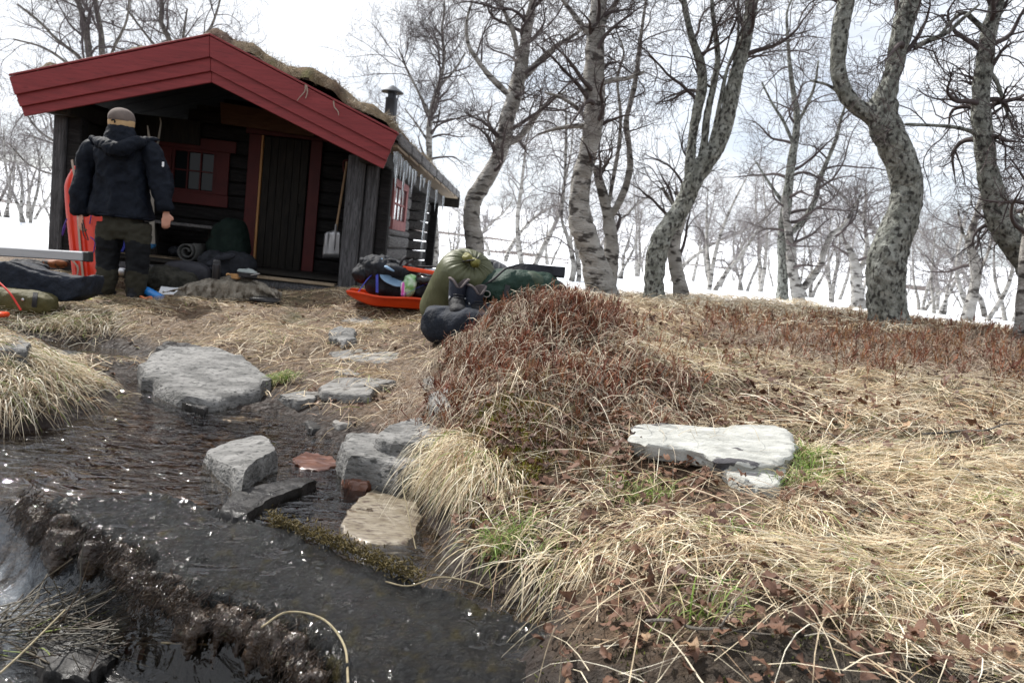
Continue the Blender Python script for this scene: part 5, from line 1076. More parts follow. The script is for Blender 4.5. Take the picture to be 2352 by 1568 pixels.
def leafmass(name, n, dens, x0, x1, y0, y1, s0, s1, lab, lz=.03):
    x, y = scatter(n, x0, x1, y0, y1, dens, g3); z = H(x, y)+g3.uniform(.005, lz, len(x)); _, V, F = LM[1]; V = np.asarray(V); F = np.asarray(F); n = len(x)
    k = g3.integers(0, 10, n); Vl = np.stack([np.asarray(LM[q][1]) for q in k]); a = g3.uniform(0, 6.28, n); b = np.clip(g3.normal(0, .4, n), -.9, .9); c = np.clip(g3.normal(0, .4, n), -.9, .9); s_ = g3.uniform(s0, s1, n)
    out_ = []
    ca, sa = np.cos(a)[:, None], np.sin(a)[:, None]; X = Vl[..., 0]; Y = Vl[..., 1]; Z = Vl[..., 2]+X*np.tan(b)[:, None]*.7+Y*np.tan(c)[:, None]*.7
    Vw = np.stack([(X*ca-Y*sa)*s_[:, None]+x[:, None], (X*sa+Y*ca)*s_[:, None]+y[:, None], Z*s_[:, None]+z[:, None]], -1)
    Fw = (F[None]+(np.arange(n)*V.shape[0])[:, None, None]).reshape(-1, 3)
    o = put(name, mesh_np(name, Vw.reshape(-1, 3), Fw, True), None, m_leafy); return tag(o, lab, kind='stuff')
leafmass('leaf_litter', 8000, lambda x, y: dry(x, y, .03)*clear(x, y)*(.3+.7*ss(-.15, .3, fbm(x*2, y*2, None, 3, 155)))*np.clip(2.6/y, 0, 1), -.4, 5, 1.5, 7, .018, .040, 'brown birch leaf litter between the grass and the heath', .065)
leafmass('mound_leaves', 2600, lambda x, y: dry(x, y, .12)*(.25+.75*ss(-.2, .3, fbm(x*3, y*3, None, 3, 163)))*np.exp(-(((x-.35)/.6)**2+((y-3.6)/.7)**2)), -.4, 1.5, 2.6, 4.8, .018, .040, 'crumpled brown leaves caught in the heath on the mound', .06)
leafmass('yard_leaves', 1500, lambda x, y: dry(x, y, .03)*(.2+.8*ss(-.1, .3, fbm(x*2, y*2, None, 3, 157))), -6, .2, 3.3, 8.4, .016, .036, 'small brown leaves lying about the yard', .015)
sticks = [((2120, 1010), (2352, 985), .005), ((1960, 1395), (2340, 1290), .006), ((1850, 1290), (2010, 1160), .004), ((1255, 1370), (1330, 1230), .003), ((1150, 1295), (1300, 1225), .003), ((2180, 1060), (2280, 1150), .003), ((1650, 1470), (1700, 1380), .003), ((1480, 1440), (1760, 1475), .004), ((1900, 1000), (2060, 1090), .003)]
for i, (a_, b_, r_) in enumerate(sticks):
    pa = W(*a_, 2.5); pts_ = []
    for t_ in np.linspace(0, 1, 6):
        px_, py_ = a_[0]+(b_[0]-a_[0])*t_, a_[1]+(b_[1]-a_[1])*t_
        for Yq in np.linspace(1.4, 6, 200):
            p = W(px_, py_, Yq)
            if p[2] < H(p[0], p[1])+.03: break
        pts_.append(p+g3.normal(0, .006, 3)+[0, 0, .02])
    o = G().add(*tube1(pts_, [r_, r_, r_*.9, r_*.8, r_*.6, r_*.4], 6, 16)).put('fallen_twig', m_brown); tag(o, ['brown twig lying at the far right above the combed straw', 'longest brown stem curving through the tussock on the right', 'short twig pointing down left of the tussock', 'thin stem leaning above the green shoots by the stream', 'thin twig lying toward the stream below the moss', 'twig crossing the combed straw at the right', 'small dark twig near the bottom edge', 'thin stem lying along the mud at the bottom', 'thin twig just right of the white stone'][i], 'twig', 'fallen twigs in the grass')
# ---- moss cushions of the shoulder: short bristles
x, y = scatter(4500, -.5, .6, 2.5, 3.6, lambda a, b: ss(.25, .6, np.exp(-(((a+.03)/.22)**2+((b-3.0)/.36)**2))+.25*fbm(a*9, b*9, None, 2, 7))*dry(a, b, .08), g3); n = len(x)
z = H(x, y); P = wiggle(np.stack([x, y, z-.004], 1), np.c_[g3.normal(0, .4, (n, 2)), np.ones(n)], g3.uniform(.014, .034, n), 3, .1, g3); V, F = tubes(P, taper(np.full(n, .0040), 3, .0010), 3)
cc = np.array([.20, .19, .022])*g3.uniform(.45, 1.3, (n, 1)); cc[g3.random(n) < .25] = [.16, .08, .02]
o = put('green_moss', mesh_np('green_moss', V, F, True, np.repeat(cc, 9, 0)), None, m_heath); tag(o, 'yellow green moss on the shoulder of the mound', kind='stuff')
# moss crust and bits on the bottom right mud and the slab's back edge
x, y = scatter(8000, .1, 2.4, 1.35, 2.0, lambda a, b: ss(1.98, 1.75, b-.06*a)*(.2+.8*ss(-.1, .3, fbm(a*6, b*6, None, 3, 159))), g3); n = len(x); z = H(x, y)
P = wiggle(np.stack([x, y, z-.004], 1), np.c_[g3.normal(0, .8, (n, 2)), np.ones(n)], g3.uniform(.006, .018, n), 3, .2, g3); V, F = tubes(P, taper(np.full(n, .0034), 3, .0010), 3)
cc = np.array([.035, .026, .014])*g3.uniform(.4, 1.6, (n, 1)); cc[g3.random(n) < .22] = [.10, .11, .02]
o = put('mud_moss', mesh_np('mud_moss', V, F, True, np.repeat(cc, 9, 0)), None, m_heath); tag(o, 'dark mossy crust on the mud at the bottom edge', kind='stuff')
be_ = resample(np.array([list(Wz(a, b, .03)) for a, b in [(620, 1190), (740, 1232), (830, 1270), (900, 1302), (960, 1325)]]), 60)
o = tufty('edge_moss', be_, .014, 1800, mat('edge_moss', (.07, .05, .014), (.12, .09, .026), (.03, .03, .01), scale=40, rough=.7, bump=0), None, .022, (0, -.3, .9), 8, .0028); tag(o, 'golden brown moss along the back edge of the slab', kind='stuff')
# turf grass on the roof
n = 8000; x = g3.uniform(LT[0]+.05, RT[0]+.0, n); y = YF-.02+(YB-YF)*g3.random(n)**1.6; z = turfz(x, y); a = g3.uniform(0, 6.28, n)
P = wiggle(np.stack([x, y, z-.01], 1), np.c_[g3.normal(0, .6, n)+.25*np.sign(x-RID[0]), g3.normal(-.2, .6, n), np.ones(n)*.6], g3.uniform(.03, .11, n), 4, .2, g3, 0, .6); V, F = tubes(P, taper(np.full(n, .0026), 4, .0010), 3)
cc = strawcol(n, g3, .0, .5); kk = fbm(x*3, y*2, None, 4, 83) > .05; cc[kk] = np.array([.085, .04, .022])*g3.uniform(.6, 1.6, (kk.sum(), 1)); M_ = np.array(_ci); V = V @ M_[:3, :3].T+M_[:3, 3]
o = put('turf_grass', mesh_np('turf_grass', V, F, True, np.repeat(cc, 12, 0)), cab, m_heath); tag(o, kind='stuff')
# ------------------------------------------------------------------ gear
def GP(px, py, y0=1.2, y1=14):
    for Yq in np.linspace(y0, y1, 700):
        p = W(px, py, Yq)
        if p[2] < H(p[0], p[1]): break
    return p
m_blkf = mat('black_fabric', (.008, .009, .012), (.018, .020, .026), scale=14, rough=.75, bump=.9, bscale=11, bdist=.035, spec=.3)
m_navy = mat('navy_fabric', (.008, .011, .018), (.015, .020, .032), scale=12, rough=.75, bump=.9, bscale=9, bdist=.035, spec=.3)
m_olive = mat('olive_nylon', (.066, .071, .034), (.095, .10, .052), scale=8, rough=.5, bump=.5, bscale=12, bdist=.02, spec=.4)
m_ocher = mat('ochre_ruff', (.12, .115, .02), (.18, .165, .04), scale=18, rough=.6, bump=.4)
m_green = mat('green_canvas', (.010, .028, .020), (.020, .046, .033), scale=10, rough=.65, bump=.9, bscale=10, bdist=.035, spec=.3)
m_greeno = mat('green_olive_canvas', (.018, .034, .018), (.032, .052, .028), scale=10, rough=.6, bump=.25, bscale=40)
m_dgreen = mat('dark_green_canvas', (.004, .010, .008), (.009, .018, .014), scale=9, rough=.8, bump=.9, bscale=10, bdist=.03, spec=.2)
m_web = mat('black_webbing', (.014, .014, .016), (.024, .024, .028), scale=40, rough=.7, bump=.2)
m_orsled = mat('orange_plastic', (.62, .050, .008), (.70, .070, .012), scale=4, rough=.32, bump=.06, spec=.5, transl=.12)
m_rdsled = mat('red_plastic', (.62, .028, .008), (.70, .045, .010), scale=4, rough=.32, bump=.06, spec=.5, transl=.1)
m_blue = mat('blue_strap', (.030, .040, .30), rough=.6, bump=.1)
m_purple = mat('purple_cord', (.06, .02, .20), rough=.6, bump=0)
m_beigestrap = mat('beige_strap', (.34, .27, .22), rough=.8, bump=.2)
m_lblue = mat('light_blue_fabric', (.13, .22, .34), (.20, .31, .44), scale=12, rough=.6, bump=.2)
m_lime = mat('lime_plastic', (.14, .36, .10), (.50, .62, .48), scale=22, rough=.35, bump=.4, bscale=25, bdist=.01)
m_neon = mat('neon_yellow', (.55, .70, .04), rough=.6, bump=.1)
m_white = mat('white_sheet', (.80, .82, .85), rough=.6, bump=.1)
m_foil = mat('black_plastic_sheet', (.012, .012, .014), rough=.16, bump=.8, bscale=18, bdist=.02)
m_alu = mat('grey_aluminium', (.33, .34, .36), (.40, .41, .43), scale=3, rough=.38, bump=.05, metal=.5, stretch=(.3, 5, 5))
m_redc = mat('red_cord', (.55, .03, .02), rough=.6, bump=0)
m_kuksa = mat('cup_wood', (.36, .19, .07), (.46, .27, .12), scale=20, rough=.6, bump=.1)
m_steel = mat('steel', (.42, .42, .43), rough=.28, bump=0, metal=1)
m_shovel = mat('shovel_blade', (.30, .30, .31), (.42, .42, .43), scale=6, rough=.38, bump=.1, metal=.8)
m_handle = mat('ash_handle', (.36, .22, .12), (.45, .30, .18), scale=12, rough=.7, bump=.1, stretch=(6, 6, .6))
m_ski = mat('ski_base', (.28, .26, .22), (.36, .34, .30), scale=6, rough=.6, bump=.1)
m_ojm = mat('olive_bag', (.055, .048, .014), (.085, .072, .024), scale=8, rough=.75, bump=.8, bscale=12, bdist=.03)
m_grip = mat('camo_clothes', (.014, .014, .011), (.045, .043, .034), scale=9, rough=.85, bump=1, bscale=12, bdist=.04, spec=.3)
def bag(name, parts, voxel, m, parent=None, disp=None, smooth=3, n='bag'):
    g_ = G()
    for V, F in parts: g_.add(V, F)
    me = remesh(g_, voxel, smooth, name, disp); return put(name, me, parent, m)
def strapm(name, pts, w, th, m, parent=None, n=24, up=(0, 0, 1), side=None):
    """flat strap along points"""
    Q = smoothpoly(pts, n); T = np.gradient(Q, axis=0); T /= np.linalg.norm(T, axis=1, keepdims=True)
    s = np.cross(T, np.array(up)) if side is None else np.repeat(np.array([side], float), n, 0); s /= np.linalg.norm(s, axis=1, keepdims=True)+1e-9; u = np.cross(s, T)
    V = np.stack([Q-s*w/2-u*th/2, Q+s*w/2-u*th/2, Q+s*w/2+u*th/2, Q-s*w/2+u*th/2], 1).reshape(-1, 3)
    F = [(i*4+j, i*4+(j+1) % 4, (i+1)*4+(j+1) % 4, (i+1)*4+j) for i in range(n-1) for j in range(4)]+[(3, 2, 1, 0), tuple((n-1)*4+j for j in range(4))]
    return G().add(V, F).put(name, m, parent)
# --- dark duffel in front with the boots on it
YD = 5.25; SC = YD/FPX
c = W(1050, 745, YD); gz_ = float(H(c[0], c[1]))
t = thing('duffel_bag', 'slumped navy black duffel bag with a sewn patch pocket behind the mound', 'bag', (c[0], c[1], gz_))
def L_(p, th=t): return np.array(p)-np.array(th.location)
pr = [superell(L_(W(1048, 752, YD)), (74*SC, .17, 36*SC), .75), superell(L_(W(1095, 735, YD)), (62*SC, .16, 38*SC), .8), superell(L_(W(1010, 735, YD)), (38*SC, .14, 32*SC), .8), superell(L_(W(1140, 745, YD+.02)), (40*SC, .15, 36*SC), .8), superell(L_(W(1036, 748, YD-.10)), (64*SC, .15, 42*SC), .8), superell(L_(W(1075, 745, YD-.18)), (58*SC, .12, 33*SC), .8)]
bag('body', pr, .012, m_navy, t, folds(.016, 4.5, seed=3), 4)
q = W(1012, 762, YD-.185); box('pocket', L_(q)-np.array([.09, .004, .045]), L_(q)+np.array([.09, .010, .045]), m_blkf, t, .004)
q = L_(W(1040, 755, YD-.16)); strapm('seam_strap', [L_(W(985, 735, YD-.10)), L_(W(1010, 728, YD-.16)), L_(W(1060, 725, YD-.19)), L_(W(1100, 742, YD-.17))], .018, .004, m_web, t)
def boot(px, py, rz, lab, par_off=0):
    c = W(px, py, YD-.06); t = thing('mountain_boot', lab, 'boot', c, rz, 'pair of boots on the duffel'); t.scale = (1.25, 1.25, 1.25)
    m_boot = mat('boot_leather', (.008, .0085, .010), (.018, .018, .020), scale=16, rough=.7, bump=.6, bscale=30, spec=.3); m_cuff = mat('boot_cuff', (.014, .018, .032), (.024, .030, .048), scale=12, rough=.7, bump=.3); m_line = mat('boot_lining', (.12, .10, .10), rough=.9, bump=.3)
    # sole toe towards -y
    sole = []
    for z, s in ((0, .96), (.012, 1.0), (.028, 1.0)):
        sole.append([(x*s, y*s, z) for x, y in [(0, -.16), (.032, -.145), (.045, -.11), (.046, -.05), (.038, .02), (.040, .08), (.030, .12), (0, .13), (-.030, .12), (-.040, .08), (-.038, .02), (-.046, -.05), (-.045, -.11), (-.032, -.145)]])
    V = np.array(sole).reshape(-1, 3); F = [(i*14+j, i*14+(j+1) % 14, (i+1)*14+(j+1) % 14, (i+1)*14+j) for i in range(2) for j in range(14)]+[tuple(range(13, -1, -1)), tuple(range(28, 42))]
    G().add(V, F).put('sole', m_web, t)
    pr = [superell((0, -.085, .058), (.044, .075, .034), .8), superell((0, .0, .075), (.042, .09, .05), .8), superell((0, .065, .085), (.040, .06, .065), .8)]
    bag('upper', pr, .006, m_boot, t, lambda co: .0015*fbm(co[:, 0]*60, co[:, 1]*60, co[:, 2]*60, 2, 3), 2)
    # shaft: open tube with dipped front and rear notch
    n, k = 28, 7; Vs = []; Fs = []
    th = np.linspace(0, 2*np.pi, n, endpoint=False); top = .225-.05*np.maximum(0, np.cos(2*th+np.pi))**2*0+.0
    for inner in (0, 1):
        for j in range(k):
            f = j/(k-1); r = (.046+.006*f)-(.007 if inner else 0)
            hgt = .10+f*(.115-.045*np.exp(-((np.abs(((th+np.pi/2+np.pi) % (2*np.pi))-np.pi))/.55)**2)-.03*np.exp(-((np.abs(((th-np.pi/2+np.pi) % (2*np.pi))-np.pi))/.5)**2))
            for a in range(n): Vs.append((r*1.0*math.cos(th[a]), .045+r*1.15*math.sin(th[a])-.02*f, hgt[a]))
    def ringf(o0): return [(o0+i*n+j, o0+i*n+(j+1) % n, o0+(i+1)*n+(j+1) % n, o0+(i+1)*n+j) for i in range(k-1) for j in range(n)]
    G().add(Vs[:n*k], ringf(0)).put('shaft', m_cuff, t)
    G().add(Vs[n*k:], [f[::-1] for f in ringf(0)]).put('lining', m_line, t)
    rim = [Vs[(k-1)*n+a] for a in range(n)]; rim.append(rim[0]); G().add(*tube1(rim, .006, 6)).put('collar', m_line, t)
    for s in (-1, 1): G().add(*lathe([(.010, 0), (.010, .006), (.003, .008)], (.0+s*.040, -.0, .115), 12, (s, -.4, .2))).put('rivet', m_steel, t)
    for i in range(4): G().add(*tube1([(-.026, -.035+i*.012-.03, .095+i*.013), (0, -.05+i*.012-.03, .098+i*.013), (.026, -.035+i*.012-.03, .095+i*.013)], .0028, 6, 8)).put('lace', m_web, t)
    return t
boot(1046, 735, .15, 'left one of the two dark hiking boots standing on the duffel'); boot(1088, 750, .5, 'right one of the two dark hiking boots, nearer the green backpack')
# --- olive stuff sack
YS = 5.62; SS = YS/FPX
a = W(1085, 632, YS); b = W(1020, 715, YS); gz_ = float(H(b[0], b[1]))
t = thing('stuff_sack', 'big round olive sleeping bag sack with gathered ochre mouth', 'bag', (b[0], b[1], gz_)); Ls = lambda p: np.array(p)-np.array(t.location)
ax = np.array(Ls(W(1082, 610, YS-.22)))-np.array(Ls(W(1018, 725, YS+.18))); LN = np.linalg.norm(ax); axn = ax/LN; base_ = Ls(W(1018, 725, YS+.18))
Rr = 62*SS; prof = [(.02, 0), (Rr*.8, .01), (Rr*.98, .06), (Rr, .15), (Rr*1.02, LN*.7), (Rr*1.0, LN*.85), (Rr*.92, LN*.95), (Rr*.72, LN*1.03), (Rr*.45, LN*1.06), (Rr*.22, LN*1.055), (Rr*.12, LN*1.03)]
prof = smoothpoly(np.array(prof), 46); seg = 160; th = np.linspace(0, 2*np.pi, seg, endpoint=False)
pl = .45*np.sin(th*17+2*np.sin(th*3))+.35*np.sin(th*29+1.6*np.cos(th*5))+.25*np.sin(th*43+2*np.cos(th*7)); gat = ss(.78, 1.0, np.linspace(0, 1, 46)); sag = .012*np.sin(th*2+1)
rr = prof[:, 0][:, None]*(1+gat[:, None]*.055*pl[None])+sag[None]*(1-gat[:, None])
V = np.stack([rr*np.cos(th), rr*np.sin(th), np.repeat(prof[:, 1][:, None], seg, 1)+gat[:, None]*.012*pl[None]], -1).reshape(-1, 3)
Rm = np.array(Vector((0, 0, 1)).rotation_difference(Vector(axn)).to_matrix()); V = V @ Rm.T+base_; V = V+(.013*fbm(V[:, 0]*7, V[:, 1]*9, V[:, 2]*9, 3, 5))[:, None]*(axn*.3+np.array([.5, -.6, .4]))
F = [(i*seg+j, i*seg+(j+1) % seg, (i+1)*seg+(j+1) % seg, (i+1)*seg+j) for i in range(45) for j in range(seg)]; G().add(V, F).put('sack', m_olive, t, True, None)
tip = base_+axn*LN*1.06; e1 = Rm @ np.array([1, 0, 0]); e2 = Rm @ np.array([0, 1, 0])
for (o1, r_) in ((L_(0) if False else np.array(Ls(W(1076, 592, YS-.29))), .045), (np.array(Ls(W(1092, 603, YS-.31))), .046)):
    V, F = ico(o1, (r_*.8, r_*.7, r_*.7), 3); d = V-o1; V = o1+d*(1+.42*fbm(V[:, 0]*38, V[:, 1]*38, V[:, 2]*38, 3, 8))[:, None]; G().add(V, F).put('gathered_mouth', m_ocher, t, True, None)
add_tube('drawcord', [Ls(W(1064, 600, YS-.3)), Ls(W(1078, 598, YS-.34)), Ls(W(1092, 596, YS-.33)), Ls(W(1100, 590, YS-.3))], .005, m_web, t, 8, 16)
# --- green rucksack on its back with a wide black hip belt
YG = 5.5; SG = YG/FPX; c = W(1195, 690, YG); gz_ = float(H(c[0], c[1]))
t = thing('backpack', 'green canvas backpack lying down with its padded black hip belt sticking out', 'backpack', (c[0], c[1], gz_)); Lg = lambda p: np.array(p)-np.array(t.location)
V1, F1 = superell((0, 0, 0), (92*SG, .20, 40*SG), .7); V1 = rot(V1, 0, -.12, 0)+Lg(W(1190, 660, YG))
V2, F2 = superell((0, 0, 0), (50*SG, .17, 26*SG), .75); V2 = rot(V2, 0, .35, 0)+Lg(W(1145, 672, YG-.03))
V3, F3 = superell((0, 0, 0), (40*SG, .17, 34*SG), .8); V3 = V3+Lg(W(1200, 652, YG-.02))
V4, F4 = superell((0, 0, 0), (46*SG, .17, 32*SG), .8); V4 = rot(V4, 0, .3, 0)+Lg(W(1255, 668, YG+.05))
bag('body', [(V1, F1), (V2, F2), (V3, F3)], .011, m_green, t, folds(.014, 6, (1, 1, 1.6), 4), 3)
V5, F5 = superell((0, 0, 0), (32*SG, .13, 20*SG), .8); V5 = rot(V5, 0, .35, 0)+Lg(W(1228, 646, YG-.06)); bag('lid_pocket', [(V5, F5)], .009, m_greeno, t, folds(.008, 8, seed=9), 2)
bag('back_panel', [(V4, F4)], .011, m_blkf, t, folds(.01, 6, seed=6), 2)
strapm('hip_belt', [Lg(W(1160, 640, YG-.1)), Lg(W(1178, 622, YG-.1)), Lg(W(1205, 618, YG-.1)), Lg(W(1250, 622, YG-.08)), Lg(W(1297, 626, YG-.05))], .075, .022, m_blkf, t, 28, side=(0, .55, .83))
strapm('strap', [Lg(W(1128, 602, YG-.02)), Lg(W(1122, 628, YG-.04)), Lg(W(1116, 650, YG-.08))], .035, .006, m_web, t, 12, side=(1, 0, .2))
strapm('strap', [Lg(W(1172, 628, YG-.16)), Lg(W(1168, 650, YG-.2)), Lg(W(1162, 676, YG-.22)), Lg(W(1160, 700, YG-.22))], .034, .005, m_web, t, 12, side=(1, 0, .1))
add_tube('strap_cord', [Lg(W(1112, 655, YG-.18)), Lg(W(1135, 640, YG-.2)), Lg(W(1160, 618, YG-.18)), Lg(W(1180, 612, YG-.12))], .008, m_web, t, 6, 16)
G().add(*tube1([tuple(Lg(W(1118+8*math.cos(a), 675+7*math.sin(a), YG-.22))) for a in np.linspace(0, 6.28, 17)], .004, 6)).put('buckle', m_steel, t)
# grey striped foam roll behind
c = W(1130, 640, 5.95); t = thing('foam_mat', 'grey ribbed foam pad standing between the olive sack and the green backpack', 'sleeping pad', c)
seg = 60; prof = [(.02, -.20), (.105, -.20), (.115, -.14), (.118, 0), (.115, .09), (.06, .13), (.01, .135)]; V, F = lathe(smoothpoly(np.array(prof), 26), (0, 0, 0), seg); V = np.array(V); a_ = np.arctan2(V[:, 1], V[:, 0]); V[:, :2] *= (1+.05*np.sign(np.sin(a_*16)))[:, None]; V = rot(V, -.1, .35, 0)
G().add(V, F).put('pad', mat('grey_foam', (.055, .055, .062), (.11, .11, .12), scale=9, rough=.8, bump=.3), t)
# --- pulk sledges
def sled(name, label, Ln, wid, dep, m, loc, M3, parts=()):
    """tub sledge: length along x, open side +z; M3 rotation"""
    t = thing(name, label, 'sledge', loc); n = 40; xs_ = np.linspace(-1, 1, n); prof = []
    for x in xs_:
        tap = (1-.30*np.clip((x-.25)/.75, 0, 1)**2) * (1-.16*np.clip((-x-.7)/.3, 0, 1)**2); w = wid/2*tap; rise = dep*.85*np.clip((x-.62)/.38, 0, 1)**1.6+dep*.25*np.clip((-x-.85)/.15, 0, 1)**2
        zb = rise; zt = dep+.02*np.clip((x-.6)/.4, 0, 1); th_ = .006
        sec = [(-w-.035, zt-.012), (-w-.03, zt), (-w, zt), (-w*.90, (zt+zb)/2), (-w*.80, zb+.012), (-w*.62, zb), (-w*.50, zb), (-w*.44, zb+.018), (-w*.30, zb+.018), (-w*.24, zb), (w*.24, zb), (w*.30, zb+.018), (w*.44, zb+.018), (w*.50, zb), (w*.62, zb), (w*.80, zb+.012), (w*.90, (zt+zb)/2), (w, zt), (w+.03, zt), (w+.035, zt-.012)]
        prof.append([(x*Ln/2, a, b+.004*math.sin(x*9)*(1 if b >= zt-.013 else 0)) for a, b in sec])
    k = 20; V = np.array(prof).reshape(-1, 3); F = [(i*k+j, i*k+j+1, (i+1)*k+j+1, (i+1)*k+j) for i in range(n-1) for j in range(k-1)]
    F.append(tuple(range(k-1, -1, -1))); F.append(tuple((n-1)*k+j for j in range(k)))
    V = V @ np.array(M3).T; o = G().add(V, F).put('hull', m, t, True, 35); sm = o.modifiers.new('s', 'SOLIDIFY'); sm.thickness = .006; return t
Ma = Matrix.Rotation(math.radians(3), 3, 'Y') @ Matrix.Rotation(math.radians(8), 3, 'Z')
cz_ = W(975, 690, 6.95); gz_ = float(H(cz_[0], cz_[1]))
t = sled('pulk_sledge', 'bright orange plastic pulk sledge loaded with bags beside the cabin corner', 1.35, .44, .10, m_orsled, (cz_[0]+.02, cz_[1], gz_-.01), Matrix.Rotation(math.radians(186), 3, 'Z') @ Matrix.Rotation(math.radians(2), 3, 'Y'))
pulk = t; YP = 6.95; SP = YP/FPX; Lk = lambda p: np.array(p)-np.array(pulk.location)
for (x0_, y0_, x1_, y1_) in ((866, 612, 866, 672), (1020, 620, 1012, 676)):
    strapm('strap', [Lk(W(x0_, y0_+6, YP+.12)), Lk(W(x0_, y0_-2, YP-.02)), Lk(W(x0_, y0_+22, YP-.20)), Lk(W(x1_, y1_, YP-.235))], .022, .004, m_blue, pulk, 18, side=(1, 0, 0))
strapm('strap', [Lk(W(823, 670, YP-.24)), Lk(W(845, 640, YP-.2)), Lk(W(866, 622, YP-.12))], .014, .004, m_blue, pulk, 10, side=(1, 0, .5))
strapm('strap', [Lk(W(925, 678, YP-.24)), Lk(W(960, 660, YP-.22)), Lk(W(985, 650, YP-.2))], .014, .004, m_blue, pulk, 10, side=(1, 0, .5))
def blob(name, label, cat, px, py, Y, rx, ry, rz_, m, e=.8, disp=None, ang=0, group=None, vox=.010, extra=()):
    c = W(px, py, Y); t = thing(name, label, cat, c, 0, group) if False else None; s = Y/FPX; V, F = superell((0, 0, 0), (rx*s, ry, rz_*s), e); V = rot(V, 0, ang, 0); g_ = G().add(V, F)
    for (dx, dy, dz, a, b_, c_) in extra: g_.add(*superell((dx*s, dy, dz*s), (a*s, b_, c_*s), e))
    o = put(name, remesh(g_, vox, 2, name, disp or folds(.010, 8, seed=int(px) % 50)), None, m); o.location = c; return tag(o, label, cat, group)
gl_ = 'load strapped on the orange sledge'
blob('packing_bag', 'black rounded bag in the left half of the orange sledge', 'bag', 905, 652, YP, 48, .16, 30, m_blkf, .65, group=gl_, extra=[(-38, 0, 0, 26, .15, 26)])
blob('packing_bag', 'dark brown black bag in the right half of the orange sledge', 'bag', 985, 662, YP, 48, .15, 24, m_blkf, .65, group=gl_)
blob('plastic_sheet', 'shiny crumpled black plastic over the right half of the load', 'sheet', 985, 643, YP-.02, 40, .17, 9, m_foil, .8, folds(.02, 9, seed=2), group=gl_)
blob('plastic_bag', 'lime green and white shopping bag squeezed into the sledge load', 'bag', 940, 655, YP-.13, 15, .06, 24, m_lime, .7, folds(.012, 12, seed=3), ang=.2, group=gl_, vox=.007)
blob('white_bag', 'white and pink striped wrapper beside the lime green bag', 'wrapper', 926, 664, YP-.17, 5, .03, 16, mat('white_pink', (.75, .72, .78), (.60, .10, .42), scale=5, rough=.4, bump=.1, lo=.48, hi=.52, stretch=(6, 1, .2)), .7, ang=-.12, group=gl_, vox=.006)
blob('neon_cloth', 'small yellow green cloth showing under the black plastic', 'cloth', 962, 668, YP-.10, 9, .03, 4, m_neon, .8, group=gl_, vox=.007)
blob('jacket_bundle', 'dark jacket and harness bundled on the left of the sledge load', 'bundle', 872, 617, YP, 44, .17, 24, m_blkf, .8, folds(.030, 10, seed=7), group=gl_, extra=[(48, 0, -4, 36, .15, 17), (-34, -.03, -10, 18, .12, 20)])
# light blue cap / helmet visor
c = W(905, 620, YP-.15); t = thing('cap', 'light blue cap with a dark mesh crown on top of the load', 'cap', c, 0, gl_)
V, F = superell((0, 0, 0), (.085, .075, .055), .9); G().add(rot(V, 0, .2, 0), F).put('crown', m_blkf, t)
V, F = superell((0, 0, 0), (.11, .07, .009), .9); G().add(rot(V+np.array([.02, -.06, -.045]), .7, .35, 0), F).put('visor', m_lblue, t)
V, F = superell((0, 0, 0), (.050, .03, .012), .8); G().add(rot(V+np.array([-.03, -.060, .012]), .2, .35, 0), F).put('front_band', m_lblue, t)
for i, (px, py, an) in enumerate([(858, 606, .4), (938, 606, -.8), (875, 598, .1), (895, 600, -.2), (845, 622, 1.1), (925, 600, -1.0)]):
    c = W(px, py, YP-.1); t_ = add_tube('gear_strap', [(-.05*math.cos(an), 0, .05*math.sin(an)), (0, -.02, .012), (.05*math.cos(an), 0, -.05*math.sin(an))], .011, m_lblue if i % 2 == 0 else m_web, None, 8, 10); t_.location = c
    tag(t_, ['pale blue strap end left of the cap', 'dark buckle strap right of the cap', 'pale blue strap on the top of the bundle', 'dark strap behind the cap', 'pale strap hanging at the left end of the bundle', 'dark strap end above the cap'][i], 'strap', gl_)
o = beam('shovel_shaft', W(925, 615, YP-.12), W(1030, 632, YP-.10), .05, .035, m_orsled, None, .006); tag(o, 'flat orange shovel handle lying across the sledge load', 'shovel', gl_)
o = add_tube('ski_pole', [W(960, 612, YP), W(1040, 613, YP), W(1075, 618, YP)], .008, m_web, None, 8); tag(o, 'thin dark pole sticking out behind the olive sack', 'pole', gl_)
# red pulk leaning upright beside the left post
p0 = W(186, 656, 7.75); p1 = W(156, 366, 8.10)
xa = Vector(p1-p0); Ln = xa.length; xa.normalize(); za = Vector((.30, 1.0, 0)).normalized(); za = (za-xa*za.dot(xa)).normalized(); ya = za.cross(xa)
M3 = Matrix((xa, ya, za)).transposed()
t = sled('pulk_sledge', 'red plastic pulk sledge leaning upright against the left porch post, hull outward', Ln*1.0, .40, .13, m_rdsled, tuple((p0+p1)/2+np.array([.04, 0, 0])), M3)
R3 = np.array(M3); q = lambda x, y, z: tuple(R3 @ np.array([x*Ln/2, y, z]))
strapm('webbing', [q(.98, .02, -.02), q(.5, .03, -.012), q(0, .01, -.012), q(-.5, 0, -.012), q(-.95, 0, -.012)], .026, .004, m_beigestrap, t, 26, side=tuple(R3[:, 1]))
strapm('webbing', [q(-.5, -.14, -.02), q(-.7, -.05, -.016), q(-.9, -.10, -.014)], .022, .004, m_beigestrap, t, 12, side=tuple(R3[:, 1]))
for pts in ([q(.85, .13, -.0), q(.7, .17, -.015), q(.55, .14, -.01)], [q(.2, .14, -.01), q(.05, .19, -.02), q(-.1, .15, -.01)], [q(.1, -.12, -.02), q(-.05, -.16, -.04), q(-.15, -.19, -.03), q(.0, -.13, -.03)], [q(-.3, .14, -.01), q(-.4, .20, -.02), q(-.55, .16, -.01)]): add_tube('cord', pts, .006, m_purple, t, 6, 14)
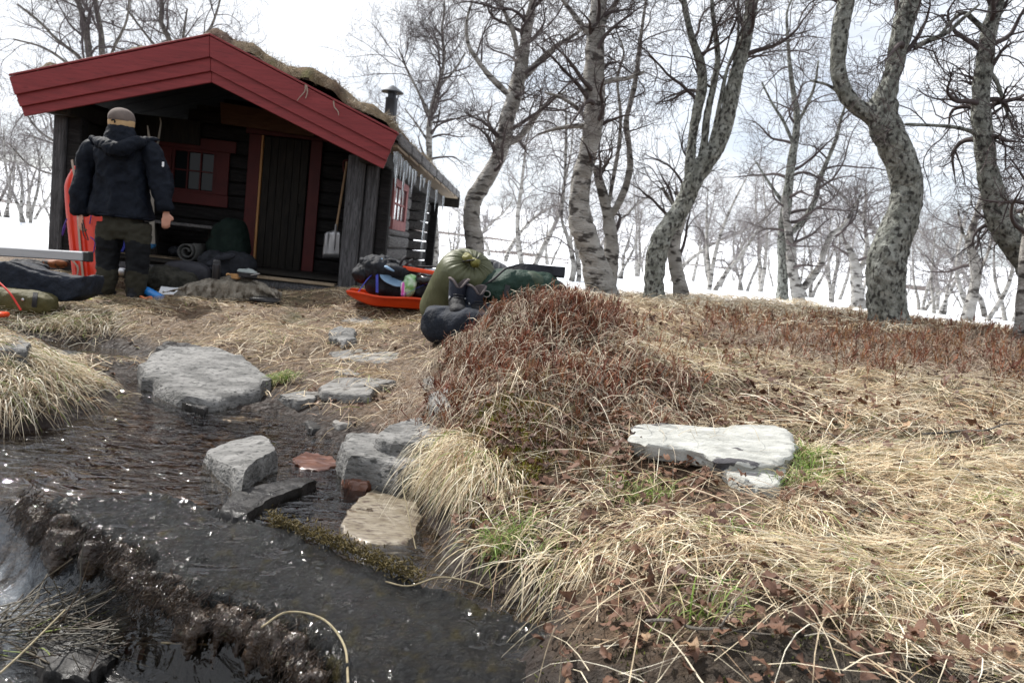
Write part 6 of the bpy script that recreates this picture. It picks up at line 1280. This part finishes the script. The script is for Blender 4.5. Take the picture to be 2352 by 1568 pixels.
# --- long grey bar with a black end cap, over the left gear
a = W(-60, 574, 6.3); b = W(196, 589, 6.3); t = thing('aluminium_bar', 'long grey aluminium bar with a black end cap lying over the left gear', 'bar', a); La = lambda p: np.array(p)-a
beam('bar', La(a), La(b), .07, .075, m_alu, t, .008); beam('end_cap', La(b), La(W(210, 590, 6.3)), .076, .082, mat('black_rubber', (.012, .012, .012), rough=.5, bump=0), t, .008)
m_let = mat('faded_red_print', (.42, .20, .20), rough=.6, bump=0)
# left heap: navy tarp bag over olive bag
c = W(90, 650, 6.25); t = thing('tarp_bag', 'dark navy dry bag draped in a wedge over the gear at the left edge', 'bag', (c[0], c[1], float(H(c[0], c[1])))); Lt = lambda p: np.array(p)-np.array(t.location)
def wedge(px_top, px_bot, Y, dy):
    T = [W(x, y, Y) for x, y in px_top]; B = [W(x, y, Y) for x, y in px_bot]; n = len(T); V = [*T, *B]+[p+np.array([0, dy, 0]) for p in T]+[p+np.array([0, dy, 0]) for p in B]; V = [Lt(p) for p in V]
    F = []
    for i in range(n-1):
        F += [(i, n+i, n+i+1, i+1), (2*n+i, 2*n+i+1, 3*n+i+1, 3*n+i), (i, i+1, 2*n+i+1, 2*n+i), (n+i, 3*n+i, 3*n+i+1, n+i+1)]
    F += [(0, 2*n, 3*n, n), (n-1, 2*n-1, 4*n-1, 3*n-1)]; return V, F
bag('bag', [wedge([(-60, 606), (10, 603), (60, 622), (110, 634), (160, 642), (192, 634)], [(-60, 668), (20, 672), (70, 676), (110, 690), (150, 692), (180, 678)], 6.15, .32)], .014, m_navy, t, folds(.013, 5, seed=8), 3)
c = W(40, 672, 6.05); t2 = thing('olive_bag', 'olive canvas bag with black strap and shiny snap under the navy bag', 'bag', (c[0], c[1], float(H(c[0], c[1])))); Lo = lambda p: np.array(p)-np.array(t2.location)
V, F = superell(Lo(W(30, 690, 6.05)), (.32, .14, .085), .6); bag('bag', [(V, F)], .012, m_ojm, t2, folds(.01, 7, seed=5), 2)
strapm('strap', [Lo(W(82, 672, 5.95)), Lo(W(80, 688, 5.91)), Lo(W(78, 705, 5.92))], .035, .008, m_web, t2, 10, side=(1, 0, 0))
G().add(*lathe([(.011, 0), (.011, .006), (.004, .009)], Lo(W(53, 688, 5.90)), 14, (0, -1, .2))).put('snap', m_steel, t2)
o = add_tube('red_rope', [W(-20, 634, 5.97), W(5, 655, 5.92), W(25, 676, 5.88), (W(48, 712, 5.86))], .007, m_redc, None, 8, 20); tag(o, 'red rope running diagonally over the olive bag', 'rope')
blob('hat', 'black hat with an orange band behind the grey bar', 'hat', 128, 604, 7.6, 26, .12, 9, mat('orange_black', (.015, .012, .010), (.20, .06, .015), scale=7, rough=.7, lo=.5, hi=.55), .9)
blob('food_box', 'brown and white carton between the grey bar and the navy bag', 'box', 135, 640, 7.2, 26, .09, 12, mat('carton', (.16, .07, .05), (.55, .50, .45), scale=5, rough=.7, lo=.48, hi=.58), .4)
blob('clear_jar', 'whitish crumpled bag left of the brown carton', 'bag', 106, 636, 7.0, 10, .06, 11, mat('whitish_plastic', (.55, .55, .57), (.70, .71, .75), scale=8, rough=.25, bump=.5), .9)
blob('dark_cloth', 'black clothes bundled under the grey bar at the left', 'clothes', 60, 612, 6.9, 48, .12, 12, m_blkf, .9, folds(.02, 8, seed=4))
blob('orange_scrap', 'orange fabric corner in the grass at the left edge of the photo', 'fabric', 3, 722, 5.7, 12, .05, 4, m_orsled, .9, vox=.006)
# neon straps in the grass
for i, pts in enumerate(([(190, 672), (200, 668), (215, 662), (232, 655)], [(186, 660), (205, 657), (225, 662)], [(176, 686), (190, 690), (210, 694)])):
    o = strapm('neon_strap', [GP(*p)+[0, 0, .025] for p in pts], .025, .006, m_neon, None, 12); tag(o, ['neon yellow strap crossing the grass beside the left boot', 'neon yellow strap end behind the other two', 'short neon yellow strap lowest in the grass, left of the person'][i], 'strap', 'neon straps beside the person')
# blue bottle, orange gadget, white sheet
c = GP(357, 690); t = thing('water_bottle', 'blue drinking bottle lying with its black cap toward the right', 'bottle', c+[0, 0, .045]); d_ = (W(378, 690, 7.0)-W(345, 672, 7.0)); d_ = d_/np.linalg.norm(d_)
m_bot = mat('blue_bottle', (.010, .16, .50), (.02, .22, .60), scale=3, rough=.22, bump=0, coat=.4)
G().add(*lathe([(.01, -.11), (.036, -.108), (.040, -.09), (.040, .07), (.034, .085)], (0, 0, 0), 24, tuple(d_))).put('bottle', m_bot, t); G().add(*lathe([(.034, .086), (.034, .12), (.02, .125)], (0, 0, 0), 20, tuple(d_))).put('cap', m_web, t)
c = GP(335, 692); o = G().add(*tube1([(c[0]+.05*math.cos(a), c[1]+.03*math.sin(a), c[2]+.03+.012*math.sin(a*2)) for a in np.linspace(0, 6.28, 20)], .009, 8)).put('orange_ring', mat('orange_rubber', (.60, .16, .05), rough=.5, bump=0)); tag(o, 'oval orange plate ring lying left of the blue bottle', 'ring')
a, b, c_, d2 = GP(362, 684), GP(405, 684), GP(412, 672), GP(372, 666); P = [a+[0, 0, .03], b+[0, 0, .03], c_+[0, 0, .06], d2+[0, 0, .07]]; o = hexa('paper_sheet', P+[p+[0, 0, .006] for p in P], m_white, None, .001); tag(o, 'bright white sheet lying behind the blue bottle', 'sheet')
# --- stump with things on it
c = GP(515, 690); cs = W(515, 650, c[1]); t = thing('tree_stump', 'weathered grey root stump used as a table in front of the porch', 'stump', c); Lc = lambda p: np.array(p)-np.array(c)
m_stump = mat('stump_wood', (.15, .132, .105), (.28, .25, .205), (.06, .045, .03), scale=9, s3=14, lo3=.5, hi3=.66, rough=.95, bump=1.0, bscale=24, bdist=.03, stretch=(1.5, 1.5, .8))
Yc = c[1]; rt = []
zt = Lc(W(515, 645, Yc))[2]
for pts in ([(430, 664, 16), (470, 652, 26), (520, 650, 34), (575, 655, 30), (615, 668, 16), (640, 690, 7)], [(370, 672, 7), (410, 664, 12), (450, 655, 16), (490, 656, 18)], [(560, 655, 16), (580, 672, 14), (600, 690, 14), (645, 700, 8)], [(540, 655, 18), (542, 675, 15), (538, 692, 14)], [(500, 655, 18), (490, 672, 14), (470, 690, 10), (430, 698, 5)], [(470, 655, 14), (440, 670, 10), (415, 690, 7)]):
    P = np.array([Lc(W(x, y, Yc+(.05 if y < 660 else -.08))) for x, y, r in pts]); R_ = np.array([r for *_, r in pts])*Yc/FPX*.5
    rt.append(tube1(P, R_, 12, 20))
for (px_, py_, a_, b_, c_) in ((480, 668, .22, .16, .075), (545, 664, .26, .16, .09), (600, 676, .16, .13, .06), (430, 680, .14, .12, .05)):
    q_ = Lc(W(px_, py_, Yc)); rt.append(superell((q_[0], .06, q_[2]-.02), (a_, b_, c_+.02), .55))
bag('roots', rt, .012, m_stump, t, lambda co: .022*fbm(co[:, 0]*9, co[:, 1]*9, co[:, 2]*14, 4, 7)-.034*np.abs(fbm(co[:, 0]*22, co[:, 1]*22, co[:, 2]*9, 3, 9)), 1)
V, F = superell((Lc(W(610, 690, Yc-.15))), (.14, .10, .035), .7); o = put('root_stone', remesh(G().add(V, F), .01, 1, 'root_stone', lambda co: .015*fbm(co[:, 0]*9, co[:, 1]*9, co[:, 2]*9, 4, 7)), None, m_gneissd); o.location = c; o.name = 'stone'; tag(o, 'blue grey stone leaning against the right side of the stump', 'stone', 'stones on the yard')
zt_w = c[2]+zt
pt = W(496, 640, Yc-.02); t = thing('thermos_flask', 'tall dark steel thermos flask standing on the stump', 'flask', pt); hh = 42*Yc/FPX
G().add(*lathe([(.034, 0), (.036, .005), (.036, hh*.78), (.033, hh*.8)], seg=28)).put('body', mat('dark_steel', (.05, .052, .06), rough=.3, bump=0, metal=.8), t); G().add(*lathe([(.031, hh*.8), (.031, hh*.97), (.028, hh)], seg=28)).put('cap', m_web, t)
pt = W(541, 641, Yc-.03); t = thing('wooden_cup', 'small light wooden cup on the stump beside the pan', 'cup', pt); G().add(*lathe([(.026, 0), (.040, .008), (.047, .045), (.043, .047), (.036, .012), (.001, .010)], seg=28)).put('bowl', m_kuksa, t); add_tube('handle', [(-.045, 0, .035), (-.075, 0, .040), (-.085, 0, .028)], .008, m_kuksa, t, 8, 10)
pt = W(568, 638, Yc); t = thing('folding_cooker', 'dark pan with folded silvery cloth and a thin metal handle on the stump', 'pan', pt); G().add(*lathe([(.06, 0), (.085, .012), (.09, .05), (.086, .05), (.07, .014), (.001, .010)], seg=28)).put('pan', m_web, t)
V, F = superell((0, 0, .055), (.085, .05, .022), .9); bag('cloth', [(V, F)], .006, mat('silver_cloth', (.20, .23, .22), (.32, .35, .34), scale=9, rough=.5, bump=.4), t, folds(.010, 14, seed=2), 1); add_tube('handle', [(-.06, -.06, .005), (.0, -.07, .018), (.13, -.06, .055)], .004, m_steel, t, 6, 10)
# --- things in and before the porch
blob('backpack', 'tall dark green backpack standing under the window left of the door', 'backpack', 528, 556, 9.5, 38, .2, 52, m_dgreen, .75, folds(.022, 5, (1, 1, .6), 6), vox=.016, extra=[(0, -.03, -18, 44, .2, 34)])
blob('kit_bag', 'black kit bag with grey folded pockets leaning on the green porch backpack', 'bag', 505, 615, 8.75, 48, .16, 34, m_blkf, .8, folds(.03, 6, seed=5), vox=.014, extra=[(-35, -.05, -18, 40, .14, 20), (38, .05, 4, 36, .15, 34)])
for i, (px, py, an) in enumerate([(470, 622, -.5), (492, 600, -.7), (520, 590, -.3), (460, 640, -.2)]):
    cc_ = W(px, py, 8.55); V, F = superell((0, 0, 0), (.10, .03, .032), .7); o = put('side_pouch', remesh(G().add(rot(V, 0, an, 0), F), .008, 1, 'side_pouch', folds(.006, 14, seed=i)), None, mat('grey_black_fabric', (.018, .019, .025), (.032, .034, .042), scale=9, rough=.8, bump=.8, bscale=12, bdist=.03, spec=.2)); o.location = cc_
    tag(o, ['grey pouch low on the left of the black kit bag', 'grey pouch middle of the black kit bag', 'grey pouch highest on the black kit bag', 'flat grey flap at the foot of the black kit bag'][i], 'pouch', 'pouches on the kit bag')
c = W(445, 578, 9.55); t = thing('sleeping_mat', 'dark rolled sleeping mat seen end on, on the low porch shelf', 'sleeping pad', c)
sp = [((.035+.0072*a)*math.cos(a), (.035+.0072*a)*math.sin(a)) for a in np.linspace(0, 13.5, 70)]; V = []; 
for (x, z) in sp: V += [(x, -.22, z), (x, .22, z)]
F = [(2*i, 2*i+1, 2*i+3, 2*i+2) for i in range(69)]; o = G().add(V, F).put('roll', mat('mat_foam', (.06, .06, .058), (.085, .085, .08), scale=6, rough=.8, bump=.2), t, True, None); sm = o.modifiers.new('s', 'SOLIDIFY'); sm.thickness = .016
blob('dark_cloth', 'dark crumpled gloves on the low porch shelf left of the rolled mat', 'clothes', 415, 578, 9.6, 26, .1, 9, m_blkf, .9, folds(.02, 12, seed=4))
blob('blue_cup', 'bright blue cup hanging by the low porch shelf behind the person', 'cup', 345, 562, 9.5, 10, .05, 9, mat('blue_cup_m', (.06, .22, .45), rough=.4, bump=.1), .9, vox=.007)
o = strapm('purple_strap', [W(288, 535, 9.3), W(287, 560, 9.3), W(280, 578, 9.3)], .03, .008, m_blue, None, 10, side=(1, 0, 0)); tag(o, 'violet blue strap hanging between the legs of the person', 'strap')
blob('clothes_heap', 'heap of camouflage coloured clothes and boots before the porch step', 'clothes', 375, 640, 8.0, 42, .15, 26, m_grip, .9, folds(.035, 7, seed=12), vox=.014, extra=[(-50, -.05, -2, 26, .14, 26), (38, 0, -4, 34, .14, 20)])
blob('grey_pad', 'grey bag lying against the sill log behind the clothes heap', 'bag', 430, 625, 8.5, 52, .1, 24, mat('grey_bag', (.018, .018, .024), (.030, .030, .038), scale=5, rough=.7, bump=.2), .6, folds(.01, 5, seed=3), vox=.014)
blob('pot', 'small pale metal pot among the clothes beside the right leg of the person', 'pot', 283, 625, 7.9, 14, .06, 12, m_steel, .6, lambda co: 0*co[:, 0], vox=.008)
# --- shovel
a = W(797, 372, 9.9); b = W(770, 540, 9.7); t = thing('snow_shovel', 'long handled snow shovel with a bare metal blade leaning by the door', 'shovel', b); Lh = lambda p: np.array(p)-b
add_tube('shaft', [Lh(a), Lh(lp(a, b, .5)), Lh(b)], .015, m_handle, t, 10, 12)
add_tube('grip', [Lh(W(790, 395, 9.9)), Lh(W(789, 372, 9.9)), Lh(W(800, 368, 9.9)), Lh(W(810, 375, 9.9)), Lh(W(803, 397, 9.9))], .012, m_redd, t, 8, 18)
n = 9; V = []
for j, y in enumerate(np.linspace(528, 592, 7)):
    for i, x in enumerate(np.linspace(-1, 1, n)):
        hw_ = 17+2*(j > 0); yy = y+(6*abs(x) if j == 0 else 0); V.append(Lh(W(766-j*.9+x*hw_, yy, 9.66-.0*j))+np.array([0, -.025*(x*x)-.01*math.cos(x*9)*(j < 4), 0]))
F = [(j*n+i, j*n+i+1, (j+1)*n+i+1, (j+1)*n+i) for j in range(6) for i in range(n-1)]; o = G().add(V, F).put('blade', m_shovel, t, True, None); sm = o.modifiers.new('s', 'SOLIDIFY'); sm.thickness = .004
add_tube('socket', [Lh(W(772, 515, 9.66)), Lh(W(767, 575, 9.655))], .013, m_shovel, t, 8, 8)
# ski tips in the porch
for i, (x0_, y0_, x1_, y1_, w_, lab) in enumerate([(180, 296, 192, 560, .075, 'broad wooden ski tip standing beside the left porch post'), (196, 315, 210, 560, .06, 'second ski tip right of the broad one at the left post'), (343, 290, 350, 560, .06, 'ski tip showing over the right shoulder of the person'), (371, 272, 362, 330, .02, 'thin pale stick end high beside the window')]):
    a = W(x0_, y0_, 9.2); b = W(x1_, y1_, 9.4); Q = resample([a, b], 14); tw = np.sin(np.linspace(0, 1, 14)**.5*np.pi/2)
    V = []; 
    for k_ in range(14):
        w2 = w_/2*max(.12, tw[k_]); bend = -.05*max(0, 1-k_/3)**2; V += [Q[k_]+[-w2, bend, 0], Q[k_]+[w2, bend, 0], Q[k_]+[w2, bend+.012, 0], Q[k_]+[-w2, bend+.012, 0]]
    F = [(4*i_+j, 4*i_+(j+1) % 4, 4*(i_+1)+(j+1) % 4, 4*(i_+1)+j) for i_ in range(13) for j in range(4)]+[(3, 2, 1, 0), (52, 53, 54, 55)]
    o = G().add(V, F).put('ski' if i < 3 else 'stick', m_ski); tag(o, lab, 'ski' if i < 3 else 'stick', 'skis leaning in the porch' if i < 3 else None)
# roots hanging over the barge board
for i, (pts, lab) in enumerate([([(702, 195), (700, 210), (690, 222), (682, 232)], 'longer pale root dangling over the right barge boards'), ([(704, 196), (706, 212), (702, 226)], 'short pale root forked beside the longer one'), ([(766, 232), (768, 246), (776, 256), (778, 266)], 'thin pale root lower down on the right barge boards')]):
    o = add_tube('hanging_root', [W(x, y, YF-.10) for x, y in pts], [.007, .006, .005, .003][:len(pts)], m_beigestrap, None, 6, 14); tag(o, lab, 'root', 'roots hanging from the turf roof')
m_stalk = mat('pale_stalk', (.20, .16, .09), (.32, .27, .17), scale=40, rough=.7, bump=.3)
# reeds and sticks near the water
for i, (pts, r, lab, m_) in enumerate([
    ([(1020, 1000, 2.9), (970, 1010, 2.85), (935, 1075, 2.75), (925, 1110, 2.7), (938, 1180, 2.6), (955, 1260, 2.5)], .0022, 'long bleached stalk arching down from the mound to the stream', m_straw),
    ([(600, 1440, 1.75), (660, 1405, 1.8), (740, 1420, 1.75), (790, 1480, 1.7), (800, 1568, 1.6)], .0028, 'pale bent stalk lying over the wet lip at the bottom edge', m_stalk),
    ([(370, 1475, 1.75), (450, 1478, 1.8), (540, 1482, 1.8)], .0025, 'straight straw lying over the lower stream', m_beigestrap),
    ([(0, 1545, 1.6), (60, 1490, 1.7), (150, 1400, 1.85)], .0028, 'greenish stalk slanting up from the bottom left corner', m_stalk),
    ([(885, 1335, 2.1), (940, 1345, 2.1), (1010, 1325, 2.1), (1080, 1335, 2.1), (1110, 1345, 2.1)], .0022, 'wavy pale stalk at the back edge of the slab', m_stalk)]):
    o = add_tube('stalk', [Wz(x, y, .05 if i in (1, 4) else -.08) if i else W(x, y, Y_) for x, y, Y_ in pts], r, m_stalk, None, 6, 30); tag(o, lab, 'stalk', 'loose stalks by the water')
c = Wz(372, 1262-10, .0); V, F = superell((0, 0, 0), (.022, .004, .012), .9)
# ------------------------------------------------------------------ the person, seen from behind
YM = 7.3; SMn = YM/FPX
pw_ = W(283, 690, YM); gzm = float(H(pw_[0], pw_[1])); t = thing('person', 'person seen from behind in dark blue hooded jacket, olive trousers and brown cap', 'person', (pw_[0], pw_[1], gzm))
O = np.array(t.location); zo = 0.0
def M(px, py, dy=0): return W(px, py, YM+dy)-O
m_skin = mat('skin', (.52, .26, .19), (.58, .31, .23), scale=9, rough=.55, bump=.1)
m_jack = mat('jacket_fabric', (.0036, .0054, .0100), (.0075, .0105, .018), scale=10, rough=.7, bump=.7, bscale=7, bdist=.035, spec=.16)
m_trou = mat('olive_trousers', (.026, .024, .017), (.036, .034, .025), scale=10, rough=.85, bump=.5, bscale=12, bdist=.02, spec=.25)
m_tblk = mat('knee_fabric', (.004, .0045, .006), (.008, .009, .011), scale=10, rough=.8, bump=.5, bscale=12, bdist=.02, spec=.25)
def loft(rings, seg=28, e=1.0):
    """rings: (center xyz, rx, ry)"""
    th = np.linspace(0, 2*np.pi, seg, endpoint=False); sp = lambda q: np.sign(q)*np.abs(q)**e
    V = []
    for c, rx, ry in rings: V.append(np.stack([c[0]+rx*sp(np.cos(th)), c[1]+ry*sp(np.sin(th)), np.full(seg, c[2])], 1))
    n = len(rings); F = [(i*seg+j, i*seg+(j+1) % seg, (i+1)*seg+(j+1) % seg, (i+1)*seg+j) for i in range(n-1) for j in range(seg)]+[tuple(range(seg-1, -1, -1)), tuple(range((n-1)*seg, n*seg))]
    return np.concatenate(V), F
# body: one continuous figure with head, arms, hands, legs
def tb(pts, r, n=14): return tube1(pts, r, 12, n)
hd = M(278, 283, -.02)
g_ = G()
g_.add(*ico(hd+[0, 0, .01], (.080, .098, .115), 3)); g_.add(*ico(hd+[0, .10, -.02], (.014, .016, .022), 1))       # skull, nose on the far side
for s in (-1, 1): g_.add(*ico(hd+[s*.084, .0, -.015], (.010, .022, .032), 2))
g_.add(*tb([hd+[0, -.01, -.06], hd+[0, -.02, -.14], M(278, 330, 0)], [.055, .058, .075], 8))
sh = (M(216, 336, 0), M(338, 336, 0)); hp = (M(255, 500, .02), M(312, 500, .02))
g_.add(*loft([(M(283, 510, 0), .11, .09), (M(280, 470, 0), .12, .095), (M(279, 420, 0), .14, .10), (M(278, 370, -.02), .19, .12), (M(278, 335, -.02), .16, .09), (M(278, 322, -.02), .07, .06)][::1]))
wL = M(186, 492, -.03); wR = M(382, 486, -.02)
g_.add(*tb([sh[0], M(192, 415, 0), wL], [.060, .047, .030])); g_.add(*tb([sh[1], M(364, 408, 0), wR], [.060, .047, .030]))
def hand(w, dirv, palm, sd_):
    d = np.array(dirv, float); d /= np.linalg.norm(d); u = np.array(palm, float); u -= u@d*d; u /= np.linalg.norm(u); v = np.cross(d, u)
    V, F = superell((0, 0, 0), (1, 1, 1), .8, 16, 10); V = V[:, :1]*.036*v+V[:, 1:2]*.013*u+V[:, 2:3]*.045*d+w+d*.040; g_.add(V, F)
    for i, (o_, l) in enumerate(((-.030, .078), (-.010, .088), (.011, .084), (.030, .066))):
        a = w+d*.085+v*o_; b = a+d*l*.45+u*.006; c = b+d*l*.3+u*.020; e = c+d*l*.10+u*.022; g_.add(*tube1([a-d*.02, b, c, e], [.0098, .0088, .0078, .0055], 8, 12))
    a = w+d*.03-v*.036*sd_; g_.add(*tube1([a+v*.01*sd_, a+d*.025-v*.018*sd_+u*.008, a+d*.055-v*.014*sd_+u*.022], [.013, .011, .007], 8, 10))
hand(wL, (.05, 0, -1), (.5, .9, 0), 1); hand(wR, (.0, .05, -1), (-.35, .95, 0), -1)
for s, pts in ((0, [M(264, 518, 0), M(249, 560, .02), M(247, 600, .0), M(243, 650, .0), M(238, 680, 0)]), (1, [M(304, 518, 0), M(317, 560, .0), M(316, 600, .0), M(312, 650, .0), M(309, 682, 0)])):
    P = np.array(pts); P[-1, 2] = .07; g_.add(*tb(P, [.070, .070, .052, .048, .038], 16)); f = P[-1].copy(); g_.add(*tb([f+[0, -.03, -.02], f+[0, .05, -.04], f+[0, .14, -.05]], [.035, .035, .022], 8))
put('body', remesh(g_, .0095, 1, 'body'), t, m_skin)
# trousers
gt_ = G(); gt_.add(*loft([(M(284, 548, 0), .10, .09), (M(284, 530, 0), .17, .125), (M(283, 505, 0), .165, .125), (M(281, 485, 0), .17, .13), (M(281, 465, 0), .17, .13)], e=.9))
def leg(pts, rad, gg): P = np.array(pts); gg.add(*tube1(P, rad, 20, 26)); return P
legL = [M(254, 515, 0), M(250, 545, 0), M(248, 575, .01), M(247, 605, .01), M(245, 640, -.01), M(239, 668, -.01), M(237, 682, 0)]
legR = [M(316, 515, 0), M(317, 545, 0), M(317, 575, .0), M(316, 605, .0), M(314, 640, 0), M(311, 668, 0), M(310, 682, 0)]
rad = [.115, .108, .098, .092, .088, .074, .066]
leg(legL, rad, gt_); leg(legR, rad, gt_)
zsplit = (M(250, 548)[2], M(250, 616)[2])
me = remesh(gt_, .012, 3, 'trousers', folds(.010, 11, (1, 1, 1.5), 21))
me.materials.append(m_trou); me.materials.append(m_tblk)
put('trousers', me, t)
for p in me.polygons:
    z = p.center[2]; x = p.center[0]
    wob = .012*math.sin(x*40)
    if zsplit[1] < z+wob < zsplit[0]-(.35*max(0, abs(x-M(284, 560)[0])-.10) if False else 0): p.material_index = 1
# jacket
gj = G()
gj.add(*loft([(M(278, 497, 0), .285, .17), (M(279, 480, 0), .262, .165), (M(280, 450, 0), .238, .16), (M(280, 410, 0), .218, .155), (M(279, 375, -.01), .215, .155), (M(278, 350, -.02), .215, .145), (M(277, 335, -.02), .200, .125), (M(277, 322, -.02), .140, .105), (M(277, 308, -.02), .105, .10)], e=.85))
gj.add(*tube1([M(222, 338, -.01), M(205, 358, -.01), M(193, 400, .0), M(186, 440, -.01), M(184, 478, -.02), M(184, 492, -.02)], [.080, .086, .080, .080, .068, .060], 20, 24))
gj.add(*tube1([M(334, 338, -.01), M(350, 358, -.01), M(364, 395, .0), M(373, 430, -.01), M(380, 466, -.02), M(382, 482, -.02)], [.085, .092, .090, .088, .072, .064], 20, 24))
put('jacket', remesh(gj, .012, 3, 'jacket', folds(.020, 6.5, (1, 1, .8), 13)), t, m_jack)
# hood folded on the back, collar
gh = G(); gh.add(*tube1([M(222, 324, -.04), M(240, 332, -.15), M(275, 345, -.20), (M(310, 330, -.16)), M(338, 322, -.05)], [.030, .055, .068, .055, .028], 14, 26))
gh.add(*loft([(M(277, 335, -.08), .13, .09), (M(277, 318, -.06), .135, .105), (M(278, 302, -.04), .115, .105), (M(279, 292, -.03), .098, .10)])); gh.add(*ico(M(278, 352, -.14), (.11, .075, .075), 3))
gh.add(*tube1([M(336, 324, -.05), M(352, 320, -.02), M(366, 321, .0)], [.02, .016, .006], 10, 10)); gh.add(*tube1([M(222, 326, -.05), M(212, 318, -.03), M(206, 322, -.0)], [.02, .016, .010], 10, 10))
put('hood', remesh(gh, .009, 2, 'hood', folds(.012, 12, seed=31)), t, m_jack)
# hem cord, sleeve badge
q = M(377, 378, -.075); box('sleeve_badge', q+[-.018, -.006, -.022], q+[.0, .002, .022], m_white, t, .002)
G().add(*tube1([M(278, 497, 0)+np.array([.288*math.cos(a), .168*math.sin(a), 0]) for a in np.linspace(0, 2*np.pi, 40)], .010, 8)).put('hem', m_jack, t)
# cap: brown crown, tan band with a dark adjuster
m_cap = mat('brown_cap', (.11, .085, .075), (.15, .12, .105), scale=14, rough=.9, bump=.5, bscale=120, bdist=.003); m_tan2 = mat('tan_band', (.50, .33, .17), (.58, .40, .22), scale=12, rough=.85, bump=.2)
ch = M(279, 279, -.02)
V, F = superell(ch+[0, 0, .02], (.110, .122, .098), .95, 32, 20); V = V.copy(); V[:, 2] = np.maximum(V[:, 2], ch[2]+.0); G().add(V, F).put('cap', m_cap, t)
G().add(*lathe([(.104, -.048), (.110, -.04), (.112, .006), (.106, .012)], ch, 36)).put('cap_band', m_tan2, t)
G().add(*tube1([ch+[-.035, -.108, -.012], ch+[-.012, -.113, -.004], ch+[.0, -.113, -.02], ch+[-.006, -.113, -.03]], .007, 8, 10)).put('adjuster', m_tblk, t)
for (c_, rz) in ((legL[-1], 0.1), (legR[-1], -.1)):
    gb = G(); f = np.array([c_[0], c_[1], 0]); gb.add(*superell(f+[0, .04, .035], (.052, .15, .045), .7)); gb.add(*tube1([f+[0, -.03, .05], f+[0, -.03, .13]], [.056, .058], 16)); put('boot', remesh(gb, .008, 2, 'boot'), t, mat('boot_leather', (.02, .02, .02)))
o = strapm('hand_strap', [M(190, 505, -.05), M(196, 530, -.06), M(203, 552, -.06), M(192, 540, -.06), M(188, 512, -.05)], .010, .003, m_web, None, 20, side=(1, 0, 0)); o.location = O; tag(o, 'thin dark strap looped from the left hand of the person', 'strap')
